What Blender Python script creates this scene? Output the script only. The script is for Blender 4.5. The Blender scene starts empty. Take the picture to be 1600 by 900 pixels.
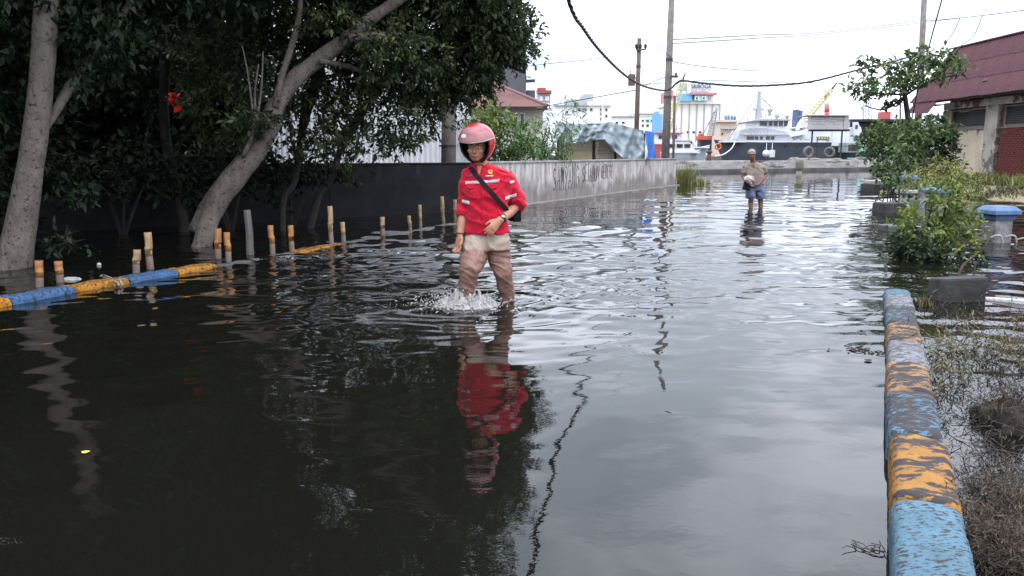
import bpy, bmesh, math, random
import numpy as np
from mathutils import Vector, Matrix, noise as mnoise
from mathutils.bvhtree import BVHTree

scene = bpy.context.scene
COL = scene.collection

# ------------------------------------------------------------------ camera
F = 1250.0                      # focal length in pixels of a 1600 px wide frame
HC = 1.20                       # eye height above the flood water (z = 0)
PIT = math.atan(210.0 / F)
cam_d = bpy.data.cameras.new("camera")
cam_d.sensor_width = 36.0
cam_d.lens = 36.0 * F / 1600.0
cam_d.clip_start = 0.05
cam_d.clip_end = 6000.0
cam = bpy.data.objects.new("camera", cam_d)
COL.objects.link(cam)
cam.location = (0, 0, HC)
cam.rotation_euler = (math.pi / 2 - PIT, 0, 0)
scene.camera = cam

# ------------------------------------------------------------------ sky and sun
SUN_EL, SUN_AZ = math.radians(58), math.radians(150)      # soft sun behind the viewer, to the right
world = bpy.data.worlds.new("World")
scene.world = world
world.use_nodes = True
wn, wl = world.node_tree.nodes, world.node_tree.links
wn.clear()
wout = wn.new("ShaderNodeOutputWorld")
wbg = wn.new("ShaderNodeBackground")
wbg.inputs[1].default_value = 0.10
wsky = wn.new("ShaderNodeTexSky")
wsky.sky_type = 'NISHITA'
wsky.sun_disc = False
wsky.sun_elevation = SUN_EL
wsky.sun_rotation = SUN_AZ
wco = wn.new("ShaderNodeTexCoord")
wmap = wn.new("ShaderNodeMapping")
wmap.inputs['Scale'].default_value = (1.0, 1.0, 2.6)
wnz = wn.new("ShaderNodeTexNoise")
wnz.inputs['Scale'].default_value = 2.3
wnz.inputs['Detail'].default_value = 7
wnz.inputs['Roughness'].default_value = 0.55
wrp = wn.new("ShaderNodeValToRGB")
wrp.color_ramp.elements[0].position = 0.30
wrp.color_ramp.elements[0].color = (0.45, 0.45, 0.45, 1)
wrp.color_ramp.elements[1].position = 0.56
wrp.color_ramp.elements[1].color = (1, 1, 1, 1)
wmix = wn.new("ShaderNodeMix")
wmix.data_type = 'RGBA'
wnz2 = wn.new("ShaderNodeTexNoise")
wnz2.inputs['Scale'].default_value = 3.1
wnz2.inputs['Detail'].default_value = 6
wrp2 = wn.new("ShaderNodeValToRGB")
wrp2.color_ramp.elements[0].position = 0.40
wrp2.color_ramp.elements[0].color = (8.2, 9.2, 10.6, 1)
wrp2.color_ramp.elements[1].position = 0.60
wrp2.color_ramp.elements[1].color = (14.9, 15.6, 17.8, 1)
wl.new(wco.outputs['Generated'], wmap.inputs['Vector'])
wl.new(wmap.outputs[0], wnz.inputs['Vector'])
wl.new(wmap.outputs[0], wnz2.inputs['Vector'])
wl.new(wnz.outputs['Fac'], wrp.inputs[0])
wl.new(wnz2.outputs['Fac'], wrp2.inputs[0])
wl.new(wrp.outputs[0], wmix.inputs[0])
wl.new(wsky.outputs[0], wmix.inputs[6])
# an overcast dome is brighter overhead than at the horizon (1 + 2 sin of the elevation)
wsep = wn.new("ShaderNodeSeparateXYZ")
wmr = wn.new("ShaderNodeMapRange")
wmr.inputs[1].default_value = 0.0; wmr.inputs[2].default_value = 1.0
wmr.inputs[3].default_value = 0.64; wmr.inputs[4].default_value = 2.20
wvm = wn.new("ShaderNodeVectorMath"); wvm.operation = 'SCALE'
wl.new(wco.outputs['Generated'], wsep.inputs[0])
wl.new(wsep.outputs[2], wmr.inputs[0])
wl.new(wrp2.outputs[0], wvm.inputs[0])
wl.new(wmr.outputs[0], wvm.inputs['Scale'])
wl.new(wvm.outputs[0], wmix.inputs[7])
wl.new(wmix.outputs[2], wbg.inputs[0])
wl.new(wbg.outputs[0], wout.inputs[0])

sun_d = bpy.data.lights.new("sun", 'SUN')
sun_d.energy = 0.5
sun_d.angle = math.radians(20)
sun_d.color = (1.0, 0.96, 0.9)
sun = bpy.data.objects.new("sun", sun_d)
COL.objects.link(sun)
# direction towards the sun: rotation measured from +Y clockwise
sdir = Vector((math.sin(SUN_AZ) * math.cos(SUN_EL), math.cos(SUN_AZ) * math.cos(SUN_EL), math.sin(SUN_EL)))
sun.rotation_euler = sdir.to_track_quat('Z', 'Y').to_euler()
sun.location = sdir * 40

scene.view_settings.view_transform = 'Standard'
scene.view_settings.look = 'None'
scene.view_settings.exposure = 0.80
scene.view_settings.gamma = 1.0
scene.view_settings.use_curve_mapping = False
scene.cycles.max_bounces = 7
scene.cycles.diffuse_bounces = 3
scene.cycles.glossy_bounces = 4
scene.cycles.transparent_max_bounces = 12
scene.cycles.sample_clamp_indirect = 6.0
scene.cycles.use_denoising = True

# ------------------------------------------------------------------ helpers
R = random.Random(7)
rng = np.random.default_rng(11)


def ray(px, py):
    x, y = (px - 800) / F, -(py - 450) / F
    c, s = math.cos(PIT), math.sin(PIT)
    return Vector((x, c + y * s, -s + y * c))


def at(px, py, Y):
    r = ray(px, py)
    t = Y / r.y
    return Vector((r.x * t, Y, HC + r.z * t))


def on(px, py, z=0.0):
    r = ray(px, py)
    t = (z - HC) / r.z
    return Vector((r.x * t, r.y * t, z))


ORG = {}


def props(o, label=None, cat=None, group=None, kind=None):
    if label: o["label"] = label
    if cat: o["category"] = cat
    if group: o["group"] = group
    if kind: o["kind"] = kind
    return o


def thing(name, label, cat, loc=(0, 0, 0), group=None):
    o = bpy.data.objects.new(name, None)
    COL.objects.link(o)
    o.location = loc
    o.empty_display_size = 0.1
    ORG[o.name] = Vector(loc)
    return props(o, label, cat, group)


def put(me, name, mat=None, parent=None, org=None, M=None):
    """link mesh data; vertices are world coordinates minus org"""
    o = bpy.data.objects.new(name, me)
    COL.objects.link(o)
    if mat is not None and not me.materials:
        me.materials.append(mat)
    if parent is not None:
        o.parent = parent
        ORG[o.name] = ORG[parent.name].copy()
        if M is not None:
            o.matrix_local = Matrix.Translation(-ORG[parent.name]) @ M
            ORG[o.name] = ORG[parent.name] + o.location
    else:
        if org is not None:
            o.location = org
        if M is not None:
            o.matrix_world = M
        ORG[o.name] = o.location.copy()
    return o


class MB:
    def __init__(s):
        s.v, s.f = [], []

    def add(s, vs, fs):
        b = len(s.v)
        s.v += [Vector(v) for v in vs]
        s.f += [tuple(i + b for i in f) for f in fs]
        return s

    def box(s, c, size, rot=None, taper=1.0, jit=0.0):
        hx, hy, hz = size[0] / 2, size[1] / 2, size[2] / 2
        vs = []
        for z in (-1, 1):
            t = taper if z > 0 else 1.0
            for x, y in ((-1, -1), (1, -1), (1, 1), (-1, 1)):
                v = Vector((x * hx * t, y * hy * t, z * hz))
                if jit: v += Vector((R.uniform(-jit, jit), R.uniform(-jit, jit), R.uniform(-jit, jit)))
                if rot is not None: v = rot @ v
                vs.append(v + Vector(c))
        return s.add(vs, [(3, 2, 1, 0), (4, 5, 6, 7), (0, 1, 5, 4), (1, 2, 6, 5), (2, 3, 7, 6), (3, 0, 4, 7)])

    def bx(s, x0, x1, y0, y1, z0, z1):
        return s.box(((x0 + x1) / 2, (y0 + y1) / 2, (z0 + z1) / 2), (abs(x1 - x0), abs(y1 - y0), abs(z1 - z0)))

    def beam(s, a, b, w, h=None):
        a, b = Vector(a), Vector(b)
        d = b - a
        q = d.to_track_quat('X', 'Z').to_matrix()
        return s.box((a + b) / 2, (d.length, w, h or w), q)

    def tube(s, pts, rad, n=8, cap=True, flat=None, up=None):
        """sweep; rad float, list, or list of (ra, rb); flat: side axis hint"""
        pts = [Vector(p) for p in pts]
        m = len(pts)
        if not isinstance(rad, (list, tuple)): rad = [rad] * m
        up = Vector(up) if up is not None else None
        prev = None
        vs, fs = [], []
        for i, p in enumerate(pts):
            t = (pts[min(i + 1, m - 1)] - pts[max(i - 1, 0)])
            t = t.normalized() if t.length > 1e-9 else Vector((0, 0, 1))
            if prev is None:
                ref = up if up is not None else (Vector((0, 1, 0)) if abs(t.y) < 0.9 else Vector((1, 0, 0)))
            else:
                ref = prev
            a = ref - t * ref.dot(t)
            if a.length < 1e-6: a = t.orthogonal()
            a.normalize()
            b = t.cross(a)
            prev = a
            r = rad[i]
            ra, rb = r if isinstance(r, (list, tuple)) else (r, r)
            for k in range(n):
                an = 2 * math.pi * k / n
                vs.append(p + a * (math.cos(an) * ra) + b * (math.sin(an) * rb))
        for i in range(m - 1):
            for k in range(n):
                k2 = (k + 1) % n
                fs.append((i * n + k, i * n + k2, (i + 1) * n + k2, (i + 1) * n + k))
        if cap:
            fs.append(tuple(range(n - 1, -1, -1)))
            fs.append(tuple((m - 1) * n + k for k in range(n)))
        return s.add(vs, fs)

    def rings(s, rs, n=20, cap=True, p=2.0):
        """rs: (centre, half x, half y, yaw) horizontal super-ellipse rings"""
        vs, fs = [], []
        for c, hx, hy, yaw in rs:
            c = Vector(c)
            for k in range(n):
                an = 2 * math.pi * k / n
                cx, cy = math.cos(an), math.sin(an)
                x = math.copysign(abs(cx) ** (2 / p), cx) * hx
                y = math.copysign(abs(cy) ** (2 / p), cy) * hy
                vs.append(c + Vector((x * math.cos(yaw) - y * math.sin(yaw), x * math.sin(yaw) + y * math.cos(yaw), 0)))
        for i in range(len(rs) - 1):
            for k in range(n):
                k2 = (k + 1) % n
                fs.append((i * n + k, i * n + k2, (i + 1) * n + k2, (i + 1) * n + k))
        if cap:
            fs.append(tuple(range(n - 1, -1, -1)))
            fs.append(tuple((len(rs) - 1) * n + k for k in range(n)))
        return s.add(vs, fs)

    def ball(s, c, r, rot=None, sub=2):
        bm = bmesh.new()
        bmesh.ops.create_icosphere(bm, subdivisions=sub, radius=1)
        r = r if isinstance(r, (list, tuple)) else (r, r, r)
        vs = []
        for v in bm.verts:
            w = Vector((v.co.x * r[0], v.co.y * r[1], v.co.z * r[2]))
            if rot is not None: w = rot @ w
            vs.append(w + Vector(c))
        fs = [tuple(x.index for x in f.verts) for f in bm.faces]
        bm.free()
        return s.add(vs, fs)

    def poly(s, pts, vec):
        """extrude a planar polygon by vec"""
        pts = [Vector(p) for p in pts]
        n = len(pts)
        vec = Vector(vec)
        vs = pts + [p + vec for p in pts]
        fs = [tuple(range(n - 1, -1, -1)), tuple(range(n, 2 * n))]
        fs += [(i, (i + 1) % n, n + (i + 1) % n, n + i) for i in range(n)]
        return s.add(vs, fs)

    def grid(s, fn, nu, nv):
        vs = [fn(i / nu, j / nv) for j in range(nv + 1) for i in range(nu + 1)]
        fs = [(j * (nu + 1) + i, j * (nu + 1) + i + 1, (j + 1) * (nu + 1) + i + 1, (j + 1) * (nu + 1) + i)
              for j in range(nv) for i in range(nu)]
        return s.add(vs, fs)

    def mesh(s, name, org=(0, 0, 0), smooth=False, bevel=0.0, weld=False):
        org = Vector(org)
        me = bpy.data.meshes.new(name)
        me.from_pydata([v - org for v in s.v], [], s.f)
        if bevel or weld or True:
            bm = bmesh.new()
            bm.from_mesh(me)
            if weld: bmesh.ops.remove_doubles(bm, verts=bm.verts, dist=1e-5)
            bmesh.ops.recalc_face_normals(bm, faces=bm.faces)
            if bevel:
                bmesh.ops.bevel(bm, geom=list(bm.edges), offset=bevel, segments=2, affect='EDGES', profile=0.6, clamp_overlap=True)
            bm.to_mesh(me)
            bm.free()
        if smooth:
            me.polygons.foreach_set('use_smooth', [True] * len(me.polygons))
        return me

    def base(s):
        xs = [v.x for v in s.v]; ys = [v.y for v in s.v]; zs = [v.z for v in s.v]
        return Vector(((min(xs) + max(xs)) / 2, (min(ys) + max(ys)) / 2, min(zs)))

    def build(s, name, mat, parent=None, smooth=False, bevel=0.0, label=None, cat=None, group=None, kind=None, weld=False):
        org = ORG[parent.name] if parent is not None else s.base()
        o = put(s.mesh(name, org, smooth, bevel, weld), name, mat, parent, org)
        return props(o, label, cat, group, kind)


def np_mesh(name, V, Q, smooth=False, attr=None):
    me = bpy.data.meshes.new(name)
    k = Q.shape[1]
    me.vertices.add(len(V)); me.vertices.foreach_set('co', V.astype(np.float32).ravel())
    me.loops.add(Q.size); me.loops.foreach_set('vertex_index', Q.astype(np.int32).ravel())
    me.polygons.add(len(Q)); me.polygons.foreach_set('loop_start', np.arange(0, Q.size, k, dtype=np.int32))
    if attr is not None:
        a = me.attributes.new('leaf_tone', 'FLOAT', 'POINT')
        a.data.foreach_set('value', attr.astype(np.float32))
    if smooth: me.polygons.foreach_set('use_smooth', np.ones(len(Q), dtype=bool))
    me.update(calc_edges=True)
    return me


# ------------------------------------------------------------------ materials
def nodes(name):
    m = bpy.data.materials.new(name)
    m.use_nodes = True
    nt = m.node_tree
    return m, nt, nt.nodes['Principled BSDF']


def ramp(nt, stops):
    r = nt.nodes.new("ShaderNodeValToRGB")
    while len(r.color_ramp.elements) < len(stops): r.color_ramp.elements.new(0.5)
    for e, (p, c) in zip(r.color_ramp.elements, stops):
        e.position = p
        e.color = (*c, 1) if len(c) == 3 else c
    return r


def tex(nt, scale, detail=6, stretch=(1, 1, 1), rough=0.6, coord='Object'):
    tc = nt.nodes.new("ShaderNodeTexCoord")
    mp = nt.nodes.new("ShaderNodeMapping")
    mp.inputs['Scale'].default_value = stretch
    n = nt.nodes.new("ShaderNodeTexNoise")
    n.inputs['Scale'].default_value = scale
    n.inputs['Detail'].default_value = detail
    n.inputs['Roughness'].default_value = rough
    nt.links.new(tc.outputs[coord], mp.inputs[0])
    nt.links.new(mp.outputs[0], n.inputs['Vector'])
    return n


def mk(name, c1, c2=None, scale=5.0, rough=0.7, bump=0.15, bscale=40.0, metal=0.0, lo=0.38, hi=0.62, stretch=(1, 1, 1),
       spec=0.4, c3=None, scale3=2.0, lo3=0.55, hi3=0.68, stretch3=(1, 1, 1), bdist=0.01):
    m, nt, p = nodes(name)
    if c2 is None: c2 = tuple(x * 0.72 for x in c1)
    n = tex(nt, scale, 7, stretch)
    r = ramp(nt, [(lo, c1), (hi, c2)])
    nt.links.new(n.outputs['Fac'], r.inputs[0])
    out = r.outputs[0]
    if c3 is not None:
        n3 = tex(nt, scale3, 8, stretch3, 0.65)
        r3 = ramp(nt, [(lo3, (0, 0, 0)), (hi3, (1, 1, 1))])
        mx = nt.nodes.new("ShaderNodeMix"); mx.data_type = 'RGBA'
        nt.links.new(n3.outputs['Fac'], r3.inputs[0])
        nt.links.new(r3.outputs[0], mx.inputs[0])
        nt.links.new(out, mx.inputs[6])
        mx.inputs[7].default_value = (*c3, 1)
        out = mx.outputs[2]
    nt.links.new(out, p.inputs['Base Color'])
    p.inputs['Roughness'].default_value = rough
    p.inputs['Metallic'].default_value = metal
    p.inputs['Specular IOR Level'].default_value = spec
    if bump:
        b = nt.nodes.new("ShaderNodeBump")
        b.inputs['Strength'].default_value = bump
        b.inputs['Distance'].default_value = bdist
        n2 = tex(nt, bscale, 6, stretch)
        nt.links.new(n2.outputs['Fac'], b.inputs['Height'])
        nt.links.new(b.outputs[0], p.inputs['Normal'])
    return m


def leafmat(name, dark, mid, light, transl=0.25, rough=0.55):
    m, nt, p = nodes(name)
    at_ = nt.nodes.new("ShaderNodeAttribute"); at_.attribute_name = 'leaf_tone'
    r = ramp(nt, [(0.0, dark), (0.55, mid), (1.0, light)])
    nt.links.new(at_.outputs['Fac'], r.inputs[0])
    nt.links.new(r.outputs[0], p.inputs['Base Color'])
    p.inputs['Roughness'].default_value = rough
    p.inputs['Specular IOR Level'].default_value = 0.35
    tr = nt.nodes.new("ShaderNodeBsdfTranslucent")
    nt.links.new(r.outputs[0], tr.inputs['Color'])
    mx = nt.nodes.new("ShaderNodeMixShader"); mx.inputs[0].default_value = transl
    nt.links.new(p.outputs[0], mx.inputs[1]); nt.links.new(tr.outputs[0], mx.inputs[2])
    nt.links.new(mx.outputs[0], nt.nodes['Material Output'].inputs['Surface'])
    return m


M = {}
M['bark_pale'] = mk('bark_pale', (0.21, 0.175, 0.15), (0.095, 0.078, 0.064), 9, 0.9, 0.9, 26, c3=(0.045, 0.038, 0.032), scale3=24, lo3=0.565, hi3=0.62, stretch=(1, 1, .5), lo=.30, hi=.72, bdist=.03)
M['bark_dark'] = mk('bark_dark', (0.04, 0.033, 0.027), (0.022, 0.018, 0.015), 8, 0.9, 0.5, 30, stretch=(1, 1, .4))
M['leaf_dark'] = leafmat('leaf_dark', (0.009, 0.017, 0.008), (0.022, 0.040, 0.018), (0.060, 0.09, 0.04))
M['leaf_canopy'] = leafmat('leaf_canopy', (0.018, 0.028, 0.011), (0.052, 0.075, 0.030), (0.15, 0.175, 0.08), 0.3)
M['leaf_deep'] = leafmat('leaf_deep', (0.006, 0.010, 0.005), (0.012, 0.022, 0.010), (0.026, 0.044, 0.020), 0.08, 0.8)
M['leaf_mid'] = leafmat('leaf_mid', (0.03, 0.06, 0.018), (0.075, 0.14, 0.04), (0.16, 0.25, 0.075), 0.3)
M['leaf_bright'] = leafmat('leaf_bright', (0.04, 0.065, 0.015), (0.115, 0.165, 0.035), (0.27, 0.31, 0.065), 0.3)
M['leaf_terminalia'] = leafmat('leaf_terminalia', (0.025, 0.05, 0.016), (0.075, 0.12, 0.04), (0.18, 0.22, 0.08), 0.25)
M['leaf_grass'] = leafmat('leaf_grass', (0.07, 0.09, 0.02), (0.17, 0.18, 0.05), (0.32, 0.29, 0.11), 0.2)
M['leaf_dry'] = leafmat('leaf_dry', (0.018, 0.013, 0.010), (0.045, 0.033, 0.024), (0.12, 0.085, 0.05), 0.1, 0.8)
M['leaf_olive'] = leafmat('leaf_olive', (0.03, 0.028, 0.014), (0.09, 0.078, 0.034), (0.20, 0.155, 0.06), 0.15, 0.7)
M['concrete'] = mk('concrete', (0.36, 0.34, 0.33), (0.22, 0.21, 0.20), 3, 0.9, 0.4, 30)
M['concrete_dark'] = mk('concrete_dark', (0.055, 0.052, 0.05), (0.025, 0.024, 0.022), 5, 0.9, 0.8, 22, bdist=.02)
M['black_cloth'] = mk('black_cloth', (0.010, 0.010, 0.011), (0.016, 0.016, 0.017), 20, 0.9, 0.2, 80, spec=0.15)
M['wood_grey'] = mk('wood_grey', (0.16, 0.14, 0.125), (0.09, 0.08, 0.07), 8, 0.85, 0.4, 30, stretch=(1, 1, .2))
M['pole_concrete'] = mk('pole_concrete', (0.20, 0.175, 0.16), (0.13, 0.115, 0.105), 4, 0.9, 0.2, 30)
M['pole_brown'] = mk('pole_brown', (0.13, 0.085, 0.07), (0.085, 0.058, 0.05), 6, 0.8, 0.2, 30)
M['black'] = mk('black', (0.012, 0.012, 0.013), (0.018, 0.018, 0.02), 8, 0.5, 0.1)
M['cable'] = mk('cable', (0.016, 0.016, 0.018), (0.022, 0.022, 0.024), 8, 0.6, 0.0)
M['white_paint'] = mk('white_paint', (0.74, 0.74, 0.73), (0.64, 0.64, 0.63), 1.2, 0.55, 0.05, c3=(0.45, 0.42, 0.38), scale3=2.2, lo3=0.62, hi3=0.8, stretch3=(1, 1, .35))
M['white_far'] = mk('white_far', (0.80, 0.80, 0.80), (0.72, 0.72, 0.73), 0.25, 0.8, 0.0)
M['cream_far'] = mk('cream_far', (0.80, 0.76, 0.71), (0.74, 0.71, 0.66), 0.3, 0.8, 0.0)
M['glass_dark'] = mk('glass_dark', (0.02, 0.022, 0.026), (0.035, 0.036, 0.04), 2, 0.15, 0.0, spec=0.6)

# ================================================================== THE SETTING
# ---- water: one displaced sheet, fine where one stands, coarse far away
def axis(lo, hi, d0, flat_lo, flat_hi, g):
    xs = list(np.arange(flat_lo, flat_hi, d0))
    d, x = d0, xs[-1]
    while x < hi:
        d *= g; x += d; xs.append(min(x, hi))
    d, x, left = d0, xs[0], []
    while x > lo:
        d *= g; x -= d; left.append(max(x, lo))
    return np.array(left[::-1] + xs)


MAN = on(765, 472)
KICK = on(724, 466)
MAN2 = on(1180, 325)
gx = axis(-1500, 1500, 0.032, -5.5, 6.5, 1.05)
gy = axis(-60, 2500, 0.026, 1.4, 9.0, 1.022)
GX, GY = np.meshgrid(gx, gy)
DY = np.gradient(gy)[:, None] * np.ones_like(GX)
DX = np.gradient(gx)[None, :] * np.ones_like(GX)
wr = np.random.default_rng(5)


def lownoise(x, y, s, seed):
    r = np.random.default_rng(seed)
    o = np.zeros_like(x)
    for i in range(7):
        a = r.uniform(0, 6.28); k = s * r.uniform(.6, 1.7)
        o += np.sin(x * k * math.cos(a) + y * k * math.sin(a) + r.uniform(0, 6.28))
    return o / 7 * 1.6


def waves(x, y, dx, dy):
    h = np.zeros_like(x)
    # how ruffled the surface is from place to place: calm by the viewer, livelier further up the street
    amp = 0.22 + 0.84 / (1 + np.exp(-(y - 5.3 - 0.10 * x) / 0.85))
    amp = amp * (0.80 + 0.45 * lownoise(x, y * 0.7, 0.8, 3)) + 0.02
    amp = np.clip(amp, 0.05, 1.4) / (1 + np.clip(y - 24, 0, 400) / 60)
    for i in range(64):
        lam = 0.13 * (9.0 ** wr.uniform(0, 1))
        a = math.radians(90 + 22 + wr.normal(0, 38))
        k = 2 * math.pi / lam
        kx, ky = k * math.cos(a), k * math.sin(a)
        st = 0.0135 * (lam / 0.4) ** 0.16
        res = np.clip((lam / (2.6 * np.maximum(dx * abs(math.cos(a)), dy * abs(math.sin(a))))) - 0.5, 0, 1)
        w = x + 0.10 * np.sin(y * 1.3 + i)
        h += res * (st / k) * np.sin(kx * w + ky * y + wr.uniform(0, 6.28)) * amp
    # slow swell everywhere, stronger near
    for i in range(12):
        lam = wr.uniform(0.7, 2.2); a = math.radians(wr.uniform(20, 160)); k = 2 * math.pi / lam
        h += (0.0066 / k) * np.sin(k * (x * math.cos(a) + y * math.sin(a)) + wr.uniform(0, 6.28))
    # rings spreading from the two waders
    for c, A, L, dec in ((KICK, 0.010, 0.23, 0.50), (MAN, 0.004, 0.17, 0.7), (MAN2, 0.008, 0.35, 0.9)):
        r_ = np.sqrt((x - c.x) ** 2 + (y - c.y) ** 2) + 0.02
        wob = 0.10 * np.sin(3 * np.arctan2(y - c.y, x - c.x) + r_ * 5) + 0.08 * np.sin(x * 4.1 + 1) * np.sin(y * 5.3)
        res = np.clip((L / (2.2 * np.maximum(dx, dy))) - 0.4, 0, 1)
        h += res * A * np.exp(-r_ / dec) * np.sin(2 * math.pi * (r_ + wob) / L)
    # choppy patch to the right of and behind the wader
    cx, cy = MAN.x + 0.75, MAN.y + 0.55
    pm = np.exp(-(((x - cx) / 0.95) ** 2 + ((y - cy) / 0.75) ** 2))
    pk = np.exp(-(((x - KICK.x) / 0.42) ** 2 + ((y - KICK.y) / 0.22) ** 2))
    for i in range(18):
        lam = wr.uniform(0.10, 0.26); a = wr.uniform(0, 6.28); k = 2 * math.pi / lam
        h += (0.055 / k) * (pm * .8 + 1.9 * pk) * np.sin(k * (x * math.cos(a) + y * math.sin(a)) + wr.uniform(0, 6.28) + 2 * np.sin(x * 5 + i))
    # a few smooth dimples
    for (px, py, sx, sy, hh) in ((1055, 650, .10, .05, .004), (1030, 555, .16, .10, .005), (1180, 570, .2, .08, .004), (440, 590, .10, .06, .006),
                                 (440, 548, .12, .08, .006), (450, 660, .14, .10, .005), (490, 715, .09, .12, .005), (20, 838, .08, .06, .006),
                                 (235, 765, .06, .12, .004), (600, 800, .12, .1, .004), (640, 640, .1, .1, .005), (330, 735, .1, .05, .004), (255, 550, .08, .05, .005)):
        c = on(px, py)
        h += hh * np.exp(-(((x - c.x) / sx) ** 2 + ((y - c.y) / sy) ** 2) * 2) * np.cos(14 * ((x - c.x) * .6 + (y - c.y)) / (sx * 8))
    return h


GZ = waves(GX, GY, DX, DY)
nx, ny = len(gx), len(gy)
V = np.stack([GX.ravel(), GY.ravel(), GZ.ravel()], 1)
ii = (np.arange(ny - 1)[:, None] * nx + np.arange(nx - 1)[None, :]).ravel()
Q = np.stack([ii, ii + 1, ii + nx + 1, ii + nx], 1)
m, nt, p = nodes('flood_water')
n = tex(nt, 0.35, 4)
r = ramp(nt, [(0.35, (0.0055, 0.0055, 0.0040)), (0.7, (0.0075, 0.0073, 0.0053))])
nt.links.new(n.outputs['Fac'], r.inputs[0]); nt.links.new(r.outputs[0], p.inputs['Base Color'])
p.inputs['Roughness'].default_value = 0.012
p.inputs['IOR'].default_value = 1.38
b = nt.nodes.new("ShaderNodeBump"); b.inputs['Strength'].default_value = 0.035; b.inputs['Distance'].default_value = 0.01
n2 = tex(nt, 14, 3, (1, 1.3, 1)); nt.links.new(n2.outputs['Fac'], b.inputs['Height']); nt.links.new(b.outputs[0], p.inputs['Normal'])
M['water'] = m
o = put(np_mesh('water', V, Q, True), 'water', m)
props(o, 'murky brown flood water covering the street, rippled by wind and wading', kind='structure')

# ---- ground below the water, out to the horizon
gb = MB()
gb.grid(lambda u, v: Vector((-2500 + 5000 * u, -200 + 4200 * v, -0.40)), 8, 8)
M['mud'] = mk('mud', (0.10, 0.085, 0.065), (0.06, 0.05, 0.04), 2, 0.95, 0.3, 20)
gb.build('ground', M['mud'], kind='structure', label='muddy ground under the flood water')

# ---- raised land: yards behind the street walls, the verge by the brick house
M['soil'] = mk('soil', (0.17, 0.14, 0.10), (0.10, 0.085, 0.06), 2, 0.95, 0.5, 14)
M['verge'] = mk('verge', (0.15, 0.15, 0.07), (0.20, 0.16, 0.10), 1.6, 0.95, 0.5, 18)
W0, W1 = Vector((-0.85, 16.9, 0)), on(1055, 289.5)
yard = MB()
yard.poly([(-0.4, 18.0, -0.3), (W1.x, W1.y + .15, -0.3), (W1.x - .2, 44, -0.3), (-30, 44, -0.3), (-30, 24, -0.3), (-8.0, 20.2, -.3)], (0, 0, 0.46))
yard.build('yard_ground', M['soil'], kind='structure', label='bare yard ground behind the street wall')


def bank_z(x, y):
    d = min(x - 11.8 - 0.16 * (y - 20), 0.5 * (y - 16.2), 36.0 - y)
    return -0.25 + 0.42 * max(0, min(1, (d + 0.6) / 2.4)) + 0.05 * mnoise.noise(Vector((x * 1.1, y * 1.1, 0)))


vb = MB()
vb.grid(lambda u, v: Vector((9.5 + 28 * u, 15 + 25 * v, bank_z(9.5 + 28 * u, 15 + 25 * v))), 60, 60)
vb.build('grass_verge', M['verge'], kind='structure', smooth=True, label='weedy verge rising out of the water before the brick house')

# ---- quay at the end of the street
q0, q1 = Vector((7.5, 48.5, 0)), Vector((33.5, 64.5, 0))
qd = (q1 - q0).normalized(); qn = Vector((-qd.y, qd.x, 0))
q0 -= qd * 6; q1 += qd * 14
M['quay'] = mk('quay', (0.40, 0.37, 0.34), (0.25, 0.235, 0.22), 0.9, 0.9, 0.5, 9, stretch=(1, 1, 2), c3=(0.08, 0.074, 0.07), scale3=1.1, lo3=0.52, hi3=0.62, stretch3=(.5, .5, 2.2))
M['quay_low'] = mk('quay_low', (0.10, 0.097, 0.093), (0.055, 0.055, 0.054), 1.2, 0.8, 0.4, 9)
qt = thing('quay', 'weathered concrete quay wall across the far end of the flooded street', 'quay wall', q0)
L_ = (q1 - q0).length
rot_q = Matrix(((qd.x, qn.x, 0), (qd.y, qn.y, 0), (0, 0, 1)))
mb = MB(); mb.box(q0 + qd * L_ / 2 + qn * 1.3 + Vector((0, 0, 0.02)), (L_, 2.6, 0.36), rot_q)
mb.build('lower_ledge', M['quay_low'], qt)
seg = 6.0
k = 0
while k * seg < L_:
    mb = MB(); mb.box(q0 + qd * (k * seg + seg / 2) + qn * (2.35 + R.uniform(-.02, .02)) + Vector((0, 0, 0.40 + R.uniform(-.02, .02))), (seg - 0.03, 0.55, 0.62), rot_q, jit=.012)
    mb.build('wall_block', M['quay'], qt, bevel=0.03)
    k += 1
mb = MB(); mb.box(q0 + qd * L_ / 2 + qn * 4.4 + Vector((0, 0, 0.18)), (L_, 3.5, 0.9), rot_q)
mb.build('apron', M['quay_low'], qt)

# ================================================================== WALLS ON THE LEFT
# pale concrete wall with streaks and graffiti
wd = (W1 - W0).normalized(); wnrm = Vector((wd.y, -wd.x, 0))           # towards the street
WL = (W1 - W0).length
rot_w = Matrix(((wd.x, -wnrm.x, 0), (wd.y, -wnrm.y, 0), (0, 0, 1)))
M['wall_pale'] = mk('wall_pale', (0.62, 0.58, 0.56), (0.30, 0.265, 0.245), 4.5, 0.9, 0.5, 22, stretch=(1.4, 1.4, .22), lo=.36, hi=.66, c3=(0.20, 0.18, 0.165), scale3=3.0, lo3=0.50, hi3=0.68, stretch3=(1.3, 1.3, 0.5))
M['wall_base'] = mk('wall_base', (0.23, 0.205, 0.19), (0.15, 0.14, 0.13), 2, 0.85, 0.4, 20)
nt = M['wall_pale'].node_tree; p = nt.nodes['Principled BSDF']
old = p.inputs['Base Color'].links[0].from_socket
tc = nt.nodes.new("ShaderNodeTexCoord"); sx_ = nt.nodes.new("ShaderNodeSeparateXYZ"); nt.links.new(tc.outputs['Object'], sx_.inputs[0])
nzd = tex(nt, 1.3, 6, (1, 1, .7)); mad = nt.nodes.new("ShaderNodeMath"); mad.operation = 'MULTIPLY_ADD'; mad.inputs[1].default_value = -1.5
nt.links.new(nzd.outputs['Fac'], mad.inputs[0]); nt.links.new(sx_.outputs[2], mad.inputs[2])
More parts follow.
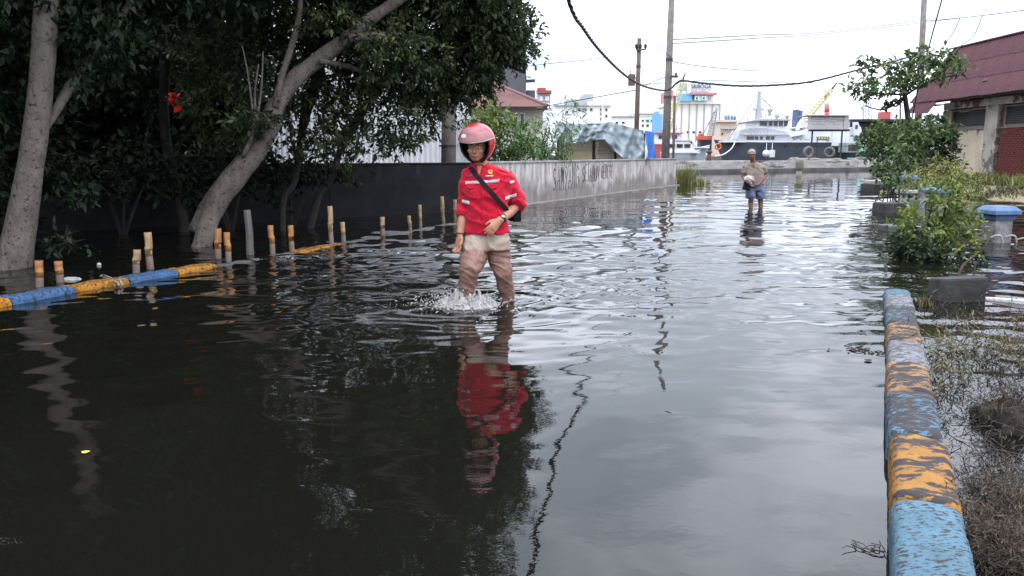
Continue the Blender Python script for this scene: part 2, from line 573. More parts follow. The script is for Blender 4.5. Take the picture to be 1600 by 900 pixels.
mrd = nt.nodes.new("ShaderNodeMapRange"); mrd.inputs[1].default_value = -.55; mrd.inputs[2].default_value = -.25; mrd.inputs[3].default_value = .75; mrd.inputs[4].default_value = 0.0
nt.links.new(mad.outputs[0], mrd.inputs[0])
mxd = nt.nodes.new("ShaderNodeMix"); mxd.data_type = 'RGBA'; mxd.inputs[7].default_value = (.155, .125, .112, 1)      # rising damp and algae stain
nt.links.new(mrd.outputs[0], mxd.inputs[0]); nt.links.new(old, mxd.inputs[6]); nt.links.new(mxd.outputs[2], p.inputs['Base Color'])
pw = thing('concrete_wall', 'pale streaked concrete street wall with scratched graffiti', 'wall', W0)
mb = MB()
nb = 24
def wallface(u, v):
    P = W0 + wd * (WL * u) + Vector((0, 0, -0.25 + 1.235 * v))
    return P
for k in range(4):                     # four cast bays, hairline joints between them
    a, b_ = WL * k / 4 + (0.006 if k else 0), WL * (k + 1) / 4
    bay = MB(); bay.box(W0 + wd * ((a + b_) / 2) - wnrm * (0.075 + 0.004 * (k % 2)) + Vector((0, 0, 0.365)), (b_ - a, 0.15, 1.23), rot_w)
    bay.build('wall_bay', M['wall_pale'], pw, bevel=0.006)
mb = MB(); mb.box(W0 + wd * (WL / 2) - wnrm * 0.075 + Vector((0, 0, 1.003)), (WL + .02, 0.20, 0.045), rot_w)
mb.build('coping', M['concrete'], pw, bevel=0.008)
mb = MB(); mb.box(W0 + wd * (WL / 2) + wnrm * 0.09 + Vector((0, 0, -0.12)), (WL, 0.18, 0.30), rot_w)
mb.build('base_ledge', M['wall_base'], pw, bevel=0.02)

# graffiti strokes (paint, 3 mm proud of the concrete)
FONT = {
 'S': [[(.9, .92), (.5, 1), (.1, .85), (.15, .62), (.8, .42), (.9, .15), (.5, 0), (.05, .1)]],
 'A': [[(0, 0), (.5, 1), (1, 0)], [(.2, .4), (.85, .4)]],
 'M': [[(0, 0), (.12, 1), (.5, .35), (.85, 1), (1, 0)]],
 'Y': [[(0, 1), (.5, .5)], [(1, 1), (.5, .5), (.35, 0)]],
 'N': [[(0, 0), (.08, 1), (.85, .05), (1, 1)]],
 'G': [[(.95, .85), (.5, 1), (.1, .7), (.1, .25), (.5, 0), (.95, .2), (.95, .5), (.55, .5)]],
 'E': [[(.95, 1), (.08, 1), (.08, 0), (.95, 0)], [(.08, .52), (.75, .52)]],
 'T': [[(0, 1), (1, 1)], [(.5, 1), (.5, 0)]],
 'H': [[(.05, 0), (.05, 1)], [(.95, 0), (.95, 1)], [(.05, .5), (.95, .5)]],
 'U': [[(.05, 1), (.08, .2), (.5, 0), (.92, .2), (.95, 1)]],
 'R': [[(.08, 0), (.08, 1), (.7, 1), (.9, .75), (.6, .52), (.1, .5)], [(.45, .5), (.95, 0)]],
}
M['graffiti'] = mk('graffiti', (0.045, 0.04, 0.04), (0.15, 0.135, 0.128), 14, 0.9, 0.0)


def wall_s(px, py=270):
    """distance along the pale wall of the vertical at pixel column px"""
    r_ = ray(px, py)
    den = r_.x * wd.y - r_.y * wd.x
    return (W0.y * r_.x - W0.x * r_.y) / (-den) if abs(den) > 1e-9 else 0


gr = thing('graffiti', 'thin black hand-scrawled graffiti words along the pale concrete wall', 'graffiti', W0)
for word, p0, p1, zb, ht in (('SAMYANG', 864, 905, .24, .62), ('SETAHUN', 910, 936, .44, .44), ('GEREGE', 939, 958, .48, .42)):
    s0, s1 = wall_s(p0), wall_s(p1)
    step = (s1 - s0) / len(word)
    mb = MB()
    for i, ch in enumerate(word):
        dz, hh = R.uniform(-.03, .03), ht * R.uniform(.85, 1.12)
        for st in FONT[ch]:
            pts = []
            for (u, v) in st:
                s_ = s0 + step * (i + 0.08 + 0.74 * u) + R.uniform(-.015, .015)
                pts.append(W0 + wd * s_ + wnrm * 0.004 + Vector((0, 0, zb + dz + hh * v + R.uniform(-.015, .015))))
            mb.tube(pts, [(0.005, R.uniform(.009, .019)) for _ in pts], 5, up=wnrm)
    mb.build('word', M['graffiti'], gr)

# black painted wall under the trees
B0 = Vector((-8.6, 11.6, 0))
bd = (W0 - B0).normalized(); bl = (W0 - B0).length; bn = Vector((bd.y, -bd.x, 0))
rot_b = Matrix(((bd.x, -bn.x, 0), (bd.y, -bn.y, 0), (0, 0, 1)))
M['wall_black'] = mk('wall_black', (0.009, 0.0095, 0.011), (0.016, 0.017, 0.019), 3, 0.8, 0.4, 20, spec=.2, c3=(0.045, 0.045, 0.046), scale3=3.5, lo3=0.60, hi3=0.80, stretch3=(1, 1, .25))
bw = thing('black_wall', 'low black painted wall under the overhanging trees', 'wall', B0)
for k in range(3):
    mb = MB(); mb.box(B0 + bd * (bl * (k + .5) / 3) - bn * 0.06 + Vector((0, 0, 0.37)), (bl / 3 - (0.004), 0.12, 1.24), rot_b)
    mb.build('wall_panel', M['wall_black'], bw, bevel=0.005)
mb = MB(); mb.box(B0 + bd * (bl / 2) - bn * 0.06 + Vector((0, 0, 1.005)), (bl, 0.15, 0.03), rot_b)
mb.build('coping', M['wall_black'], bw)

# corrugated white shed behind it
def corrugated(w, l, waves_, amp, rows=1):
    """local: x across the ribs, y along them, z out"""
    mb = MB(); n_ = waves_ * 4
    mb.grid(lambda u, v: Vector((w * (u - .5), l * (v - .5), amp * math.sin(2 * math.pi * waves_ * u))), n_, rows)
    return mb


M['sheet_white'] = mk('sheet_white', (0.66, 0.67, 0.69), (0.58, 0.59, 0.61), 1.5, 0.5, 0.05, c3=(0.40, 0.36, 0.32), scale3=2, lo3=0.62, hi3=0.8, stretch3=(1, 1, .3))
sh = thing('white_shed', 'white corrugated metal shed behind the black wall', 'shed', (-3.0, 19.2, 0.1))
A0, A1 = Vector((-7.6, 18.6, 0)), Vector((-1.05, 20.3, 0))
sd = (A1 - A0).normalized(); sl = (A1 - A0).length; sn = Vector((sd.y, -sd.x, 0))
me_sh = corrugated(sl / 9 + .04, 3.7, 6, 0.022).mesh('metal_sheet', (0, 0, 0), True)
for k in range(9):
    c = A0 + sd * (sl * (k + .5) / 9) + sn * (0.006 * (k % 2)) + Vector((0, 0, 2.0))
    Mx = Matrix((( sd.x, 0, sn.x, c.x), (sd.y, 0, sn.y, c.y), (0, 1, 0, c.z), (0, 0, 0, 1)))
    put(me_sh, 'metal_sheet', M['sheet_white'], sh, M=Mx)
mb = MB(); mb.poly([A0 + Vector((0, 0, 3.86)), A1 + Vector((0, 0, 3.86)), A1 - sn * 4 + Vector((0, 0, 4.8)), A0 - sn * 4 + Vector((0, 0, 4.8))], (0, 0, .05))
mb.build('roof', M['sheet_white'], sh)
mb = MB(); mb.box((A0 + A1) / 2 - sn * 2 + Vector((0, 0, 1.95)), (sl - .1, 3.6, 3.7), Matrix(((sd.x, -sn.x, 0), (sd.y, -sn.y, 0), (0, 0, 1))))
mb.build('inner_wall', M['white_paint'], sh)

# ================================================================== KERBS
def paintmat(name, paint, bare, lo, hi, scale=9, top=.09, fine=42):
    m_ = mk(name, paint, tuple(x * .7 for x in paint), 5, 0.8, 0.9, 30, c3=bare, scale3=scale, lo3=lo, hi3=hi, stretch3=(.75, 1.7, 1), bdist=0.016)
    # second, finer scatter of chips, heavier on the trodden top than on the face
    nt = m_.node_tree; p = nt.nodes['Principled BSDF']; old = p.inputs['Base Color'].links[0].from_socket
    ge_ = nt.nodes.new("ShaderNodeNewGeometry"); sp = nt.nodes.new("ShaderNodeSeparateXYZ"); nt.links.new(ge_.outputs['True Normal'], sp.inputs[0])
    nn = tex(nt, fine, 5, (.7, 1.6, 1)); ad = nt.nodes.new("ShaderNodeMath"); ad.operation = 'MULTIPLY_ADD'; ad.inputs[1].default_value = top
    nt.links.new(sp.outputs[2], ad.inputs[0]); nt.links.new(nn.outputs['Fac'], ad.inputs[2])
    rr_ = ramp(nt, [(.575, (0, 0, 0)), (.63, (1, 1, 1))]); nt.links.new(ad.outputs[0], rr_.inputs[0])
    mx = nt.nodes.new("ShaderNodeMix"); mx.data_type = 'RGBA'; mx.inputs[7].default_value = (*bare, 1)
    nt.links.new(rr_.outputs[0], mx.inputs[0]); nt.links.new(old, mx.inputs[6]); nt.links.new(mx.outputs[2], p.inputs['Base Color'])
    return m_


BARE = (0.034, 0.028, 0.027)
KM = {'blue': paintmat('kerb_blue', (0.085, 0.17, 0.225), BARE, .60, .66, 12, .05, 60),
      'bluebare': paintmat('kerb_blue_worn', (0.085, 0.175, 0.25), BARE, .47, .56, 13, .14, 34),
      'yellow': paintmat('kerb_yellow', (0.34, 0.155, 0.028), BARE, .60, .66, 6, .10, 15),
      'yellowbare': paintmat('kerb_yellow_worn', (0.30, 0.16, 0.065), BARE, .54, .60, 6, .13, 14),
      'white': paintmat('kerb_white', (0.22, 0.22, 0.24), (0.07, 0.066, 0.066), .52, .62, 9),
      'lblue': paintmat('kerb_left_blue', (0.055, 0.145, 0.31), (0.03, 0.04, 0.05), .54, .62, 14),
      'lyellow': paintmat('kerb_left_yellow', (0.46, 0.19, 0.012), (0.05, 0.035, 0.025), .57, .64, 12),
      'grey': paintmat('kerb_grey', (0.14, 0.14, 0.13), (0.07, 0.07, 0.06), .5, .6, 8)}


def kerb_run(root, base, d, w, cuts, zfn, seed):
    """bullnose kerb stones; d runs along, w to the side that the kerb backs on to"""
    rr = random.Random(seed)
    for (s0, s1, mat, lab) in cuts:
        n_ = 44
        prof = [(0.0, -0.30), (0.0, -0.06), (0.002, -0.03), (0.010, -0.012), (0.022, -0.003), (0.04, 0.0), (0.065, 0.003), (0.09, 0.004), (0.115, 0.004), (0.14, 0.003), (0.165, 0.0), (0.182, -0.006), (0.193, -0.016), (0.20, -0.04), (0.20, -0.30)]
        vs, fs = [], []
        wob = rr.uniform(-.006, .006); tw = rr.uniform(-.006, .006)
        for i in range(n_ + 1):
            s_ = s0 + 0.006 + (s1 - s0 - 0.012) * i / n_
            e = min(i, n_ - i)
            sink = -0.014 if e == 0 else (-0.005 if e == 1 else 0)
            for (a, z) in prof:
                P = base + d * s_ + w * (a + wob) + Vector((0, 0, zfn(s_) + z + tw * (a - .1) * 6))
                nn = mnoise.noise(P * 9) * 0.009 + mnoise.noise(P * 28) * 0.005 + mnoise.noise(P * 75) * 0.0035 - .012 * max(0, mnoise.noise(P * 17 + Vector((5, 0, 0))) - .35)
                if z > -0.2: P += Vector((0, 0, nn + sink)) + w * (nn * .5)
                vs.append(P)
        m_ = len(prof)
        for i in range(n_):
            for k in range(m_ - 1):
                fs.append((i * m_ + k, i * m_ + k + 1, (i + 1) * m_ + k + 1, (i + 1) * m_ + k))
        fs.append(tuple(range(m_))); fs.append(tuple(n_ * m_ + k for k in range(m_ - 1, -1, -1)))
        mb = MB(); mb.add(vs, fs)
        o = mb.build('kerb_stone', KM[mat], root, smooth=False, label=lab)
        o.data.polygons.foreach_set('use_smooth', [len(p_.vertices) == 4 for p_ in o.data.polygons])


# right kerb: left edge through these two pixels (top about 8 cm above water near the viewer)
ka, kb_ = on(1395, 900, 0.08), on(1381, 470, 0.03)
kd = (kb_ - ka); kd.z = 0; klen = kd.length; kd.normalize()
kw = Vector((kd.y, -kd.x, 0))


def kerb_s(py, z=0.06):
    """position along the right kerb of the pixel row py"""
    best = None
    for i in range(-400, 1800):
        s_ = i * 0.01
        P = ka + kd * s_
        c, s = math.cos(PIT), math.sin(PIT)
        dz = z - HC
        fwd = P.y * c - dz * s
        if fwd < .1: continue
        upv = P.y * s + dz * c
        y = 450 - F * upv / fwd
        if y <= py: return s_
    return klen


ys_ = [1400, 1010, 805, 698, 625, 578, 541, 511, 484, 466, 452]
cols_ = ['white', 'blue', 'yellow', 'bluebare', 'yellowbare', 'white', 'yellowbare', 'bluebare', 'white', 'blue']
ss_ = [kerb_s(y) for y in ys_]
ss_[0] = ss_[1] - 0.75
rk = thing('painted_kerb', 'weathered street kerb in blue, yellow and white blocks beside the dry weeds', 'kerb', (ka.x, ka.y, -.3))
kerb_run(rk, ka, kd, kw, [(ss_[i], ss_[i + 1], cols_[i], None) for i in range(len(cols_))],
         lambda s_: 0.052 - 0.0085 * max(0, s_ - 0.3) - 0.05 * max(0, s_ - ss_[-2]), 3)

# left kerb
la, lb = on(0, 474, 0.03), on(720, 349, 0.0)
ld = lb - la; ld.z = 0; llen = ld.length; ld.normalize()
lw = Vector((-ld.y, ld.x, 0))
def lk_s(px):
    best, bs = 1e9, 0
    for i in range(-300, 1500):
        P = la + ld * (i * .01)
        x = 800 + F * P.x / (P.y * math.cos(PIT) + HC * math.sin(PIT))
        if abs(x - px) < best: best, bs = abs(x - px), i * .01
    return bs
lxs = [-160, -40, 20, 118, 205, 280, 340, 400, 470, 540, 610, 665, 720]
lcs = ['lblue', 'lyellow', 'lblue', 'lyellow', 'lblue', 'lyellow', 'grey', 'grey', 'lyellow', 'grey', 'grey', 'grey']
lk = thing('submerged_kerb', 'blue and orange painted kerb sinking into the dark water beside the stakes', 'kerb', (la.x, la.y, -.3))
lss = [lk_s(x) for x in lxs]
kerb_run(lk, la, ld, lw, [(lss[i], lss[i + 1], lcs[i], None) for i in range(len(lcs))],
         lambda s_: 0.032 - 0.0095 * max(0, s_ - 0.5) if s_ < lss[6] else (-0.013 if lss[8] <= s_ <= lss[9] else -0.027), 8)

# rope loop on the left kerb
mb = MB()
c0 = on(172, 435, .06)
mb.tube([on(157, 432, .03), on(160, 429, .04), on(167, 432, .035), on(178, 436, .045), on(188, 439, .05), on(192, 446, .02)], 0.009, 6)
mb.tube([on(160, 433, .03), on(170, 436, .05), on(184, 441, .05), on(186, 447, .02)], 0.008, 6)
M['strap'] = mk('strap', (0.30, 0.29, 0.27), (0.18, 0.17, 0.16), 20, 0.9, 0.3)
mb.build('rope_strap', M['strap'], smooth=True, label='pale grey rope strap knotted over the orange kerb block on the left', cat='rope')

# ================================================================== STAKES IN THE WATER
M['bamboo'] = mk('bamboo', (0.42, 0.19, 0.065), (0.26, 0.115, 0.045), 7, 0.6, 0.25, 40, stretch=(1, 1, .3), c3=(0.12, 0.08, 0.05), scale3=11, lo3=0.54, hi3=0.68, stretch3=(1, 1, .35))
M['bamboo_pale'] = mk('bamboo_pale', (0.42, 0.275, 0.15), (0.26, 0.165, 0.09), 7, 0.6, 0.25, 40, stretch=(1, 1, .3), c3=(0.12, 0.08, 0.05), scale3=11, lo3=0.54, hi3=0.68, stretch3=(1, 1, .35))
M['bamboo_wet'] = mk('bamboo_wet', (0.26, 0.19, 0.15), (0.16, 0.12, 0.10), 10, 0.35, 0.2)
stakes = [  # x, top, water line, lean px, radius px, look, label
 (62, 407, 447, -1, 7.5, 0, 'leftmost short orange bamboo stake, just right of the pale trunk'),
 (94, 408, 440, -3, 7.5, 0, 'second bamboo stake from the left, short, close to the pale trunk'),
 (213, 390, 425, -1, 7, 1, 'shorter of the two bamboo stakes behind the blue kerb block'),
 (235, 363, 420, -6, 7, 1, 'tall leaning bamboo stake behind the blue kerb block'),
 (341, 357, 405, -2, 6.5, 0, 'left bamboo stake of the pair beside the foot of the leaning trunk'),
 (357, 363, 408, -1, 6, 0, 'right bamboo stake of the pair beside the foot of the leaning trunk'),
 (426, 352, 395, -2, 5.5, 0, 'bamboo stake just right of the grey wooden post'),
 (456, 352, 390, -3, 5.5, 0, 'bamboo stake with a frayed top between grey post and tall stake'),
 (518, 322, 383, -4, 5, 1, 'tallest bamboo stake, standing in the middle of the row'),
 (537, 347, 378, -2, 4.6, 1, 'short bamboo stake right behind the tallest stake'),
 (598, 339, 367, -1, 4.6, 1, 'lone short bamboo stake in the wide gap of the row'),
 (641, 337, 360, -1, 3.6, 1, 'small bamboo stake to the left of the slim straight one'),
 (657, 320, 358, -1, 3.4, 1, 'slim straight bamboo stake before the black wall'),
 (693, 307, 350, -4, 3.8, 1, 'kinked tall bamboo stake near the arm of the man in red'),
 (711, 312, 345, -1, 3.6, 1, 'straight bamboo stake beside the kinked one near the man in red'),
 (719, 330, 345, 0, 3.2, 1, 'short bamboo stake almost hidden by the arm of the man in red'),
]
for (x, t, w, lean, rp, look, lab) in stakes:
    g = on(x, w)
    Y = g.y
    top = at(x + lean, t, Y)
    sc = Y / F
    h = top.z
    rad_ = rp * sc * .80
    root = thing('bamboo_stake', lab, 'stake', (g.x, g.y, -0.3), 'bamboo stakes standing in the water by the kerb')
    d = (top - g)
    wet = g + d * 0.34
    up_pts = [wet + (top - wet) * u for u in (0, .30, .33, .36, .70, .73, .76, .985, 1.0)]
    jj = Vector((R.uniform(-.4, .4), 0, 0)) * rad_
    for i_ in range(3, 9): up_pts[i_] += jj
    top = up_pts[-1].copy()
    mb = MB(); mb.tube(up_pts, [rad_ * .96, rad_ * .98, rad_ * (1.06 + .05 * (rp > 5)), rad_ * .98, rad_, rad_ * 1.02, rad_, rad_ * 1.02, rad_ * .93], 12)
    mb.build('culm', M['bamboo' if look == 0 else 'bamboo_pale'], root, smooth=True)
    low = g - d * (0.3 / max(h, .1)) 
    mb = MB(); mb.tube([low, g, wet - d * .01, wet], [rad_, rad_ * .98, rad_ * .97, rad_ * .96], 12)
    mb.build('wet_base', M['bamboo_wet'], root, smooth=True)
    mb = MB(); mb.tube([top - d.normalized() * rad_ * .12, top + d.normalized() * 0.003], [rad_ * .68, rad_ * .66], 10)
    mb.build('hollow_end_shade', M['bark_dark'], root)  # dark plug stands for the shade inside the hollow culm

g = on(391, 397); t_ = at(386, 328, g.y)
mb = MB()
mb.tube([g - Vector((0, 0, .3)), g, g + (t_ - g) * .5 + Vector((.01, 0, 0)), t_], [(.035, .05), (.034, .048), (.032, .045), (.03, .042)], 6)
mb.build('wooden_post', M['wood_grey'], label='thin grey weathered wooden post among the bamboo stakes', cat='post')

# litter and leaves afloat
M['litter'] = mk('litter', (0.55, 0.54, 0.52), (0.4, 0.4, 0.39), 12, 0.6, 0.4, 30)
def scrap(px, py, rx, ry, hz, lab, name='floating_litter', mat='litter', seed=0, cat='litter'):
    c = on(px, py, 0.004); rr = random.Random(seed)
    mb = MB(); mb.ball((0, 0, 0), (rx, ry, hz), sub=2)
    for v in mb.v:
        nz = mnoise.noise(v * 40 + Vector((seed, 0, 0))) * .5 + 1
        v *= nz
        v += c
    return mb.build(name, M[mat], smooth=False, label=lab, cat=cat)
scrap(240, 341, .10, .07, .05, 'crumpled white plastic litter afloat deep under the trees', seed=1)
scrap(258, 345, .13, .04, .03, 'flat pale scrap of plastic afloat beside the crumpled litter', seed=2)
scrap(155, 413, .022, .022, .020, 'small white round float on the dark water left of the stakes', seed=3)
scrap(112, 436, .10, .05, .02, 'muddy litter caught behind the blue kerb block', seed=4)
M['leaf_yellow'] = mk('leaf_yellow', (0.62, 0.52, 0.06), (0.5, 0.36, 0.05), 30, 0.5, 0.1)
c = on(134, 706, 0.006)
mb = MB(); mb.add([c + Vector((-.018, 0, .002)), c + Vector((-.008, -.014, 0)), c + Vector((.008, -.014, 0)), c + Vector((.02, 0, .004)), c + Vector((.006, .014, 0)), c + Vector((-.010, .013, 0)), c + Vector((0, 0, .006))],
                  [(0, 1, 6), (1, 2, 6), (2, 3, 6), (3, 4, 6), (4, 5, 6), (5, 0, 6)])
mb.build('fallen_leaf', M['leaf_yellow'], label='single yellow leaf floating in the dark foreground water', cat='leaf')
M['twig'] = mk('twig', (0.05, 0.042, 0.036), (0.03, 0.026, 0.022), 20, 0.8, 0.2)
def twig(px, py, n_, spread, lab, seed, rr=.003):
    r_ = random.Random(seed); mb = MB(); c = on(px, py, .004)
    for i in range(n_):
        a = r_.uniform(0, 6.28); P = c + Vector((r_.gauss(0, spread), r_.gauss(0, spread * .7), 0)); L = r_.uniform(.02, .07)
        q = P + Vector((math.cos(a) * L, math.sin(a) * L, r_.uniform(0, .006)))
        mb.tube([P, (P + q) / 2 + Vector((r_.uniform(-.01, .01), r_.uniform(-.01, .01), .004)), q], rr, 4)
    return mb.build('floating_twigs', M['twig'], label=lab, cat='twigs', kind='stuff')
twig(1350, 548, 26, .08, 'loose dark twigs and leaf bits afloat near the white kerb block', 1)
twig(1358, 857, 12, .018, 'small tuft of dark twigs afloat beside the blue kerb block', 2, .0016)
scrap(1356, 562, .022, .014, .004, 'brown leaf afloat below the loose twigs near the kerb', 'floating_leaf', 'twig', 9, 'leaf')

# ================================================================== VEGETATION
def leaf_cloud(blobs, leaf=(0.10, 0.04), per=10, seed=1, droop=0.25, twl=0.30, shell=0.55, size_var=0.5):
    """blobs: (centre, (rx,ry,rz), n_twigs). Twigs with leaves along them. Returns V, Q, rnd"""
    r = np.random.default_rng(seed)
    Ps, Ds, Rn = [], [], []
    for (c, rad, nt_) in blobs:
        c = np.array(c); rad = np.array(rad)
        nt_ = int(nt_)
        u = r.normal(size=(nt_, 3)); u /= np.linalg.norm(u, axis=1)[:, None]
        rr_ = shell + (1 - shell) * r.random(nt_) ** 0.6
        rr_ = np.where(r.random(nt_) < 0.25, r.random(nt_) ** 0.5, rr_)
        # lumpy outline
        lump = 1 + 0.22 * np.sin(u[:, 0] * 5 + seed) * np.cos(u[:, 2] * 6 + u[:, 1] * 4)
        o = c + u * rad * (rr_ * lump)[:, None]
        d = u * 0.6 + r.normal(size=(nt_, 3)) * 0.55 + np.array([0, 0, -droop])
        d /= np.linalg.norm(d, axis=1)[:, None]
        tone = np.clip(0.5 + 0.30 * (u[:, 2]) * rr_ + r.normal(size=nt_) * 0.20, 0, 1)  # leaf colour lighter towards each clump's top, darker below, with random spread
        t = r.random((nt_, per))
        L = twl * (0.5 + r.random((nt_, 1)))
        P = o[:, None, :] + d[:, None, :] * (t * L)[:, :, None] + r.normal(size=(nt_, per, 3)) * leaf[0] * 0.25
        D = d[:, None, :] * 0.55 + r.normal(size=(nt_, per, 3)) * 0.55 + np.array([0, 0, -droop * .6])
        Ps.append(P.reshape(-1, 3)); Ds.append(D.reshape(-1, 3))
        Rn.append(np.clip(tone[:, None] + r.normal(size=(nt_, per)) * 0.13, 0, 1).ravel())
    P = np.concatenate(Ps); D = np.concatenate(Ds); Rn = np.concatenate(Rn)
    D /= np.linalg.norm(D, axis=1)[:, None]
    n_ = len(P)
    up = np.array([0, 0, 1.0]) + r.normal(size=(n_, 3)) * 0.55
    S = np.cross(D, up); S /= (np.linalg.norm(S, axis=1)[:, None] + 1e-9)
    N = np.cross(S, D)
    sz = (1 - size_var + 2 * size_var * r.random(n_))[:, None]
    Lf, Wd = leaf[0] * sz, leaf[1] * sz
    a = P; b = P + D * Lf * .45 + S * Wd * .5 + N * Wd * .18
    c2 = P + D * Lf - N * Lf * .12; d2 = P + D * Lf * .45 - S * Wd * .5 + N * Wd * .18
    V = np.stack([a, b, c2, d2], 1).reshape(-1, 3)
    Q = np.arange(n_ * 4).reshape(-1, 4)
    return V, Q, np.repeat(Rn, 4)


def crown(root, blobs, mat, name='crown', **kw):
    V, Q, A = leaf_cloud(blobs, **kw)
    org = ORG[root.name]
    me = np_mesh(name, V - np.array(org), Q, False, A)
    return put(me, name, M[mat], root)


def PB(px, py, Y, rx, rz, ry, dens=1.0):
    """foliage clump centred at a pixel and depth; rx, rz in px; ry in metres"""
    c = at(px, py, Y); s = Y / F
    return (c, (rx * s, ry, rz * s), dens)


def trunk_pts(l, Y0, Y1):
    m_ = len(l)
    return [at(x, y, Y0 + (Y1 - Y0) * i / (m_ - 1)) for i, (x, y, r_) in enumerate(l)]


def smooth_path(pts, rads, sub=4):
    out, ro = [], []
    n_ = len(pts)
    for i in range(n_ - 1):
        p0, p1, p2, p3 = pts[max(i - 1, 0)], pts[i], pts[i + 1], pts[min(i + 2, n_ - 1)]
        for k in range(sub):
            t = k / sub
            out.append(0.5 * ((2 * p1) + (p2 - p0) * t + (2 * p0 - 5 * p1 + 4 * p2 - p3) * t * t + (3 * p1 - p0 - 3 * p2 + p3) * t ** 3))
            ro.append(rads[i] + (rads[i + 1] - rads[i]) * t)
    out.append(pts[-1]); ro.append(rads[-1])
    return out, ro


def limb(mb, pts, rads, n=10, rough=0.0):
    p, r_ = smooth_path([Vector(q) for q in pts], rads)
    if rough:
        r_ = [x * (1 + rough * mnoise.noise(q * 4)) for x, q in zip(r_, p)]
        p = [q + Vector((mnoise.noise(q * 3), mnoise.noise(q * 3 + Vector((9, 0, 0))), 0)) * rough * x * .8 for q, x in zip(p, r_)]
    mb.tube(p, r_, n)


# --- big pale trunk at the left edge
Y = 8.4
T1 = thing('tree', 'tall pale-barked tree at the left edge with a thick slightly curved trunk', 'tree', on(22, 420))
mb = MB()
l = [(6, 470, 36), (17, 425, 29), (31, 360, 23), (49, 250, 18.5), (62, 150, 17.5), (70, 50, 17.5), (73, -20, 17), (76, -160, 15), (70, -330, 10)]
P_ = trunk_pts(l, Y, Y + .2)
P_[0].z = min(P_[0].z, -.2)
limb(mb, P_, [r_ * Y / F for _, _, r_ in l], 16, .06)
limb(mb, [at(62, 215, Y + .12), at(92, 165, 8.7), at(130, 100, 9.0), at(180, 40, 9.3), at(230, -40, 9.6)], [.03, .05, .05, .045, .03], 10, .1)
limb(mb, [at(71, -20, Y + .05), at(40, -80, 8.3), at(-60, -180, 8)], [.06, .07, .04], 8, .1)
limb(mb, [at(74, -120, Y), at(150, -220, 8.8), at(260, -330, 9.2)], [.08, .06, .04], 8, .1)
mb.build('trunk', M['bark_pale'], T1, smooth=True)
bl = []
for (x, y, Y_, rx, rz, ry, n_) in [(-60, 60, 8.8, 110, 110, 1.2, 300), (20, 250, 10.4, 50, 80, .5, 110), (-40, 200, 9.3, 70, 120, .8, 220), (150, -60, 9.5, 120, 90, 1.3, 380), (110, 60, 8.9, 45, 40, .3, 60),
                             (135, 50, 9.0, 40, 30, .3, 45), (300, -80, 10.2, 120, 90, 1.2, 380), (-150, -150, 8.5, 200, 150, 1.6, 500), (100, -200, 9, 200, 120, 1.6, 550),
                             (330, -230, 10, 190, 120, 1.5, 500), (60, -420, 9.2, 260, 140, 1.8, 600), (360, -400, 10, 180, 120, 1.5, 420), (-260, 60, 8, 130, 200, 1.4, 400), (-50, 330, 9.6, 55, 70, .5, 120)]:
    bl.append((*PB(x, y, Y_, rx, rz, ry)[:2], n_ * 1.0))
for (c, rad_, n_) in [((-5.6, 6.0, 5.9), (2.2, 2.0, .8), 900), ((-3.2, 8.4, 6.4), (1.9, 1.8, .8), 800), ((-7.5, 3.4, 5.6), (2.2, 2.2, 1.0), 700), ((-4.6, 3.0, 6.3), (2.0, 2.0, .7), 600), ((-1.6, 10.6, 6.8), (1.6, 1.6, .8), 600), ((-8.4, 7.6, 6.0), (2.0, 2.4, 1.2), 700)]:  # out-of-view canopy added to block sky and sun light over the grove
    bl.append((c, rad_, n_))
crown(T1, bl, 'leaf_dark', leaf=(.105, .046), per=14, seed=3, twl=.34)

# --- leaning tree in the middle
Y = 10.4
T2 = thing('tree', 'leaning pale-barked tree bending right over the black wall', 'tree', on(318, 385))
mb = MB()
l = [(308, 405, 16), (317, 375, 15), (327, 345, 15), (350, 300, 16), (391, 250, 16.5), (419, 205, 14.5), (432, 165, 13.5), (462, 122, 13), (500, 92, 12), (540, 62, 11), (582, 28, 10), (650, -20, 8), (720, -90, 6)]
P_ = trunk_pts(l, Y, 11.4); P_[0].z = min(P_[0].z, -.2)
limb(mb, P_, [r_ * 10.6 / F for _, _, r_ in l], 16, .2)
sh_ = 10.8 / F
limb(mb, [at(400, 225, 10.75), at(372, 250, 10.95), at(340, 290, 11.2), at(318, 322, 11.3), at(300, 360, 11.3)], [4 * sh_, 6 * sh_, 7 * sh_, 7 * sh_, 7 * sh_], 9, .1)
limb(mb, [at(430, 168, 10.8), at(440, 120, 10.8), at(455, 75, 10.9), at(468, 20, 11), at(470, -60, 11)], [6 * sh_, 5 * sh_, 5 * sh_, 4.5 * sh_, 3 * sh_], 8, .1)
limb(mb, [at(402, 205, 10.6), at(398, 150, 10.6), at(404, 100, 10.6)], [2.5 * sh_, 2 * sh_, 1.2 * sh_], 6)
limb(mb, [at(400, 195, 10.6), at(408, 140, 10.6), at(411, 80, 10.6)], [2 * sh_, 1.6 * sh_, 1 * sh_], 6)
limb(mb, [at(396, 180, 10.6), at(388, 120, 10.6), at(378, 70, 10.6)], [2 * sh_, 1.6 * sh_, 1 * sh_], 6)
limb(mb, [at(380, 245, 10.6), at(398, 200, 10.5), at(402, 180, 10.5)], [4 * sh_, 3 * sh_, 2 * sh_], 6)
limb(mb, [at(545, 60, 11), at(600, 55, 11.4), at(680, 60, 12), at(760, 50, 12.6)], [7 * sh_, 6 * sh_, 5 * sh_, 3 * sh_], 8, .1)
limb(mb, [at(500, 95, 10.9), at(560, 110, 11.6), at(620, 150, 12.3), at(640, 190, 12.6)], [5 * sh_, 4 * sh_, 3 * sh_, 2 * sh_], 7, .1)
mb.build('trunk', M['bark_pale'], T2, smooth=True)
bl = []
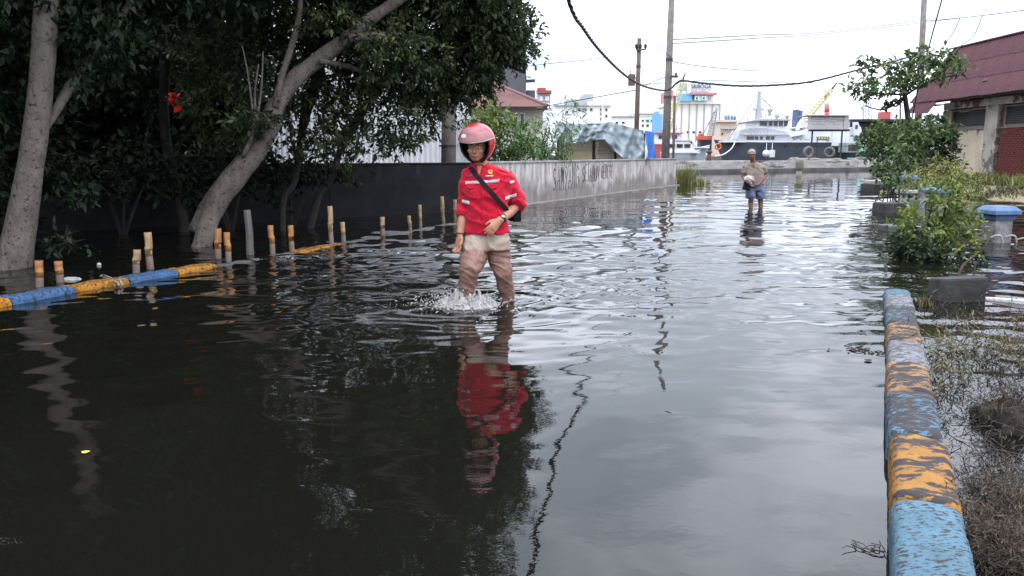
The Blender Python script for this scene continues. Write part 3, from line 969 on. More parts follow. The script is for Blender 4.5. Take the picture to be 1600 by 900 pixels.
for (x, y, Y_, rx, rz, ry, n_) in [(470, 5, 12.2, 90, 50, .7, 260), (560, 5, 12.2, 90, 55, .7, 300), (650, 0, 12.2, 90, 60, .8, 340), (600, 70, 11.0, 40, 14, .3, 34), (520, 30, 11.0, 40, 12, .3, 30), (730, 0, 12.2, 80, 60, .8, 340),
                             (775, 45, 12.6, 50, 50, .6, 260), (806, 66, 12.8, 18, 20, .35, 46), (728, 88, 12.6, 55, 48, .6, 230), (680, 130, 12.8, 60, 44, .5, 130), (735, 125, 12.8, 28, 26, .4, 46), (620, 90, 12, 80, 55, .8, 230),
                             (540, 130, 12.4, 70, 45, .5, 90), (600, 180, 12.2, 80, 50, .6, 62), (500, 205, 12, 75, 45, .5, 55), (560, 230, 12.4, 80, 22, .4, 30), (440, 130, 11.6, 55, 60, .5, 50),
                             (395, 200, 10.9, 40, 12, .3, 30), (645, 195, 12.6, 34, 34, .4, 34), (440, 50, 12.2, 55, 55, .6, 110), (350, 50, 12.2, 80, 80, .8, 260), (340, 160, 11.8, 50, 60, .5, 90),
                             (520, -110, 11.5, 130, 90, 1.2, 520), (660, -100, 12, 120, 80, 1.1, 480), (760, -70, 12.3, 60, 60, .8, 240), (440, -230, 11.4, 150, 100, 1.3, 520), (600, -250, 11.8, 140, 110, 1.3, 520), (720, -200, 12.2, 70, 80, .8, 260),
                             (550, -390, 11.6, 150, 100, 1.3, 460), (680, -330, 12, 80, 80, 1, 260)]:
    bl.append((*PB(x, y, Y_, rx, rz, ry)[:2], n_ * 1.15))
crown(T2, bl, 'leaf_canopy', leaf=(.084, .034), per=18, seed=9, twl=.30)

# --- thin trees in the shade behind
for (lab, l, Y0, Y1, blobs) in [
    ('thin dark-barked tree in deep shade left of the leaning trunk', [(288, 345, 9), (280, 310, 8.5), (262, 240, 8), (256, 160, 8), (262, 80, 7), (270, -40, 5), (262, -180, 4)], 12.4, 12.8,
     [(250, 60, 13, 110, 90, 1, 330), (200, 130, 13.4, 70, 50, .7, 120), (300, -60, 13, 130, 90, 1.1, 330)]),
    ('slim crooked dark tree just right of the leaning trunk', [(440, 345, 5), (443, 310, 5), (460, 285, 5), (468, 225, 5), (480, 150, 4.5), (520, 70, 3)], 12.6, 13,
     [(500, 90, 13.2, 70, 45, .6, 70), (470, 180, 13, 50, 50, .5, 26), (540, 20, 13.4, 90, 50, .7, 220)]),
    ('short dark tree leaning over the foot of the black wall', [(478, 330, 6), (498, 305, 6), (522, 270, 7), (530, 240, 5), (560, 190, 4), (600, 130, 3)], 13.0, 14,
     [(590, 140, 14, 70, 50, .6, 36), (640, 95, 14.2, 70, 45, .6, 80), (545, 205, 13.8, 60, 36, .5, 22)]),
    ('thin leaning tree at the far left edge behind the pale trunk', [(-6, 330, 6), (2, 260, 5), (14, 190, 5), (30, 120, 4), (36, 20, 3)], 9.8, 10.2,
     [(20, 90, 10.4, 70, 80, .7, 230), (-20, 220, 10.2, 50, 70, .5, 140)])]:
    root = thing('tree', lab, 'tree', on(l[0][0], l[0][1]))
    mb = MB(); P_ = trunk_pts(l, Y0, Y1); P_[0].z = min(P_[0].z, -.2)
    limb(mb, P_, [r_ * Y0 / F for _, _, r_ in l], 9, .12)
    for k in range(3):
        s_ = P_[3 + k % 2]; c = blobs[k % len(blobs)]
        e = at(c[0], c[1], c[2])
        limb(mb, [s_, (s_ + e) / 2 + Vector((0, 0, .15)), e], [.05, .035, .015], 6, .1)
    mb.build('trunk', M['bark_dark'], root, smooth=True)
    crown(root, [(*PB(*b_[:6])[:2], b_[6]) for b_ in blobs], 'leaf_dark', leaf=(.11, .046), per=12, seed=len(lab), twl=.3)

# --- the dense wood behind and to the left: reads as one dark mass
def wood(lab, n_, area, seed):
    r_ = random.Random(seed); bl = []; mbt = MB()
    for i in range(n_):
        x, y, z, rad_ = area(r_)
        bl.append(((x, y, z), (rad_, rad_, rad_ * .8), 130))
        if i % 4 == 0: limb(mbt, [(x, y, -.3), (x + r_.uniform(-.3, .3), y, 1.4), (x + r_.uniform(-.6, .6), y, 3.5)], [.13, .11, .07], 6)
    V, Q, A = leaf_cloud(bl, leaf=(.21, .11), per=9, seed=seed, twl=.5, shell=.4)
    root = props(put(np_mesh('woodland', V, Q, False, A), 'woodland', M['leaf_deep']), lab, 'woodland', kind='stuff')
    ORG[root.name] = Vector((0, 0, 0))
    mbt.build('trunks', M['bark_dark'], root, smooth=True)
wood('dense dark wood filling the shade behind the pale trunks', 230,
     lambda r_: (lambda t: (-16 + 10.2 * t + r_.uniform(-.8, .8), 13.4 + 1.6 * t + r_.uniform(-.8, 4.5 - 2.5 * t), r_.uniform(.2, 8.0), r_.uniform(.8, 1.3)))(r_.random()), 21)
wood('added thicket mostly out of view on the far left, keeping light from the grove', 95,  # added thicket, mostly out of view, blocks light entering from the left
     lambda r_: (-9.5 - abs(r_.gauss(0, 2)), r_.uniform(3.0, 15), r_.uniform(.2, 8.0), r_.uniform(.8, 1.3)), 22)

for (lab, px, Y_, sd_, blobs) in [('dark bush before the black wall behind the leaning trunk', 360, 12.6, 81, [(330, 262, 12.7, 50, 30, .35, 60), (390, 255, 12.8, 44, 30, .35, 50), (300, 285, 12.6, 40, 26, .3, 40)]),
                     ('dark bush before the black wall right of the leaning trunk', 455, 13.2, 82, [(450, 262, 13.2, 44, 24, .3, 40), (500, 262, 13.5, 40, 16, .3, 26), (430, 290, 13, 26, 24, .3, 22)]),
                     ('dark bush before the black wall right of the pale trunk', 190, 12.0, 83, [(200, 265, 12.2, 70, 34, .4, 80), (140, 275, 11.8, 50, 34, .4, 60), (250, 270, 12.4, 40, 30, .4, 40)])]:
    b_ = at(px, 340, Y_); b_.z = -.1
    root = thing('shrub', lab, 'shrub', b_)
    mb = MB()
    for bb in blobs: limb(mb, [b_, at((bb[0] + px) / 2, 300, Y_), at(bb[0], bb[1], bb[2])], [.03, .02, .008], 5)
    mb.build('stems', M['bark_dark'], root)
    crown(root, [(*PB(*q[:6])[:2], q[6]) for q in blobs], 'leaf_deep', 'foliage', leaf=(.12, .055), per=10, seed=sd_, twl=.28)

# low sprigs over the water under the pale trunk
for (lab, px, py, Y_, sz, n_) in [('low leafy sprig reaching over the water beside the pale trunk', 105, 378, 8.6, 26, 16), ('hanging leafy twig right of the pale trunk', 130, 300, 9.2, 30, 18),
                             ('small leafy water sprout on the elbow of the leaning trunk', 400, 182, 10.5, 30, 26)]:
    root = thing('leafy_sprig', lab, 'sprig', at(px - 30, py + 12, Y_))
    mb = MB(); limb(mb, [at(px - 34, py + 14, Y_), at(px - 10, py + 4, Y_), at(px + 28, py - 4, Y_)], [.012, .009, .004], 5)
    mb.build('stem', M['bark_dark'], root)
    crown(root, [(*PB(px, py, Y_, sz, 9, .12)[:2], n_)], 'leaf_canopy' if px > 300 else 'leaf_dark', 'foliage', leaf=(.085, .038), per=7, seed=px, twl=.15)

# red cloth caught among the branches
M['red_cloth'] = mk('red_cloth', (0.85, 0.025, 0.02), (0.75, 0.02, 0.015), 14, 0.7, 0.3, 20)
cc = at(272, 160, 11.3)
mb = MB(); mb.grid(lambda u, v: cc + Vector(((u - .5) * .13 + .03 * math.sin(v * 9), .06 * math.sin(u * 8 + v * 5), (v - .5) * .22 + .03 * math.sin(u * 7))), 8, 10)
mb.build('red_cloth', M['red_cloth'], smooth=True, label='scrap of bright red cloth hanging in the dark branches', cat='cloth')

# --- shrubs behind the pale wall
def shrub(name, lab, px, basepy, Y_, blobs, mat, leaf, per, seed, group=None, stems=5, droop=.15, z0=None, twl=.25, cat='shrub'):
    b_ = at(px, basepy, Y_)
    if z0 is not None: b_.z = z0
    root = thing(name, lab, cat, b_, group)
    r_ = random.Random(seed); mb = MB()
    for i in range(stems):
        bb = blobs[i % len(blobs)]
        e = at(bb[0] + r_.uniform(-.4, .4) * bb[3], bb[1] + r_.uniform(-.4, .4) * bb[4], bb[2])
        s_ = b_ + Vector((r_.uniform(-.1, .1), r_.uniform(-.05, .05), -.05))
        limb(mb, [s_, s_ * .5 + e * .5 + Vector((r_.uniform(-.05, .05), 0, .1)), e], [.018, .012, .005], 5)
    mb.build('stems', M['bark_dark'], root)
    crown(root, [(*PB(*q[:6])[:2], q[6]) for q in blobs], mat, 'foliage', leaf=leaf, per=per, seed=seed, droop=droop, twl=twl)
    return root


shrub('shrub', 'bright yellow-green shrub peeping out above the red helmet', 765, 250, 20, [(772, 182, 20, 20, 16, .35, 55), (752, 205, 20, 22, 26, .4, 50)], 'leaf_bright', (.13, .05), 10, 41, z0=.16)
shrub('shrub', 'leafy green shrub behind the wall just right of the helmet', 800, 250, 20.5, [(800, 229, 20.5, 24, 22, .4, 75), (815, 215, 20.6, 18, 18, .35, 30), (783, 240, 20.3, 20, 12, .3, 40)], 'leaf_mid', (.17, .035), 9, 42, z0=.16)
shrub('shrub', 'tall feathery green shrub behind the wall before the red-roofed house', 840, 250, 21.5, [(838, 222, 21.5, 22, 26, .35, 55), (852, 192, 21.6, 12, 22, .25, 14), (830, 240, 21.3, 28, 10, .3, 45)], 'leaf_mid', (.20, .03), 8, 43, z0=.16)
shrub('shrub', 'sparse feathery plant behind the wall at the left end of the tarpaulin', 878, 252, 21.5, [(880, 225, 21.6, 18, 26, .25, 40), (893, 195, 21.8, 20, 26, .25, 30), (866, 240, 21.4, 16, 12, .25, 36)], 'leaf_mid', (.20, .028), 7, 44, z0=.16)
# grass at the end of the wall
def tuft(lab, c, n_, h, spread, mat, seed, name='grass_tuft', cat='grass', lean=0.5, w=.012, kind=None):
    r = np.random.default_rng(seed)
    c = np.array(c)
    base = c + np.stack([r.normal(size=n_) * spread, r.normal(size=n_) * spread * .7, np.zeros(n_)], 1)
    a = r.uniform(0, 6.28, n_); ln = r.random(n_) * lean
    hh = h * (0.5 + 0.6 * r.random(n_))
    dx = np.stack([np.cos(a), np.sin(a), np.zeros(n_)], 1)
    sidev = np.stack([-np.sin(a), np.cos(a), np.zeros(n_)], 1) * w
    rows = []
    for t, ww in ((0, 1), (.4, .9), (.75, .6), (1.0, .08)):
        ctr = base + dx * (ln * hh * t * t)[:, None] + np.array([0, 0, 1.0]) * (hh * (t - .35 * ln * t * t))[:, None]
        rows.append(ctr - sidev * ww); rows.append(ctr + sidev * ww)
    V = np.stack(rows, 1).reshape(-1, 3)
    i = np.arange(n_)[:, None] * 8
    Q = np.concatenate([i + np.array([[0, 1, 3, 2]]), i + np.array([[2, 3, 5, 4]]), i + np.array([[4, 5, 7, 6]])])
    A = np.repeat(np.clip(r.normal(.5, .25, n_), 0, 1), 8)
    org = Vector(c)
    o = put(np_mesh(name, V - np.array(org), Q, False, A), name, M[mat], None, org)
    return props(o, lab, cat, None, kind)


ge = on(1070, 288)
tuft('clump of yellow-green grass growing at the end of the pale wall', (ge.x + .05, ge.y + .1, -.05), 240, .85, .22, 'leaf_grass', 5, w=.014)
tuft('small grass tuft leaning at the foot of the wall end', (ge.x + .55, ge.y - .2, -.05), 90, .35, .16, 'leaf_grass', 6, w=.012)
# mossy post standing in the far water
mp = on(1248, 277)
root = thing('mooring_post', 'mossy mooring post with growth hanging, alone in the far water', 'post', (mp.x, mp.y, -.2))
M['moss'] = mk('moss', (0.16, 0.18, 0.10), (0.24, 0.22, 0.17), 9, 0.9, 0.4, 20)
sc_ = mp.y / F
mb = MB(); mb.tube([mp - Vector((0, 0, .2)), mp + Vector((0, 0, 10 * sc_))], [.16, .13], 9); mb.build('shaft', M['moss'], root, smooth=True)
mb = MB(); mb.tube([mp + Vector((0, 0, 10 * sc_)), mp + Vector((0, 0, 14 * sc_)), mp + Vector((0, 0, 22 * sc_)), mp + Vector((0, 0, 27 * sc_)), mp + Vector((0, 0, 29 * sc_))], [.12, .22, .20, .24, .08], 7); mb.build('head', M['moss'], root, smooth=True)

# --- right bank: spreading terminalia
Y = 24.0
TR = thing('terminalia_tree', 'slender tree with flat tiers of leaves beside the red roof', 'tree', (at(1420, 200, Y).x, Y, .1))
s_ = Y / F
mb = MB()
limb(mb, [Vector((at(1424, 290, Y).x, Y, 0)), at(1422, 230, Y), at(1418, 180, Y), at(1414, 140, Y), at(1424, 100, Y), at(1438, 76, Y)], [5 * s_, 4.5 * s_, 4 * s_, 3.5 * s_, 2.2 * s_, 1 * s_], 8, .1)
for (x, y, dy) in ((1330, 140, -.5), (1365, 98, .4), (1465, 100, .5), (1500, 118, -.3), (1385, 160, .3), (1350, 165, -.2), (1440, 120, -.8), (1475, 85, .1)):
    limb(mb, [at(1416, 148 if y > 110 else 118, Y), at((1416 + x) / 2, y + 6, Y + dy / 2), at(x, y, Y + dy)], [1.8 * s_, 1.3 * s_, .6 * s_], 6)
mb.build('trunk', M['bark_dark'], TR, smooth=True)
crown(TR, [(*PB(*q[:6])[:2], q[6]) for q in [(1368, 100, 24.3, 22, 4, .5, 18), (1415, 102, 24, 30, 4, .7, 26), (1460, 90, 24.3, 34, 5, .6, 30), (1482, 108, 24, 26, 5, .6, 28), (1440, 122, 23.6, 36, 5, .6, 32),
      (1392, 136, 24, 34, 4, .6, 28), (1345, 133, 23.6, 22, 4, .5, 20), (1350, 150, 23.7, 10, 8, .3, 9), (1388, 152, 24, 8, 9, .3, 8), (1430, 86, 24, 26, 3, .4, 14)]],
      'leaf_terminalia', leaf=(.17, .085), per=7, seed=77, droop=.02, twl=.2)

# bushes in front of the house
shrub('shrub', 'large dark rounded bush below the tiered tree', 1390, 280, 23, [(1375, 222, 23, 26, 20, .5, 60), (1405, 212, 23, 34, 16, .6, 85), (1400, 262, 22.6, 30, 20, .5, 70), (1440, 203, 23.4, 32, 12, .6, 60), (1358, 207, 23.2, 16, 8, .4, 18), (1410, 240, 23, 26, 20, .4, 50)], 'leaf_terminalia', (.14, .06), 9, 51, z0=0)
shrub('shrub', 'dark ivy-like bush climbing the corner of the plastered house', 1450, 285, 27, [(1462, 235, 27, 28, 36, .6, 170), (1450, 205, 27.3, 24, 22, .5, 90), (1475, 215, 27.3, 18, 26, .4, 60), (1445, 262, 26.6, 26, 22, .5, 90)], 'leaf_dark', (.13, .07), 10, 52, z0=.1)
shrub('shrub', 'thin upright sapling before the concrete blocks on the right', 1404, 330, 17.5, [(1400, 262, 17.5, 12, 30, .3, 18), (1408, 235, 17.5, 16, 20, .3, 20), (1398, 300, 17.4, 14, 24, .3, 22)], 'leaf_terminalia', (.12, .055), 6, 53, stems=3, z0=-.1)
shrub('shrub', 'bright green leafy shrub standing in the water by the right kerb', 1460, 405, 9.2, [(1436, 345, 9.2, 22, 20, .2, 28), (1478, 325, 9.2, 22, 28, .2, 36), (1450, 372, 9.1, 40, 22, .24, 48), (1498, 345, 9.2, 24, 28, .2, 34), (1490, 288, 9.2, 7, 22, .1, 14), (1508, 318, 9.3, 10, 22, .12, 9), (1480, 385, 9.1, 44, 14, .25, 30), (1412, 350, 9.1, 16, 18, .15, 18), (1462, 300, 9.2, 8, 18, .1, 9), (1520, 365, 9.3, 12, 20, .12, 8)],
      'leaf_bright', (.062, .030), 9, 54, stems=14, z0=-.1, twl=.14)
shrub('shrub', 'dark drowned weed at the left foot of the bright green shrub', 1410, 400, 9.0, [(1405, 390, 9.0, 12, 16, .12, 26), (1424, 380, 9.0, 12, 22, .12, 28), (1440, 398, 8.9, 26, 12, .15, 36), (1500, 400, 8.9, 30, 10, .15, 36)], 'leaf_dark', (.06, .03), 8, 55, stems=6, z0=-.1, twl=.12)
shrub('shrub', 'pale dry bush before the plastered wall of the house', 1465, 275, 22, [(1470, 268, 22, 36, 12, .4, 90), (1500, 290, 19.5, 34, 14, .4, 70), (1440, 285, 20, 26, 16, .4, 60)], 'leaf_grass', (.12, .03), 9, 56, z0=0)

# weeds along the foot of the house
def weeds(lab, pts, n_, h, mat, seed, w=.02, name='weeds'):
    r = np.random.default_rng(seed)
    Vs, Qs, As = [], [], []
    off = 0
    for (x, y, z, sx, sy) in pts:
        k = int(n_)
        base = np.stack([x + r.normal(size=k) * sx, y + r.normal(size=k) * sy, np.full(k, z)], 1)
        base[:, 2] = [bank_z(b_[0], b_[1]) if z is None or z > .05 else z for b_ in base] if z is not None and z > .05 else z
        a = r.uniform(0, 6.28, k); ln = .2 + r.random(k) * .9; hh = h * (.4 + .8 * r.random(k))
        dx = np.stack([np.cos(a), np.sin(a), np.zeros(k)], 1); sv = np.stack([-np.sin(a), np.cos(a), np.zeros(k)], 1) * w
        rows = []
        for t, ww in ((0, 1), (.55, .9), (1.0, .1)):
            c = base + dx * (ln * hh * t * t)[:, None] + np.array([0, 0, 1.]) * (hh * (t - .4 * ln * t * t))[:, None]
            rows += [c - sv * ww, c + sv * ww]
        Vs.append(np.stack(rows, 1).reshape(-1, 3))
        i = np.arange(k)[:, None] * 6 + off
        Qs += [i + np.array([[0, 1, 3, 2]]), i + np.array([[2, 3, 5, 4]])]
        As.append(np.repeat(np.clip(r.normal(.5, .25, k), 0, 1), 6)); off += 6 * k
    o = put(np_mesh(name, np.concatenate(Vs), np.concatenate(Qs), False, np.concatenate(As)), name, M[mat])
    return props(o, lab, 'weeds', kind='stuff')


pts = [(R.uniform(15.8, 17.3), R.uniform(20, 33), .1, .45, .7) for _ in range(26)]
weeds('green and dry weeds growing along the foot of the house wall', pts, 170, .42, 'leaf_grass', 61)
pts = [(R.uniform(13.4, 15.8), R.uniform(17.5, 30), .1, .6, .8) for _ in range(26)]
weeds('low dry grass over the verge before the house', pts, 150, .16, 'leaf_olive', 62)

# ================================================================== RIGHT SIDE: HOUSE
HX = 17.6
M['plaster'] = mk('plaster', (0.52, 0.43, 0.31), (0.38, 0.325, 0.25), 1.4, 0.9, 0.4, 14, c3=(0.11, 0.085, 0.078), scale3=1.15, lo3=0.535, hi3=0.56, stretch3=(1, 1, .8))
M['plaster_pale'] = mk('plaster_pale', (0.40, 0.36, 0.31), (0.28, 0.25, 0.215), 1.2, 0.9, 0.4, 14, c3=(0.12, 0.10, 0.095), scale3=1.6, lo3=0.50, hi3=0.54)
M['brick_a'] = mk('brick_a', (0.17, 0.036, 0.028), (0.10, 0.026, 0.022), 5, 0.9, 0.4, 30)
M['brick_b'] = mk('brick_b', (0.15, 0.035, 0.028), (0.09, 0.024, 0.02), 5, 0.9, 0.4, 30)
M['mortar'] = mk('mortar', (0.10, 0.06, 0.05), (0.06, 0.04, 0.035), 6, 0.95, 0.3)
M['frame_old'] = mk('frame_old', (0.20, 0.17, 0.145), (0.12, 0.105, 0.09), 6, 0.85, 0.3)
M['louvre'] = mk('louvre', (0.055, 0.052, 0.058), (0.035, 0.034, 0.038), 3, 0.6, 0.1)
M['white_flake'] = mk('white_flake', (0.62, 0.60, 0.57), (0.48, 0.45, 0.42), 2, 0.85, 0.3, c3=(0.16, 0.07, 0.06), scale3=1.3, lo3=0.52, hi3=0.58)
M['roof_red'] = mk('roof_red', (0.090, 0.028, 0.033), (0.058, 0.020, 0.025), 1.2, 0.75, 0.1, 20, c3=(0.09, 0.035, 0.03), scale3=1.6, lo3=0.58, hi3=0.72, stretch3=(.6, 2, .6))
hs = thing('brick_house', 'derelict brick and plaster house with dark red corrugated roof', 'house', (HX + 2, 27, 0))
wp = MB()
# plastered wall round the far window opening (real opening)
y0, y1 = 30.2, 33.4
wy0, wy1, wz0, wz1 = 30.35, 32.75, 2.15, 2.90
for (a, b_, c, d_) in ((y0, y1, -.1, wz0), (y0, wy0, wz0, wz1), (wy1, y1, wz0, wz1)):
    wp.bx(HX, HX + .18, a, b_, c, d_)
wp.build('plaster_wall', M['plaster'], hs)
mb = MB(); mb.bx(HX - .12, HX + .16, 29.42, 30.2, -.1, 2.95); mb.build('pillar', M['plaster_pale'], hs, bevel=.02)
mb = MB(); mb.bx(HX + .01, HX + .16, 18.0, 33.4, 2.95, 3.22); mb.build('eave_band', M['white_flake'], hs)
bwall = MB()
for (a, b_, c, d_) in ((18.0, 29.42, -.1, 2.12), (25.6, 25.9, 2.12, 2.95), (29.25, 29.42, 2.12, 2.95), (18, 22.4, 2.12, 2.95)):
    bwall.bx(HX + .03, HX + .2, a, b_, c, d_)
bpart = bwall.build('brick_wall', M['mortar'], hs)
bm_ = MB().bx(-.03, .03, -.107, .107, -.031, .031).mesh('brick', (0, 0, 0), False, .004)
bm2_ = bm_.copy(); bm_.materials.append(M['brick_a']); bm2_.materials.append(M['brick_b'])
for row in range(27):
    for k in range(11):
        yy = 29.30 - .116 * (row % 2) - k * .232
        c = Vector((HX + .012 + R.uniform(-.006, .006), yy, .06 + row * .0765))
        if row > 24 and k in (0,): continue
        o = put(bm_ if R.random() < .6 else bm2_, 'brick', None, bpart, M=Matrix.Translation(c))
for (a, b_) in ((wy0, wy1), (25.9, 29.25)):
    f = MB()
    xx = HX + .02
    f.bx(xx, xx + .1, a, b_, wz0 + .002, wz0 + .07); f.bx(xx, xx + .1, a, b_, wz1 - .06, wz1 - .002)
    f.bx(xx + .002, xx + .098, a + .002, a + .07, wz0 + .07, wz1 - .06); f.bx(xx + .002, xx + .098, b_ - .07, b_ - .002, wz0 + .07, wz1 - .06)
    win = f.build('window', M['frame_old'], hs)
    for k in range(9):
        z = wz0 + .10 + k * .066
        s2 = MB(); s2.box((xx + .07, (a + b_) / 2, z), (.012, b_ - a - .15, .066), Matrix.Rotation(.5, 3, 'Y')); s2.build('louvre_slat', M['louvre'], win)
    s2 = MB(); s2.bx(xx + .12, xx + .14, a + .05, b_ - .05, wz0, wz1); s2.build('pane', M['glass_dark'], win)
    s2 = MB(); s2.bx(HX - .05, HX + .02, a - .05, b_ + .05, wz0 - .05, wz0); s2.build('sill', M['frame_old'], win)
mb = MB(); mb.bx(HX + .2, 22, 33.2, 33.39, -.1, 3.2); mb.bx(21.8, 22, 18, 33.2, -.1, 3.2); mb.poly([(HX + .2, 33.2, 3.2), (22, 33.2, 3.2), (18.35, 33.2, 5.25)], (0, .15, 0)); mb.build('rear_wall', M['plaster_pale'], hs)
# roof sheets
e0, rg = Vector((16.68, 0, 3.28)), Vector((18.35, 0, 5.42))
sl_ = (rg - e0); slen = sl_.length; sv_ = sl_.normalized(); nv_ = Vector((-sv_.z, 0, sv_.x))
me_s = corrugated(.90, slen / 3 + .10, 6, .032).mesh('roof_sheet', (0, 0, 0), True)
def roof_place(c, tilt=0.0):
    # local x -> -Y (along eave), y -> up the slope, z -> out of the slope
    Mx = Matrix(((0, sv_.x, nv_.x, c.x), (-1, 0, 0, c.y), (0, sv_.z, nv_.z, c.z), (0, 0, 0, 1)))
    return put(me_s, 'roof_sheet', M['roof_red'], hs, M=Mx)
for row in range(3):
    for k in range(19):
        yy = 34.3 - .43 - k * .855
        c = e0 + sv_ * (slen * (row + .5) / 3) + nv_ * (.02 * row + .006 * (k % 2) + .02) + Vector((0, yy, 0)) + sv_ * R.uniform(-.02, .02)
        roof_place(c)
mb = MB(); mb.poly([(18.35, 18, 5.40), (22.4, 18, 3.1), (22.4, 34.3, 3.1), (18.35, 34.3, 5.40)], (0, 0, .04)); mb.build('rear_roof', M['roof_red'], hs)
mb = MB(); mb.beam((18.35, 18, 5.50), (18.35, 34.4, 5.50), .26, .05); mb.build('ridge_cap', M['roof_red'], hs)
mb = MB(); mb.beam((16.75, 18, 3.25), (16.75, 34.2, 3.25), .05, .14); mb.build('fascia', M['bark_dark'], hs)
mb = MB(); mb.bx(16.8, HX, 33.3, 34.1, 3.14, 3.18); mb.build('soffit', M['bark_dark'], hs)
# loose sheets slipping over the eave
for k, (yy, dz, xo) in enumerate(((33.5, -.34, -.20), (32.62, -.40, -.24))):
    c = Vector((16.68 + xo, yy, 3.28 + dz)) + nv_ * .02
    roof_place(c + sv_ * .35)
# black slab drawing the shade inside a hole in the roof
mb = MB(); c = e0 + sv_ * .62 + nv_ * .075 + Vector((0, 29.6, 0))
mb.box(c, (.02, .34, .10), Matrix(((nv_.x, 0, sv_.x), (0, 1, 0), (nv_.z, 0, sv_.z))), jit=.02); mb.build('roof_hole_shade', M['black'], hs)

# ---- low blue-capped pillars
M['pillar_white'] = mk('pillar_white', (0.26, 0.25, 0.25), (0.10, 0.095, 0.095), 5, 0.85, 0.4, 24, c3=(0.12, 0.11, 0.11), scale3=5, lo3=0.55, hi3=0.62, stretch3=(1, 1, .5))
M['cap_blue'] = mk('cap_blue', (0.06, 0.125, 0.25), (0.11, 0.18, 0.29), 6, 0.7, 0.3, 24, c3=(0.30, 0.20, 0.17), scale3=7, lo3=0.62, hi3=0.70)
M['cap_dark'] = mk('cap_dark', (0.045, 0.08, 0.17), (0.06, 0.10, 0.2), 6, 0.7, 0.3, 24)
def pillar(px0, px1, ptop, pbase, lab, lower=True):
    g = on((px0 + px1) / 2, pbase); Y_ = g.y; s_ = Y_ / F
    w = (px1 - px0) * s_; top = at(px0, ptop, Y_).z
    root = thing('capped_pillar', lab, 'pillar', (g.x, Y_, -.3), 'low blue-capped pillars on the right bank')
    yc = Y_ + w * .4
    rot = Matrix.Rotation(.12, 3, 'Z')
    h0 = top - .19
    mb = MB(); mb.box((g.x, yc, (h0 - .3) / 2), (w * .66, w * .66, h0 + .3), rot); mb.build('shaft', M['pillar_white'], root, bevel=.012)
    mb = MB(); mb.box((g.x, yc, h0 + .035), (w * .78, w * .78, .07), rot); mb.build('neck', M['cap_dark'], root, bevel=.006)
    mb = MB(); mb.box((g.x, yc, h0 + .10), (w, w, .055), rot); mb.box((g.x, yc, h0 + .155), (w * .98, w * .98, .055), rot, taper=.72); mb.build('cap', M['cap_blue'], root, bevel=.006)
    return root, g, yc, w
pr, g, yc, w = pillar(1544, 1589, 322, 379, 'nearest blue-capped pillar, at the right edge, with pale pipe loops')
mb = MB()
for sx in (-.42, .55):
    c0 = Vector((g.x + sx * w * .5, yc - w * .45, .05))
    limb(mb, [c0 + Vector((-.10, 0, .02)), c0 + Vector((-.04, -.02, .05)), c0 + Vector((.03, -.03, .03)), c0 + Vector((.06, -.03, -.12))], [.013, .014, .014, .012], 8)
c0 = Vector((g.x + w * .35, yc - w * .5, .04)); limb(mb, [c0, c0 + Vector((.15, -.02, .03)), c0 + Vector((.5, 0, .03))], [.012, .014, .012], 8)
mb.build('pipe_loop', M['concrete'], pr, smooth=True)
pillar(1452, 1484, 293, 330, 'middle blue-capped pillar half hidden behind the bright green shrub')
pillar(1412, 1434, 273, 312, 'farthest blue-capped pillar beside the dark bush')
# pale door-like panel beside the middle pillar
mb = MB(); g = on(1450, 325); mb.box((g.x, g.y + .2, .2), (.30, .10, .62), Matrix.Rotation(.2, 3, 'Z')); mb.build('stone_slab', M['pillar_white'], bevel=.01, label='upright pale slab between the two farther blue-capped pillars', cat='slab')
mb = MB(); g = on(1434, 318); mb.box((g.x, g.y + .2, .28), (.75, .5, .07)); mb.box((g.x + .25, g.y + .2, .05), (.12, .3, .5)); mb.box((g.x - .25, g.y + .2, .05), (.12, .3, .5)); mb.build('stone_bench', M['concrete'], bevel=.01, label='grey stone bench behind the middle blue-capped pillar', cat='bench')

# ---- concrete blocks in the water
def block(x0, x1, yt, yb, lab, mat='concrete_dark', depth=.4, jit=.015, rz=.1):
    g = on((x0 + x1) / 2, yb); s_ = g.y / F
    w = (x1 - x0) * s_; h = max(.05, at(x0, yt, g.y).z)
    mb = MB(); bm = bmesh.new(); 
    mb.box((0, 0, 0), (w, depth, h + .25), None, jit=jit)
    me = mb.mesh('concrete_block', (0, 0, 0), False, .02); bm.free()
    rr = Matrix.Rotation(rz, 4, 'Z')
    o = put(me, 'concrete_block', M[mat], M=Matrix.Translation((g.x, g.y + depth / 2, (h - .25) / 2)) @ rr)
    return props(o, lab, 'block')
block(1468, 1540, 438, 472, 'broken dark concrete block lying among the weeds, nearest of the blocks', depth=.26, jit=.035, rz=-.12)
block(1380, 1413, 318, 333, 'dark concrete block in the water at the foot of the sapling', depth=.5)
block(1364, 1402, 288, 299, 'farthest concrete block with a pale slab on top', depth=.9)
mb = MB(); g = on(1384, 298); mb.box((g.x, g.y + .5, .29), (1.0, .9, .06)); mb.build('stone_slab', M['concrete'], bevel=.01, label='pale slab lying on the farthest concrete block', cat='slab')
block(1386, 1410, 352, 362, 'low wet concrete block half sunk beside the bright green shrub', 'quay_low', depth=.3)
# pale concrete edge at the right
e0_, e1_ = on(1538, 468, .01), on(1640, 474, .01)
mb = MB(); mb.beam(e0_ - Vector((0, 0, .06)), e1_ - Vector((0, 0, .06)), .07, .16); mb.build('concrete_strip', M['litter'], bevel=.01, label='narrow pale concrete edging behind the broken block', cat='edging')
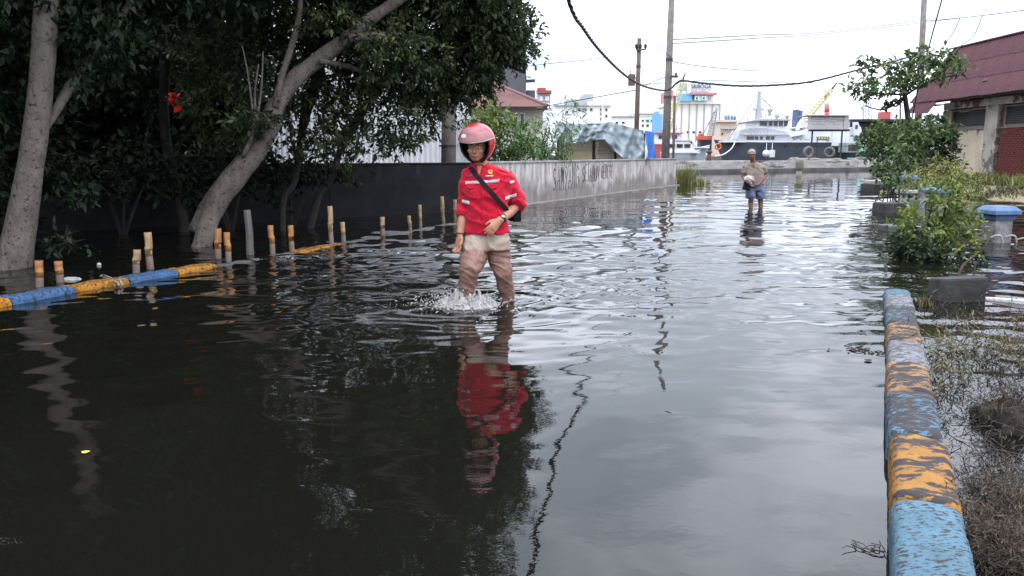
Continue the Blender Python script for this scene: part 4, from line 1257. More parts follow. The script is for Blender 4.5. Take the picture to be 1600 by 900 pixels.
# iron stubs on the broken block
M['rust'] = mk('rust', (0.09, 0.055, 0.04), (0.05, 0.035, 0.03), 20, 0.8, 0.3)
mb = MB(); b_ = on(1505, 437, .18); limb(mb, [b_ + Vector((0, .1, -.04)), b_ + Vector((.05, .12, .09)), b_ + Vector((.13, .12, .17)), b_ + Vector((.16, .12, .2))], [.010, .010, .009, .008], 6)
limb(mb, [b_ + Vector((.14, .1, -.02)), b_ + Vector((.145, .1, .12))], [.008, .008], 6)
mb.build('bent_rod', M['rust'], label='bent rusty rod sticking up from the broken concrete block', cat='rod')

# ---- dry weeds and flotsam beside the kerb
def dry_patch(lab, specs, mat, seed, leaf=(.06, .014), per=8, twl=.20, dz=0.0):
    bl = []
    for (px, py, rx, ry, n_) in specs:
        c = on(px, py, .03); s_ = c.y / F
        bl.append(((c.x, c.y, .02), (rx * s_, max(.06, ry * s_ * 2.2), .055), n_))
    V, Q, A = leaf_cloud(bl, leaf=leaf, per=per, seed=seed, droop=.05, twl=twl, shell=.1)
    V[:, 2] = np.abs(V[:, 2] - .0) * .9 + .002 + dz * np.clip(1 - ((V[:, 0] - bl[0][0][0]) / bl[0][1][0]) ** 2 - ((V[:, 1] - bl[0][0][1]) / bl[0][1][1]) ** 2, 0, 1)
    return props(put(np_mesh('dry_weeds', V, Q, False, A), 'dry_weeds', M[mat]), lab, 'weeds', kind='stuff')


def drybase(px, py, rx, ry, hz, lab, mat, seed):
    c = on(px, py, 0); s_ = c.y / F
    mb = MB(); mb.ball((0, 0, 0), (rx * s_, ry * s_ * 2.2, hz), sub=4)
    for v in mb.v:
        k = 1 + .4 * mnoise.noise(v * 9 + Vector((seed, 0, 0))) + .28 * mnoise.noise(v * 26) + .15 * mnoise.noise(v * 60)
        v *= k; v += Vector((c.x, c.y, -.01))
    return mb.build('mud_clod', M[mat], smooth=True, label=lab, cat='clod')


M['clod'] = mk('clod', (0.045, 0.034, 0.027), (0.022, 0.018, 0.015), 9, 0.95, 0.8, 40)
drybase(1575, 665, 34, 28, .12, 'dark clod of mud and matted roots at the right edge', 'clod', 3)
drybase(1585, 860, 70, 40, .07, 'low muddy hump under dry weeds in the bottom right corner', 'clod', 5)
dry_patch('golden and olive drowned weeds heaped beside the white kerb block', [(1505, 545, 50, 9, 70), (1560, 540, 55, 9, 70), (1475, 575, 30, 9, 40), (1580, 560, 40, 9, 45), (1480, 600, 30, 9, 22)], 'leaf_olive', 71, (.05, .006), 9, .26)
dry_patch('thin dark drowned stems over the white-reflecting puddle', [(1480, 490, 50, 12, 26), (1540, 500, 60, 14, 34), (1490, 630, 50, 16, 34), (1550, 612, 55, 16, 40), (1590, 595, 40, 16, 28), (1560, 700, 60, 14, 18), (1500, 690, 30, 14, 10), (1450, 470, 30, 8, 12), (1590, 490, 30, 14, 22)], 'leaf_dry', 72, (.026, .004), 8, .16)
dry_patch('brown dried weeds matted over the bank in the bottom right corner', [(1570, 765, 55, 16, 150), (1530, 805, 25, 16, 70), (1590, 805, 50, 20, 200), (1560, 850, 45, 22, 220), (1595, 880, 50, 26, 220), (1535, 745, 30, 10, 18), (1585, 655, 30, 14, 60), (1640, 800, 60, 60, 150)], 'leaf_dry', 73, (.03, .0032), 10, .13)
dry_patch('matted dry roots and stems over the dark clod at the right edge', [(1578, 655, 40, 24, 130)], 'leaf_dry', 74, (.035, .004), 9, .12, .10)
mb = MB(); r_ = random.Random(4)
for i in range(150):
    px, py = r_.uniform(1450, 1640), r_.uniform(455, 900)
    if px < 1425 + (py - 450) * .27: continue
    P = on(px, py, .01); a = r_.uniform(0, 6.28); L = r_.uniform(.06, .22)
    q = P + Vector((math.cos(a) * L, math.sin(a) * L, r_.uniform(0, .08)))
    mb.tube([P, (P + q) / 2 + Vector((r_.uniform(-.02, .02), r_.uniform(-.02, .02), r_.uniform(0, .03))), q], [.0022, .002, .001], 4)
mb.build('dry_twigs', M['twig'], label='scattered thin twigs poking out of the shallow water right of the kerb', cat='twigs', kind='stuff')
tuft('small grey-green sprout by the broken concrete block', on(1443, 478), 60, .10, .04, 'leaf_olive', 8, 'weed_sprout', 'weed', .8, .006)

# ================================================================== POLES AND WIRES
def pole(lab, base, top, r0, r1, mat, name='utility_pole', bands=()):
    root = thing(name, lab, 'pole', base)
    mb = MB(); b_, t_ = Vector(base), Vector(top)
    mb.tube([b_ - Vector((0, 0, .3)), b_ + (t_ - b_) * .5, t_], [r0, (r0 + r1) / 2, r1], 14); mb.build('shaft', M[mat], root, smooth=True)
    for u in bands:
        c = b_ + (t_ - b_) * u; rr_ = r0 + (r1 - r0) * u
        mb = MB(); mb.tube([c - Vector((0, 0, .05)), c + Vector((0, 0, .05))], rr_ + .012, 14); mb.build('band', M['rust'], root)
    return root


Yp = 31.2
pb = Vector((at(1039, 250, Yp).x, Yp, .1)); pt = at(1051, -40, Yp)
P1 = pole('thick grey concrete utility pole behind the far end of the pale wall', pb, pt, .165, .10, 'pole_concrete', bands=(.42, .60))
mb = MB(); c = at(1047, 120, Yp); mb.box(c + Vector((.15, -.1, 0)), (.25, .1, .08)); mb.tube([c + Vector((.2, -.1, .0)), c + Vector((.2, -.1, .14))], .04, 8); mb.build('bracket', M['rust'], P1)
pole('thin rusty pipe pole standing against the concrete utility pole', Vector((at(1046.5, 250, Yp).x + .12, Yp - .12, .1)), at(1050, 150, Yp) + Vector((.08, -.12, 0)), .05, .045, 'pole_brown', 'pipe_pole')
Yq = 40.0
pb = Vector((at(993, 250, Yq).x, Yq, .1)); pt = at(999, 60, Yq)
P2 = pole('dark brown wooden utility pole with insulators behind the tarpaulin', pb, pt, .13, .10, 'pole_brown', bands=(.8,))
s_ = Yq / F
mb = MB(); c = at(1000, 78, Yq); mb.beam(c + Vector((-.22, -.12, 0)), c + Vector((.26, -.12, .0)), .07); mb.build('crossarm', M['pole_brown'], P2)
for dx in (-.2, .0, .24):
    mb = MB(); mb.tube([c + Vector((dx, -.12, .03)), c + Vector((dx, -.12, .12)), c + Vector((dx, -.12, .22)), c + Vector((dx, -.12, .27))], [.03, .07, .07, .03], 8); mb.build('insulator', M['black'], P2)
mb = MB(); c = at(987, 125, Yq); mb.box(c, (10 * s_, .2, 17 * s_)); mb.build('fuse_box', M['pole_brown'], P2, bevel=.02)
mb = MB(); mb.tube([c + Vector((-.05, 0, .25)), c + Vector((-.08, 0, .5))], .02, 6); mb.beam(c + Vector((0, 0, .1)), at(995, 122, Yq), .05); mb.build('box_arm', M['pole_brown'], P2)
Yr = 37.0
pole('tall grey-brown utility pole rising behind the tiered tree', Vector((at(1433, 250, Yr).x, Yr, 0)), at(1446, -40, Yr), .17, .11, 'pole_concrete', bands=(.6,))
pole('short thin pole left of the tiered tree trunk', Vector((at(1408, 250, 39).x, 39, 0)), at(1407, 140, 39), .05, .04, 'pole_brown', 'thin_pole')
# grey street pole half hidden by the leaning tree
pg = Vector((at(698, 250, 17.7).x, 17.8, -.1))
P5 = pole('thick grey concrete pole rising behind the black wall into the leaves', pg, at(704, -30, 17.8), .175, .14, 'pole_concrete', bands=())
mb = MB(); c = at(699.5, 228, 17.8); mb.tube([c - Vector((0, 0, .02)), c + Vector((0, 0, .02))], .19, 14); mb.build('tie_wire', M['black'], P5)


def cable(lab, pts, r_, name='overhead_wire', mat='cable', n=6, twist=False):
    p, _ = smooth_path([Vector(q) for q in pts], [r_] * len(pts), 8)
    mb = MB()
    if twist:
        for ph in (0, 2.1, 4.2):
            q, ac = [], 0
            pp, _ = smooth_path([Vector(x) for x in pts], [1] * len(pts), 40)
            for i, x in enumerate(pp):
                if i: ac += (pp[i] - pp[i - 1]).length
                t = (pp[min(i + 1, len(pp) - 1)] - pp[max(0, i - 1)]).normalized()
                a = t.cross(Vector((0, 0, 1))).normalized(); b2 = a.cross(t)
                q.append(x + (a * math.cos(ac * 7 + ph) + b2 * math.sin(ac * 7 + ph)) * r_ * .75)
            mb.tube(q, r_ * .8, 5)
    else:
        mb.tube(p, r_, n)
    return mb.build(name, M[mat], smooth=True, label=lab, cat='wire')


cable('thick black twisted cable sagging from the upper left to the concrete pole and on', [(-3.2, 3.5, 9.0), (-1.2, 7.0, 6.6), (0.15, 10.5, 4.9), at(888, 0, 14), at(912, 45, 16), at(940, 82, 19), at(975, 116, 23), at(1005, 134, 26.5), at(1034, 141, 30), at(1047, 139, 30.75), at(1056, 131, 30.9),
      at(1066, 126, 30.8), at(1090, 129, 30.6), at(1150, 134, 30), at(1210, 133, 29.6), at(1270, 127, 30), at(1345, 108, 31), at(1400, 95, 34), at(1441, 82, 36.8)], .026, 'overhead_cable', twist=True)
for i, (lab, pts, r_) in enumerate([
    ('upper of the two faint parallel wires right of the concrete pole', [at(1049, 62, 31.1), at(1180, 55, 36), at(1330, 46, 42), at(1600, 10, 60)], .010),
    ('lower of the two faint parallel wires right of the concrete pole', [at(1049, 68, 31.1), at(1180, 60, 36), at(1330, 48.5, 42), at(1600, 16, 60)], .010),
    ('thin wire sagging from the concrete pole below its twin wires', [at(1048, 96, 31.1), at(1110, 105, 33), at(1210, 111, 36), at(1330, 103, 39), at(1443, 85, 37)], .010),
    ('level thin wire across the silo tower', [at(997, 133, 40), at(1100, 126, 42), at(1220, 129, 44), at(1340, 130, 46), at(1445, 125, 37.1)], .011),
    ('slack service wire from the wooden pole down to the red-capped house', [at(998, 140, 40), at(930, 152, 42), at(858, 165, 45), at(838, 170, 47)], .015),
    ('faint wire rising to the left of the wooden pole', [at(997, 80, 40), at(930, 92, 36), at(852, 100, 32), at(760, 112, 27)], .008),
    ('short tie wire between the wooden and concrete poles', [at(1005, 136, 40), at(1020, 128, 37), at(1047, 118, 31.2)], .010),
    ('wire dropping steeply past the red roof from above', [at(1480, -30, 26), at(1455, 60, 27), at(1432, 150, 28), at(1420, 215, 29)], .014),
    ('thin wire slanting above the red roof', [at(1446, 33, 37), at(1520, 26, 33), at(1600, 16, 28), at(1700, 0, 24)], .010),
    ('drop wire hanging from the slanting wire above the red roof', [at(1500, 28, 34), at(1490, 50, 34.2), at(1470, 78, 34.4)], .010),
    ('second drop wire with a knot above the red roof', [at(1535, 24, 32), at(1522, 55, 32), at(1503, 70, 32.2), at(1492, 80, 32.2)], .009),
    ('long faint wire high across the sky left of the concrete pole', [at(1048, 90, 31.1), at(1000, 40, 28), at(960, -20, 24)], .006)]):
    cable(lab, pts, r_ * 1.5)

# ================================================================== BEHIND THE PALE WALL
def PX(mb, x0, y0, x1, y1, Y, dep, zmin=None):
    """box whose front face fills the pixel rectangle at depth Y"""
    a, b_ = at(x0, y1, Y), at(x1, y0, Y)
    a2, b2 = at((x0 + x1) / 2, y1, Y), at((x0 + x1) / 2, y0, Y)
    z0 = a2.z if zmin is None else zmin
    return mb.bx(min(at(x0, (y0 + y1) / 2, Y).x, at(x1, (y0 + y1) / 2, Y).x), max(at(x0, (y0 + y1) / 2, Y).x, at(x1, (y0 + y1) / 2, Y).x), Y, Y + dep, z0, b2.z)


def pbox(name, mat, parent, x0, y0, x1, y1, Y, dep, zmin=None, bevel=0.0, label=None):
    mb = MB(); PX(mb, x0, y0, x1, y1, Y, dep, zmin)
    return mb.build(name, M[mat] if isinstance(mat, str) else mat, parent, bevel=bevel, label=label)


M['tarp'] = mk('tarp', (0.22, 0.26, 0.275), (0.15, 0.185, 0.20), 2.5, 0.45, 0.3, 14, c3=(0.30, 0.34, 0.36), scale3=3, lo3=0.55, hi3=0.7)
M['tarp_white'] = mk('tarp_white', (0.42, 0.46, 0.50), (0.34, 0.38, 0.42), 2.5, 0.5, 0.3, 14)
M['tarp_blue'] = mk('tarp_blue', (0.035, 0.17, 0.52), (0.03, 0.13, 0.42), 3, 0.5, 0.3, 14)
M['board_yellow'] = mk('board_yellow', (0.33, 0.30, 0.17), (0.25, 0.22, 0.13), 2.5, 0.85, 0.3)
M['board_pink'] = mk('board_pink', (0.50, 0.43, 0.38), (0.40, 0.35, 0.31), 2, 0.85, 0.3)
Yt = 27.5
s_ = Yt / F
ts = thing('tarpaulin_stall', 'makeshift stall under a draped grey tarpaulin behind the street wall', 'stall', (at(940, 250, Yt).x, Yt, .16))
def tarp_front(u, v):
    x = 867 + 140 * u
    top = 191 + 2.5 * math.sin(u * 5) - (0 if u < .62 else 2 * (u - .62))
    if u > .62: top = 191 + (u - .62) * 34
    low = 221 + 3 * math.sin(u * 9) if u < .55 else 221 + min(1, (u - .55) / .2) * 27
    y = top + (low - top) * v
    P = at(x, y, Yt)
    fold = .16 * math.sin(u * 34 + v * 5 + 2 * mnoise.noise(Vector((u * 6, v * 3, 5)))) * v + .05 * math.sin(u * 61 + v * 9 + 1.5) + .07 * mnoise.noise(Vector((u * 14, v * 6, 0)))
    return P + Vector((0, fold - .30 * v + (.5 * (u - .62) if u > .62 else 0), 0))
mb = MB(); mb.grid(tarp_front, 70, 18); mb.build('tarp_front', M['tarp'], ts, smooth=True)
def tarp_top(u, v):
    x = 870 + 136 * u
    top = 191 + 2.5 * math.sin(u * 5)
    if u > .62: top = 191 + (u - .62) * 34
    P = at(x, top, Yt) + Vector((0, .05 * math.sin(u * 61 + 1.5) * (1 - v) + .07 * mnoise.noise(Vector((u * 14, 0, 0))) * (1 - v) + (.5 * (u - .62) if u > .62 else 0), 0))
    return P + Vector((0, 3.0 * v, .06 * math.sin(v * math.pi * .55) + .03 * mnoise.noise(Vector((u * 9, v * 4, 3)))))
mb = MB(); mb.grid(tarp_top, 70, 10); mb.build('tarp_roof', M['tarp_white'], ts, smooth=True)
def tarp_side(u, v):
    P = at(1004 + 6 * u, 205 + 43 * v, Yt + .15 + 2.2 * u)
    return P + Vector((.05 * math.sin(v * 12 + u * 4), .06 * math.sin(v * 9 + u * 17), 0))
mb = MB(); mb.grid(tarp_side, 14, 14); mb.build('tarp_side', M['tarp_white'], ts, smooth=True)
def tarp_strip(u, v):
    P = at(1008 + 4 * v + 13 * u, 204 + 2 * u + 42 * v, Yt - .1 + .4 * u)
    return P + Vector((0, .08 * math.sin(u * 11 + v * 6), 0))
mb = MB(); mb.grid(tarp_strip, 10, 16); mb.build('tarp_strip', M['tarp_blue'], ts, smooth=True, label='bright blue tarpaulin strip at the right end')
for x in (872, 928, 962, 1006):
    mb = MB(); b_ = at(x, 250, Yt + .35); mb.tube([Vector((b_.x, b_.y, .1)), at(x, 196 if x < 970 else 208, Yt + .35)], .045, 8); mb.build('post', M['bark_dark'], ts)
pbox('back_wall', 'board_pink', ts, 872, 205, 1004, 252, Yt + 2.6, .08, .1)
# goods under it
def pthing(name, mat, lab, cat, *a, **k):
    mb = MB(); PX(mb, *a, **k)
    return mb.build(name, M[mat], bevel=.012, label=lab, cat=cat)
pthing('board', 'board_yellow', 'mossy yellow board standing under the left of the grey tarpaulin', 'board', 884, 236, 925, 252, Yt + .1, .06, zmin=.16)
pthing('sheet_board', 'board_pink', 'pale pinkish sheet board leaning above the mossy yellow one', 'board', 886, 221, 924, 236, Yt + .4, .05)
ct = thing('crate_stack', 'stack of pale slatted crates under the right of the grey tarpaulin', 'crates', (at(947, 250, Yt).x, Yt + .6, .16))
for k, (y0, y1, x0, x1) in enumerate(((240, 251, 934, 962), (235.5, 239.5, 933, 960), (230.5, 234.5, 934, 961), (226, 229.5, 935, 959), (221.5, 225, 935, 958))):
    pbox('crate', 'board_pink', ct, x0, y0, x1, y1, Yt + .5 + .03 * (k % 2), .6, .16 if k == 0 else None, .01)

# red-roofed house behind the shrubs
M['roof_rust'] = mk('roof_rust', (0.20, 0.10, 0.085), (0.14, 0.075, 0.065), 1.5, 0.85, 0.15, 20, c3=(0.14, 0.08, 0.07), scale3=2, lo3=0.58, hi3=0.7)
M['house_wall'] = mk('house_wall', (0.50, 0.50, 0.43), (0.40, 0.40, 0.35), 0.9, 0.9, 0.2, 12)
Yh = 33.0
hh = thing('red_roofed_house', 'small pale house with a rusty red sheet roof behind the shrubs', 'house', (at(800, 250, Yh).x, Yh, .16))
xl, xr = at(690, 200, Yh).x, at(848, 200, Yh).x
zt = at(800, 167, Yh).z
mb = MB(); mb.bx(xl, xr, Yh, Yh + 6, .1, zt); mb.build('wall', M['house_wall'], hh)
zr = at(765, 128, Yh + 2.5).z
ex0, ex1, eY0, eY1 = xl - .4, at(855, 165, Yh - .4).x, Yh - .5, Yh + 6.4
ez = at(850, 167, Yh - .4).z
# hip roof from corrugated sheets on the street side
rA, rB = Vector((xl + 1, Yh + 3, zr)), Vector((at(768, 140, Yh + 3).x, Yh + 3, zr))
me_r = None
nsh = 8
for k in range(nsh):
    u0, u1 = k / nsh, (k + 1) / nsh
    mb = MB()
    def pt_(u, v):
        e = Vector((ex0 + (ex1 - ex0) * u, eY0, ez)); t = rA + (rB - rA) * min(1, u * 1.0)
        P = e + (t - e) * v
        return P + Vector((0, -.5, .9)).normalized() * (.02 * math.sin(u * 2 * math.pi * 60) + .008 * (k % 2))
    mb.grid(lambda u, v: pt_(u0 + (u1 - u0) * u, v), 30, 2); mb.build('roof_sheet', M['roof_rust'], hh, smooth=True)
mb = MB(); mb.add([(ex1, eY0, ez), (ex1, eY1, ez), rB + Vector((0, 0, .02))], [(0, 1, 2)]); mb.add([(ex0, eY1, ez), (ex1, eY1, ez), rB, rA], [(0, 1, 2, 3)]); mb.build('rear_roof', M['roof_rust'], hh)
mb = MB(); mb.tube([rB + Vector((0, 0, .04)), Vector((ex1, eY0, ez + .05))], .07, 8); mb.build('hip_cap', M['roof_rust'], hh)
mb = MB(); mb.beam((ex0, eY0 + .03, ez - .06), (ex1, eY0 + .03, ez - .06), .05, .14); mb.build('fascia', M['bark_dark'], hh)
for (x0, x1) in ((776, 786), (802, 810), (812, 820)):
    w_ = pbox('window', 'white_paint', hh, x0, 176, x1, 204, Yh - .05, .08); pbox('pane', 'glass_dark' if x0 > 790 else 'house_wall', w_, x0 + 1.5, 178, x1 - 1.5, 202, Yh - .07, .04)

# grey gable building
M['grey_render'] = mk('grey_render', (0.115, 0.115, 0.125), (0.09, 0.09, 0.10), 0.5, 0.9, 0.1, 8)
Yg = 52.0
gb_ = thing('grey_building', 'tall dark grey rendered building behind the red-roofed house', 'building', (at(780, 250, Yg).x, Yg, 0))
pbox('tall_wall', 'grey_render', gb_, 690, 60, 822, 200, Yg, 8, 0)
pbox('low_wall', 'grey_render', gb_, 822.3, 141, 836, 200, Yg + .3, 6, 0)
mb = MB(); mb.beam(at(822, 127, Yg - .1), at(836, 126, Yg - .1), .12, .18); mb.build('bracket', M['concrete_dark'], gb_)
# white house with red caps
M['cap_red'] = mk('cap_red', (0.38, 0.10, 0.09), (0.30, 0.08, 0.075), 0.6, 0.85, 0.0)
Yw = 70.0
wt = thing('white_stair_tower', 'narrow white house tower with red tiled cap right of the grey building', 'building', (at(850, 250, Yw).x, Yw, 0))
pbox('wall', 'white_paint', wt, 838, 145, 860, 240, Yw, 6, 0)
pbox('cap', 'cap_red', wt, 840, 141, 862, 145.3, Yw - .4, 6.6); pbox('top_cap', 'cap_red', wt, 840, 137, 853, 140.7, Yw, 4)
for (x0, y0, x1, y1) in ((842, 149, 849, 158), (851, 149, 859, 158), (842, 160, 849, 170), (851, 160, 859, 170)):
    w_ = pbox('window', 'concrete_dark', wt, x0, y0, x1, y1, Yw - .06, .1); pbox('pane', 'white_far', w_, x0 + .6, y0 + .6, x1 - .6, y1 - .6, Yw - .1, .08)

# ================================================================== FAR HARBOUR BUILDINGS
land = MB(); land.poly([(-900, 150, -.3), (900, 150, -.3), (1500, 2400, -.3), (-1500, 2400, -.3)], (0, 0, 1.0))
land.build('far_shore', M['soil'], kind='structure', label='flat far shore across the harbour')
def building(name, lab, Y, x0, y0, x1, y1, wall, dep, windows=(), roof=None, extra=()):
    root = thing(name, lab, 'building', (at((x0 + x1) / 2, 240, Y).x, Y, .6))
    pbox('wall', wall, root, x0, y0, x1, y1, Y, dep, .5)
    for (a, b_, c, d_) in windows:
        w_ = pbox('window', 'white_far', root, a - .4, b_ - .4, c + .4, d_ + .4, Y - .12, .2)
        pbox('pane', 'glass_dark', w_, a, b_, c, d_, Y - .2, .12)
    for (nm, mat, a, b_, c, d_, dy) in extra:
        pbox(nm, mat, root, a, b_, c, d_, Y - dy, dep + 2 * min(dy, .3))
    return root
M['far_blue'] = mk('far_blue', (0.20, 0.42, 0.64), (0.17, 0.37, 0.58), 0.1, 0.8, 0)
M['far_mint'] = mk('far_mint', (0.36, 0.72, 0.62), (0.30, 0.64, 0.56), 0.1, 0.8, 0)
M['far_pink'] = mk('far_pink', (0.58, 0.22, 0.25), (0.5, 0.2, 0.22), 0.1, 0.8, 0)
M['far_peach'] = mk('far_peach', (0.62, 0.50, 0.42), (0.56, 0.46, 0.39), 0.2, 0.8, 0)
M['far_grey'] = mk('far_grey', (0.36, 0.37, 0.39), (0.30, 0.31, 0.33), 0.2, 0.8, 0)
M['seam'] = mk('seam', (0.32, 0.36, 0.35), (0.28, 0.31, 0.31), 0.2, 0.8, 0)
building('white_warehouse', 'white multi-storey building with grey roof block above the tarpaulin', 170, 866, 165, 955, 200, 'white_far', 14,
         [(903, 169, 907, 173), (913, 169, 917, 173), (922, 169, 926, 173), (938, 169, 941, 173), (938, 176, 941, 180), (938, 184, 941, 188), (946, 169, 949, 173), (946, 179, 949, 183)],
         extra=[('roof_block', 'far_grey', 886, 155, 927, 164.9, -2), ('water_tank', 'far_grey', 912, 147, 927, 154.9, -2), ('right_wing', 'white_far', 919, 159, 955, 164.9, .4), ('roof_edge', 'seam', 866, 163.5, 920, 165.3, .5), ('pilaster', 'cream_far', 940, 158, 942, 200, .5)])
building('white_flats', 'low white building with mint upper panel left of the concrete pole', 230, 955, 182, 1024, 204, 'white_far', 16,
         [(1003, 187, 1006, 190), (1010, 187, 1014, 190), (1017, 187, 1020, 190), (1003, 194, 1006, 198), (1010, 194, 1014, 198), (962, 190, 966, 193), (972, 190, 976, 193)],
         extra=[('upper_floor', 'cream_far', 994, 178, 1024, 181.9, .2), ('mint_panel', 'far_mint', 1008, 185, 1023, 192, .05), ('roof_edge', 'seam', 955, 181.2, 993, 182.4, .6), ('roof_edge', 'seam', 994, 177, 1024, 178.2, .6)])
mb = MB(); rt = thing('blue_silo', 'blue steel silo beside the concrete pole', 'silo', (at(1030, 240, 120).x, 120, .6))
pbox('tower', 'far_blue', rt, 1022, 178, 1035, 215, 120, 2, .6)
pbox('top', 'far_blue', rt, 1024, 174, 1030, 177.8, 120, 1.5)

# silo tower with the sign
Ys = 300.0
st_ = building('flour_silo', 'tall white silo block with blue and mint penthouse and company sign', Ys, 1051, 162, 1125, 222, 'cream_far', 30, [(1073, 205, 1077, 208), (1082, 205, 1086, 208), (1092, 205, 1096, 208)],
    extra=[('parapet', 'white_far', 1050, 157, 1126, 162.4, .8), ('penthouse', 'cream_far', 1062, 146, 1117, 157.1, -3), ('blue_panel', 'far_blue', 1061, 146, 1082, 158, 2.0), ('mint_panel', 'far_mint', 1085, 149, 1106, 157.4, 2.2),
           ('eave', 'far_pink', 1080, 144.5, 1121, 147.8, 3), ('brown_wing', 'far_pink', 1046, 141, 1052, 158, -6)])
for x in (1053.5, 1065, 1077, 1088.5, 1100, 1112.5, 1124.5):
    pbox('seam', 'seam', st_, x - .55, 163, x + .55, 222, Ys - .5, .6)
for x in (1089, 1100):
    w_ = pbox('window', 'white_far', st_, x - 3, 150.5, x + 3, 156.5, Ys - 2.6, .3); pbox('pane', 'glass_dark', w_, x - 1.2, 151.5, x + 1.2, 155, Ys - 2.8, .2)
pbox('dark_tank', 'far_grey', st_, 1064, 130, 1074, 141, Ys, 4)
for x in (1065, 1073): pbox('tank_leg', 'far_grey', st_, x - .5, 141, x + .5, 146.2, Ys + 1, .5)
sg = thing('company_sign', 'white rooftop sign reading SRIBOGA on the silo tower', 'sign', at(1096, 144, Ys - 3))
M['sign_white'] = mk('sign_white', (0.72, 0.73, 0.80), (0.68, 0.69, 0.76), 0.1, 0.6, 0)
pbox('board', 'sign_white', sg, 1077, 130, 1113, 144.4, Ys - 3, .6)
M['sign_dark'] = mk('sign_dark', (0.03, 0.028, 0.05), (0.04, 0.035, 0.06), 0.1, 0.6, 0)
fc = bpy.data.curves.new('sign_text', 'FONT'); fc.body = 'SRIBOGA'; fc.size = 1.0; fc.extrude = .02; fc.offset = .004
fo = bpy.data.objects.new('tmp', fc); COL.objects.link(fo)
bpy.context.view_layer.update()
tme = bpy.data.meshes.new_from_object(fo.evaluated_get(bpy.context.evaluated_depsgraph_get()))
bpy.data.objects.remove(fo)
tv = [v.co.copy() for v in tme.vertices]; tx0, tx1 = min(v.x for v in tv), max(v.x for v in tv)
A_, B_ = at(1080, 138, Ys - 3.3), at(1111.5, 138, Ys - 3.3)
kx = (B_.x - A_.x) / (tx1 - tx0); kz = (at(1095, 131.5, Ys - 3.3).z - at(1095, 138, Ys - 3.3).z) / max(v.y for v in tv)
for v in tme.vertices: v.co = Vector((A_.x + (v.co.x - tx0) * kx, A_.y - v.co.z * 2, A_.z + v.co.y * kz)) - ORG[sg.name]
put(tme, 'lettering', M['sign_dark'], sg)
for k in range(12):
    if k in (4, 9): continue
    pbox('small_lettering', 'far_grey', sg, 1080 + k * 2.6, 139.6, 1081.9 + k * 2.6, 140.8, Ys - 3.2, .1)
pbox('underline', 'far_grey', sg, 1079, 142.4, 1107, 142.9, Ys - 3.2, .1)

# peach harbour office
pe = building('harbour_office', 'small peach-coloured harbour office with roof tanks', 210, 1125, 190, 1151, 225, 'far_peach', 12, [(1132, 200, 1138, 203), (1127, 207, 1130, 211)],
    extra=[('roof_slab', 'far_peach', 1123.5, 187, 1153.5, 190.4, 1.2), ('canopy', 'far_grey', 1128, 200, 1151, 201.8, 1.0)])
M['tank_blue'] = mk('tank_blue', (0.10, 0.22, 0.38), (0.08, 0.18, 0.33), 0.3, 0.6, 0)
for x in (1134, 1138.5, 1143.5, 1148):
    mb = MB(); b_ = at(x, 187, 214); t_ = at(x, 180 + R.uniform(0, 3), 214); mb.tube([b_, t_, t_ + Vector((0, 0, .3))], [.33, .33, .1], 8); mb.build('roof_tank', M['tank_blue'], pe, smooth=True)

# cranes
M['crane_yellow'] = mk('crane_yellow', (0.55, 0.53, 0.27), (0.46, 0.44, 0.24), 0.5, 0.6, 0)
M['crane_red'] = mk('crane_red', (0.55, 0.11, 0.06), (0.42, 0.09, 0.05), 0.5, 0.6, 0)
def lattice(mb, a, b_, w0, w1, n_, r_):
    a, b_ = Vector(a), Vector(b_); d = (b_ - a).normalized()
    sx = d.cross(Vector((0, 1, 0))).normalized(); sy = Vector((0, 1, 0))
    def cor(i, t): 
        w = w0 + (w1 - w0) * t
        return a + (b_ - a) * t + sx * (w / 2 * (1 if i in (0, 3) else -1)) + sy * (w / 2 * (1 if i < 2 else -1))
    for i in range(4): mb.tube([cor(i, 0), cor(i, 1)], r_, 5)
    for k in range(n_):
        t0, t1 = k / n_, (k + 1) / n_
        for i in range(4):
            j = (i + 1) % 4
            mb.tube([cor(i, t0), cor(j, t1)], r_ * .7, 4)
for (lab, Yc, a, b_, w, hk) in (('yellow lattice crane boom rising behind the concrete pole', 190, (1042, 205), (1067, 124), 1.5, (1071, 114)), ('yellow lattice crane boom leaning over the ships', 170, (1248, 200), (1300, 139), 1.1, (1308, 129))):
    root = thing('harbour_crane', lab, 'crane', at(a[0], 235, Yc))
    mb = MB(); lattice(mb, at(a[0], a[1], Yc), at(b_[0], b_[1], Yc), w, w * .7, 14, .13); mb.build('boom', M['crane_yellow'], root)
    mb = MB(); mb.tube([at(b_[0], b_[1], Yc), at(hk[0], hk[1], Yc)], [.25, .12], 6); mb.build('jib_tip', M['black'], root)
    pbox('cab', 'crane_yellow', root, a[0] - 8, a[1] - 2, a[0] + 6, a[1] + 10, Yc, 3, None, .1)
    pbox('base', 'far_grey', root, a[0] - 5, a[1] + 10, a[0] + 3, 243, Yc + .3, 2, .5)
Yc = 125
root = thing('crawler_crane', 'red crawler crane with a raised thin boom before the silo', 'crane', at(1103, 236, Yc))
pbox('body', 'crane_red', root, 1092, 212, 1113, 219, Yc, 2.2, None, .1); pbox('cab', 'crane_red', root, 1094, 208.5, 1100, 212.1, Yc, 1.6, None, .1)
pbox('undercarriage', 'black', root, 1094, 219, 1112, 236, Yc + .2, 2)
mb = MB(); lattice(mb, at(1110, 212, Yc), at(1118, 174, Yc), .8, .4, 9, .06); mb.tube([at(1117, 176, Yc), at(1119.5, 169, Yc)], [.28, .22], 7); mb.build('boom', M['far_grey'], root)
mb = MB(); mb.tube([at(1099, 209, Yc), at(1117, 176, Yc)], .05, 5); mb.build('stay_cable', M['black'], root)
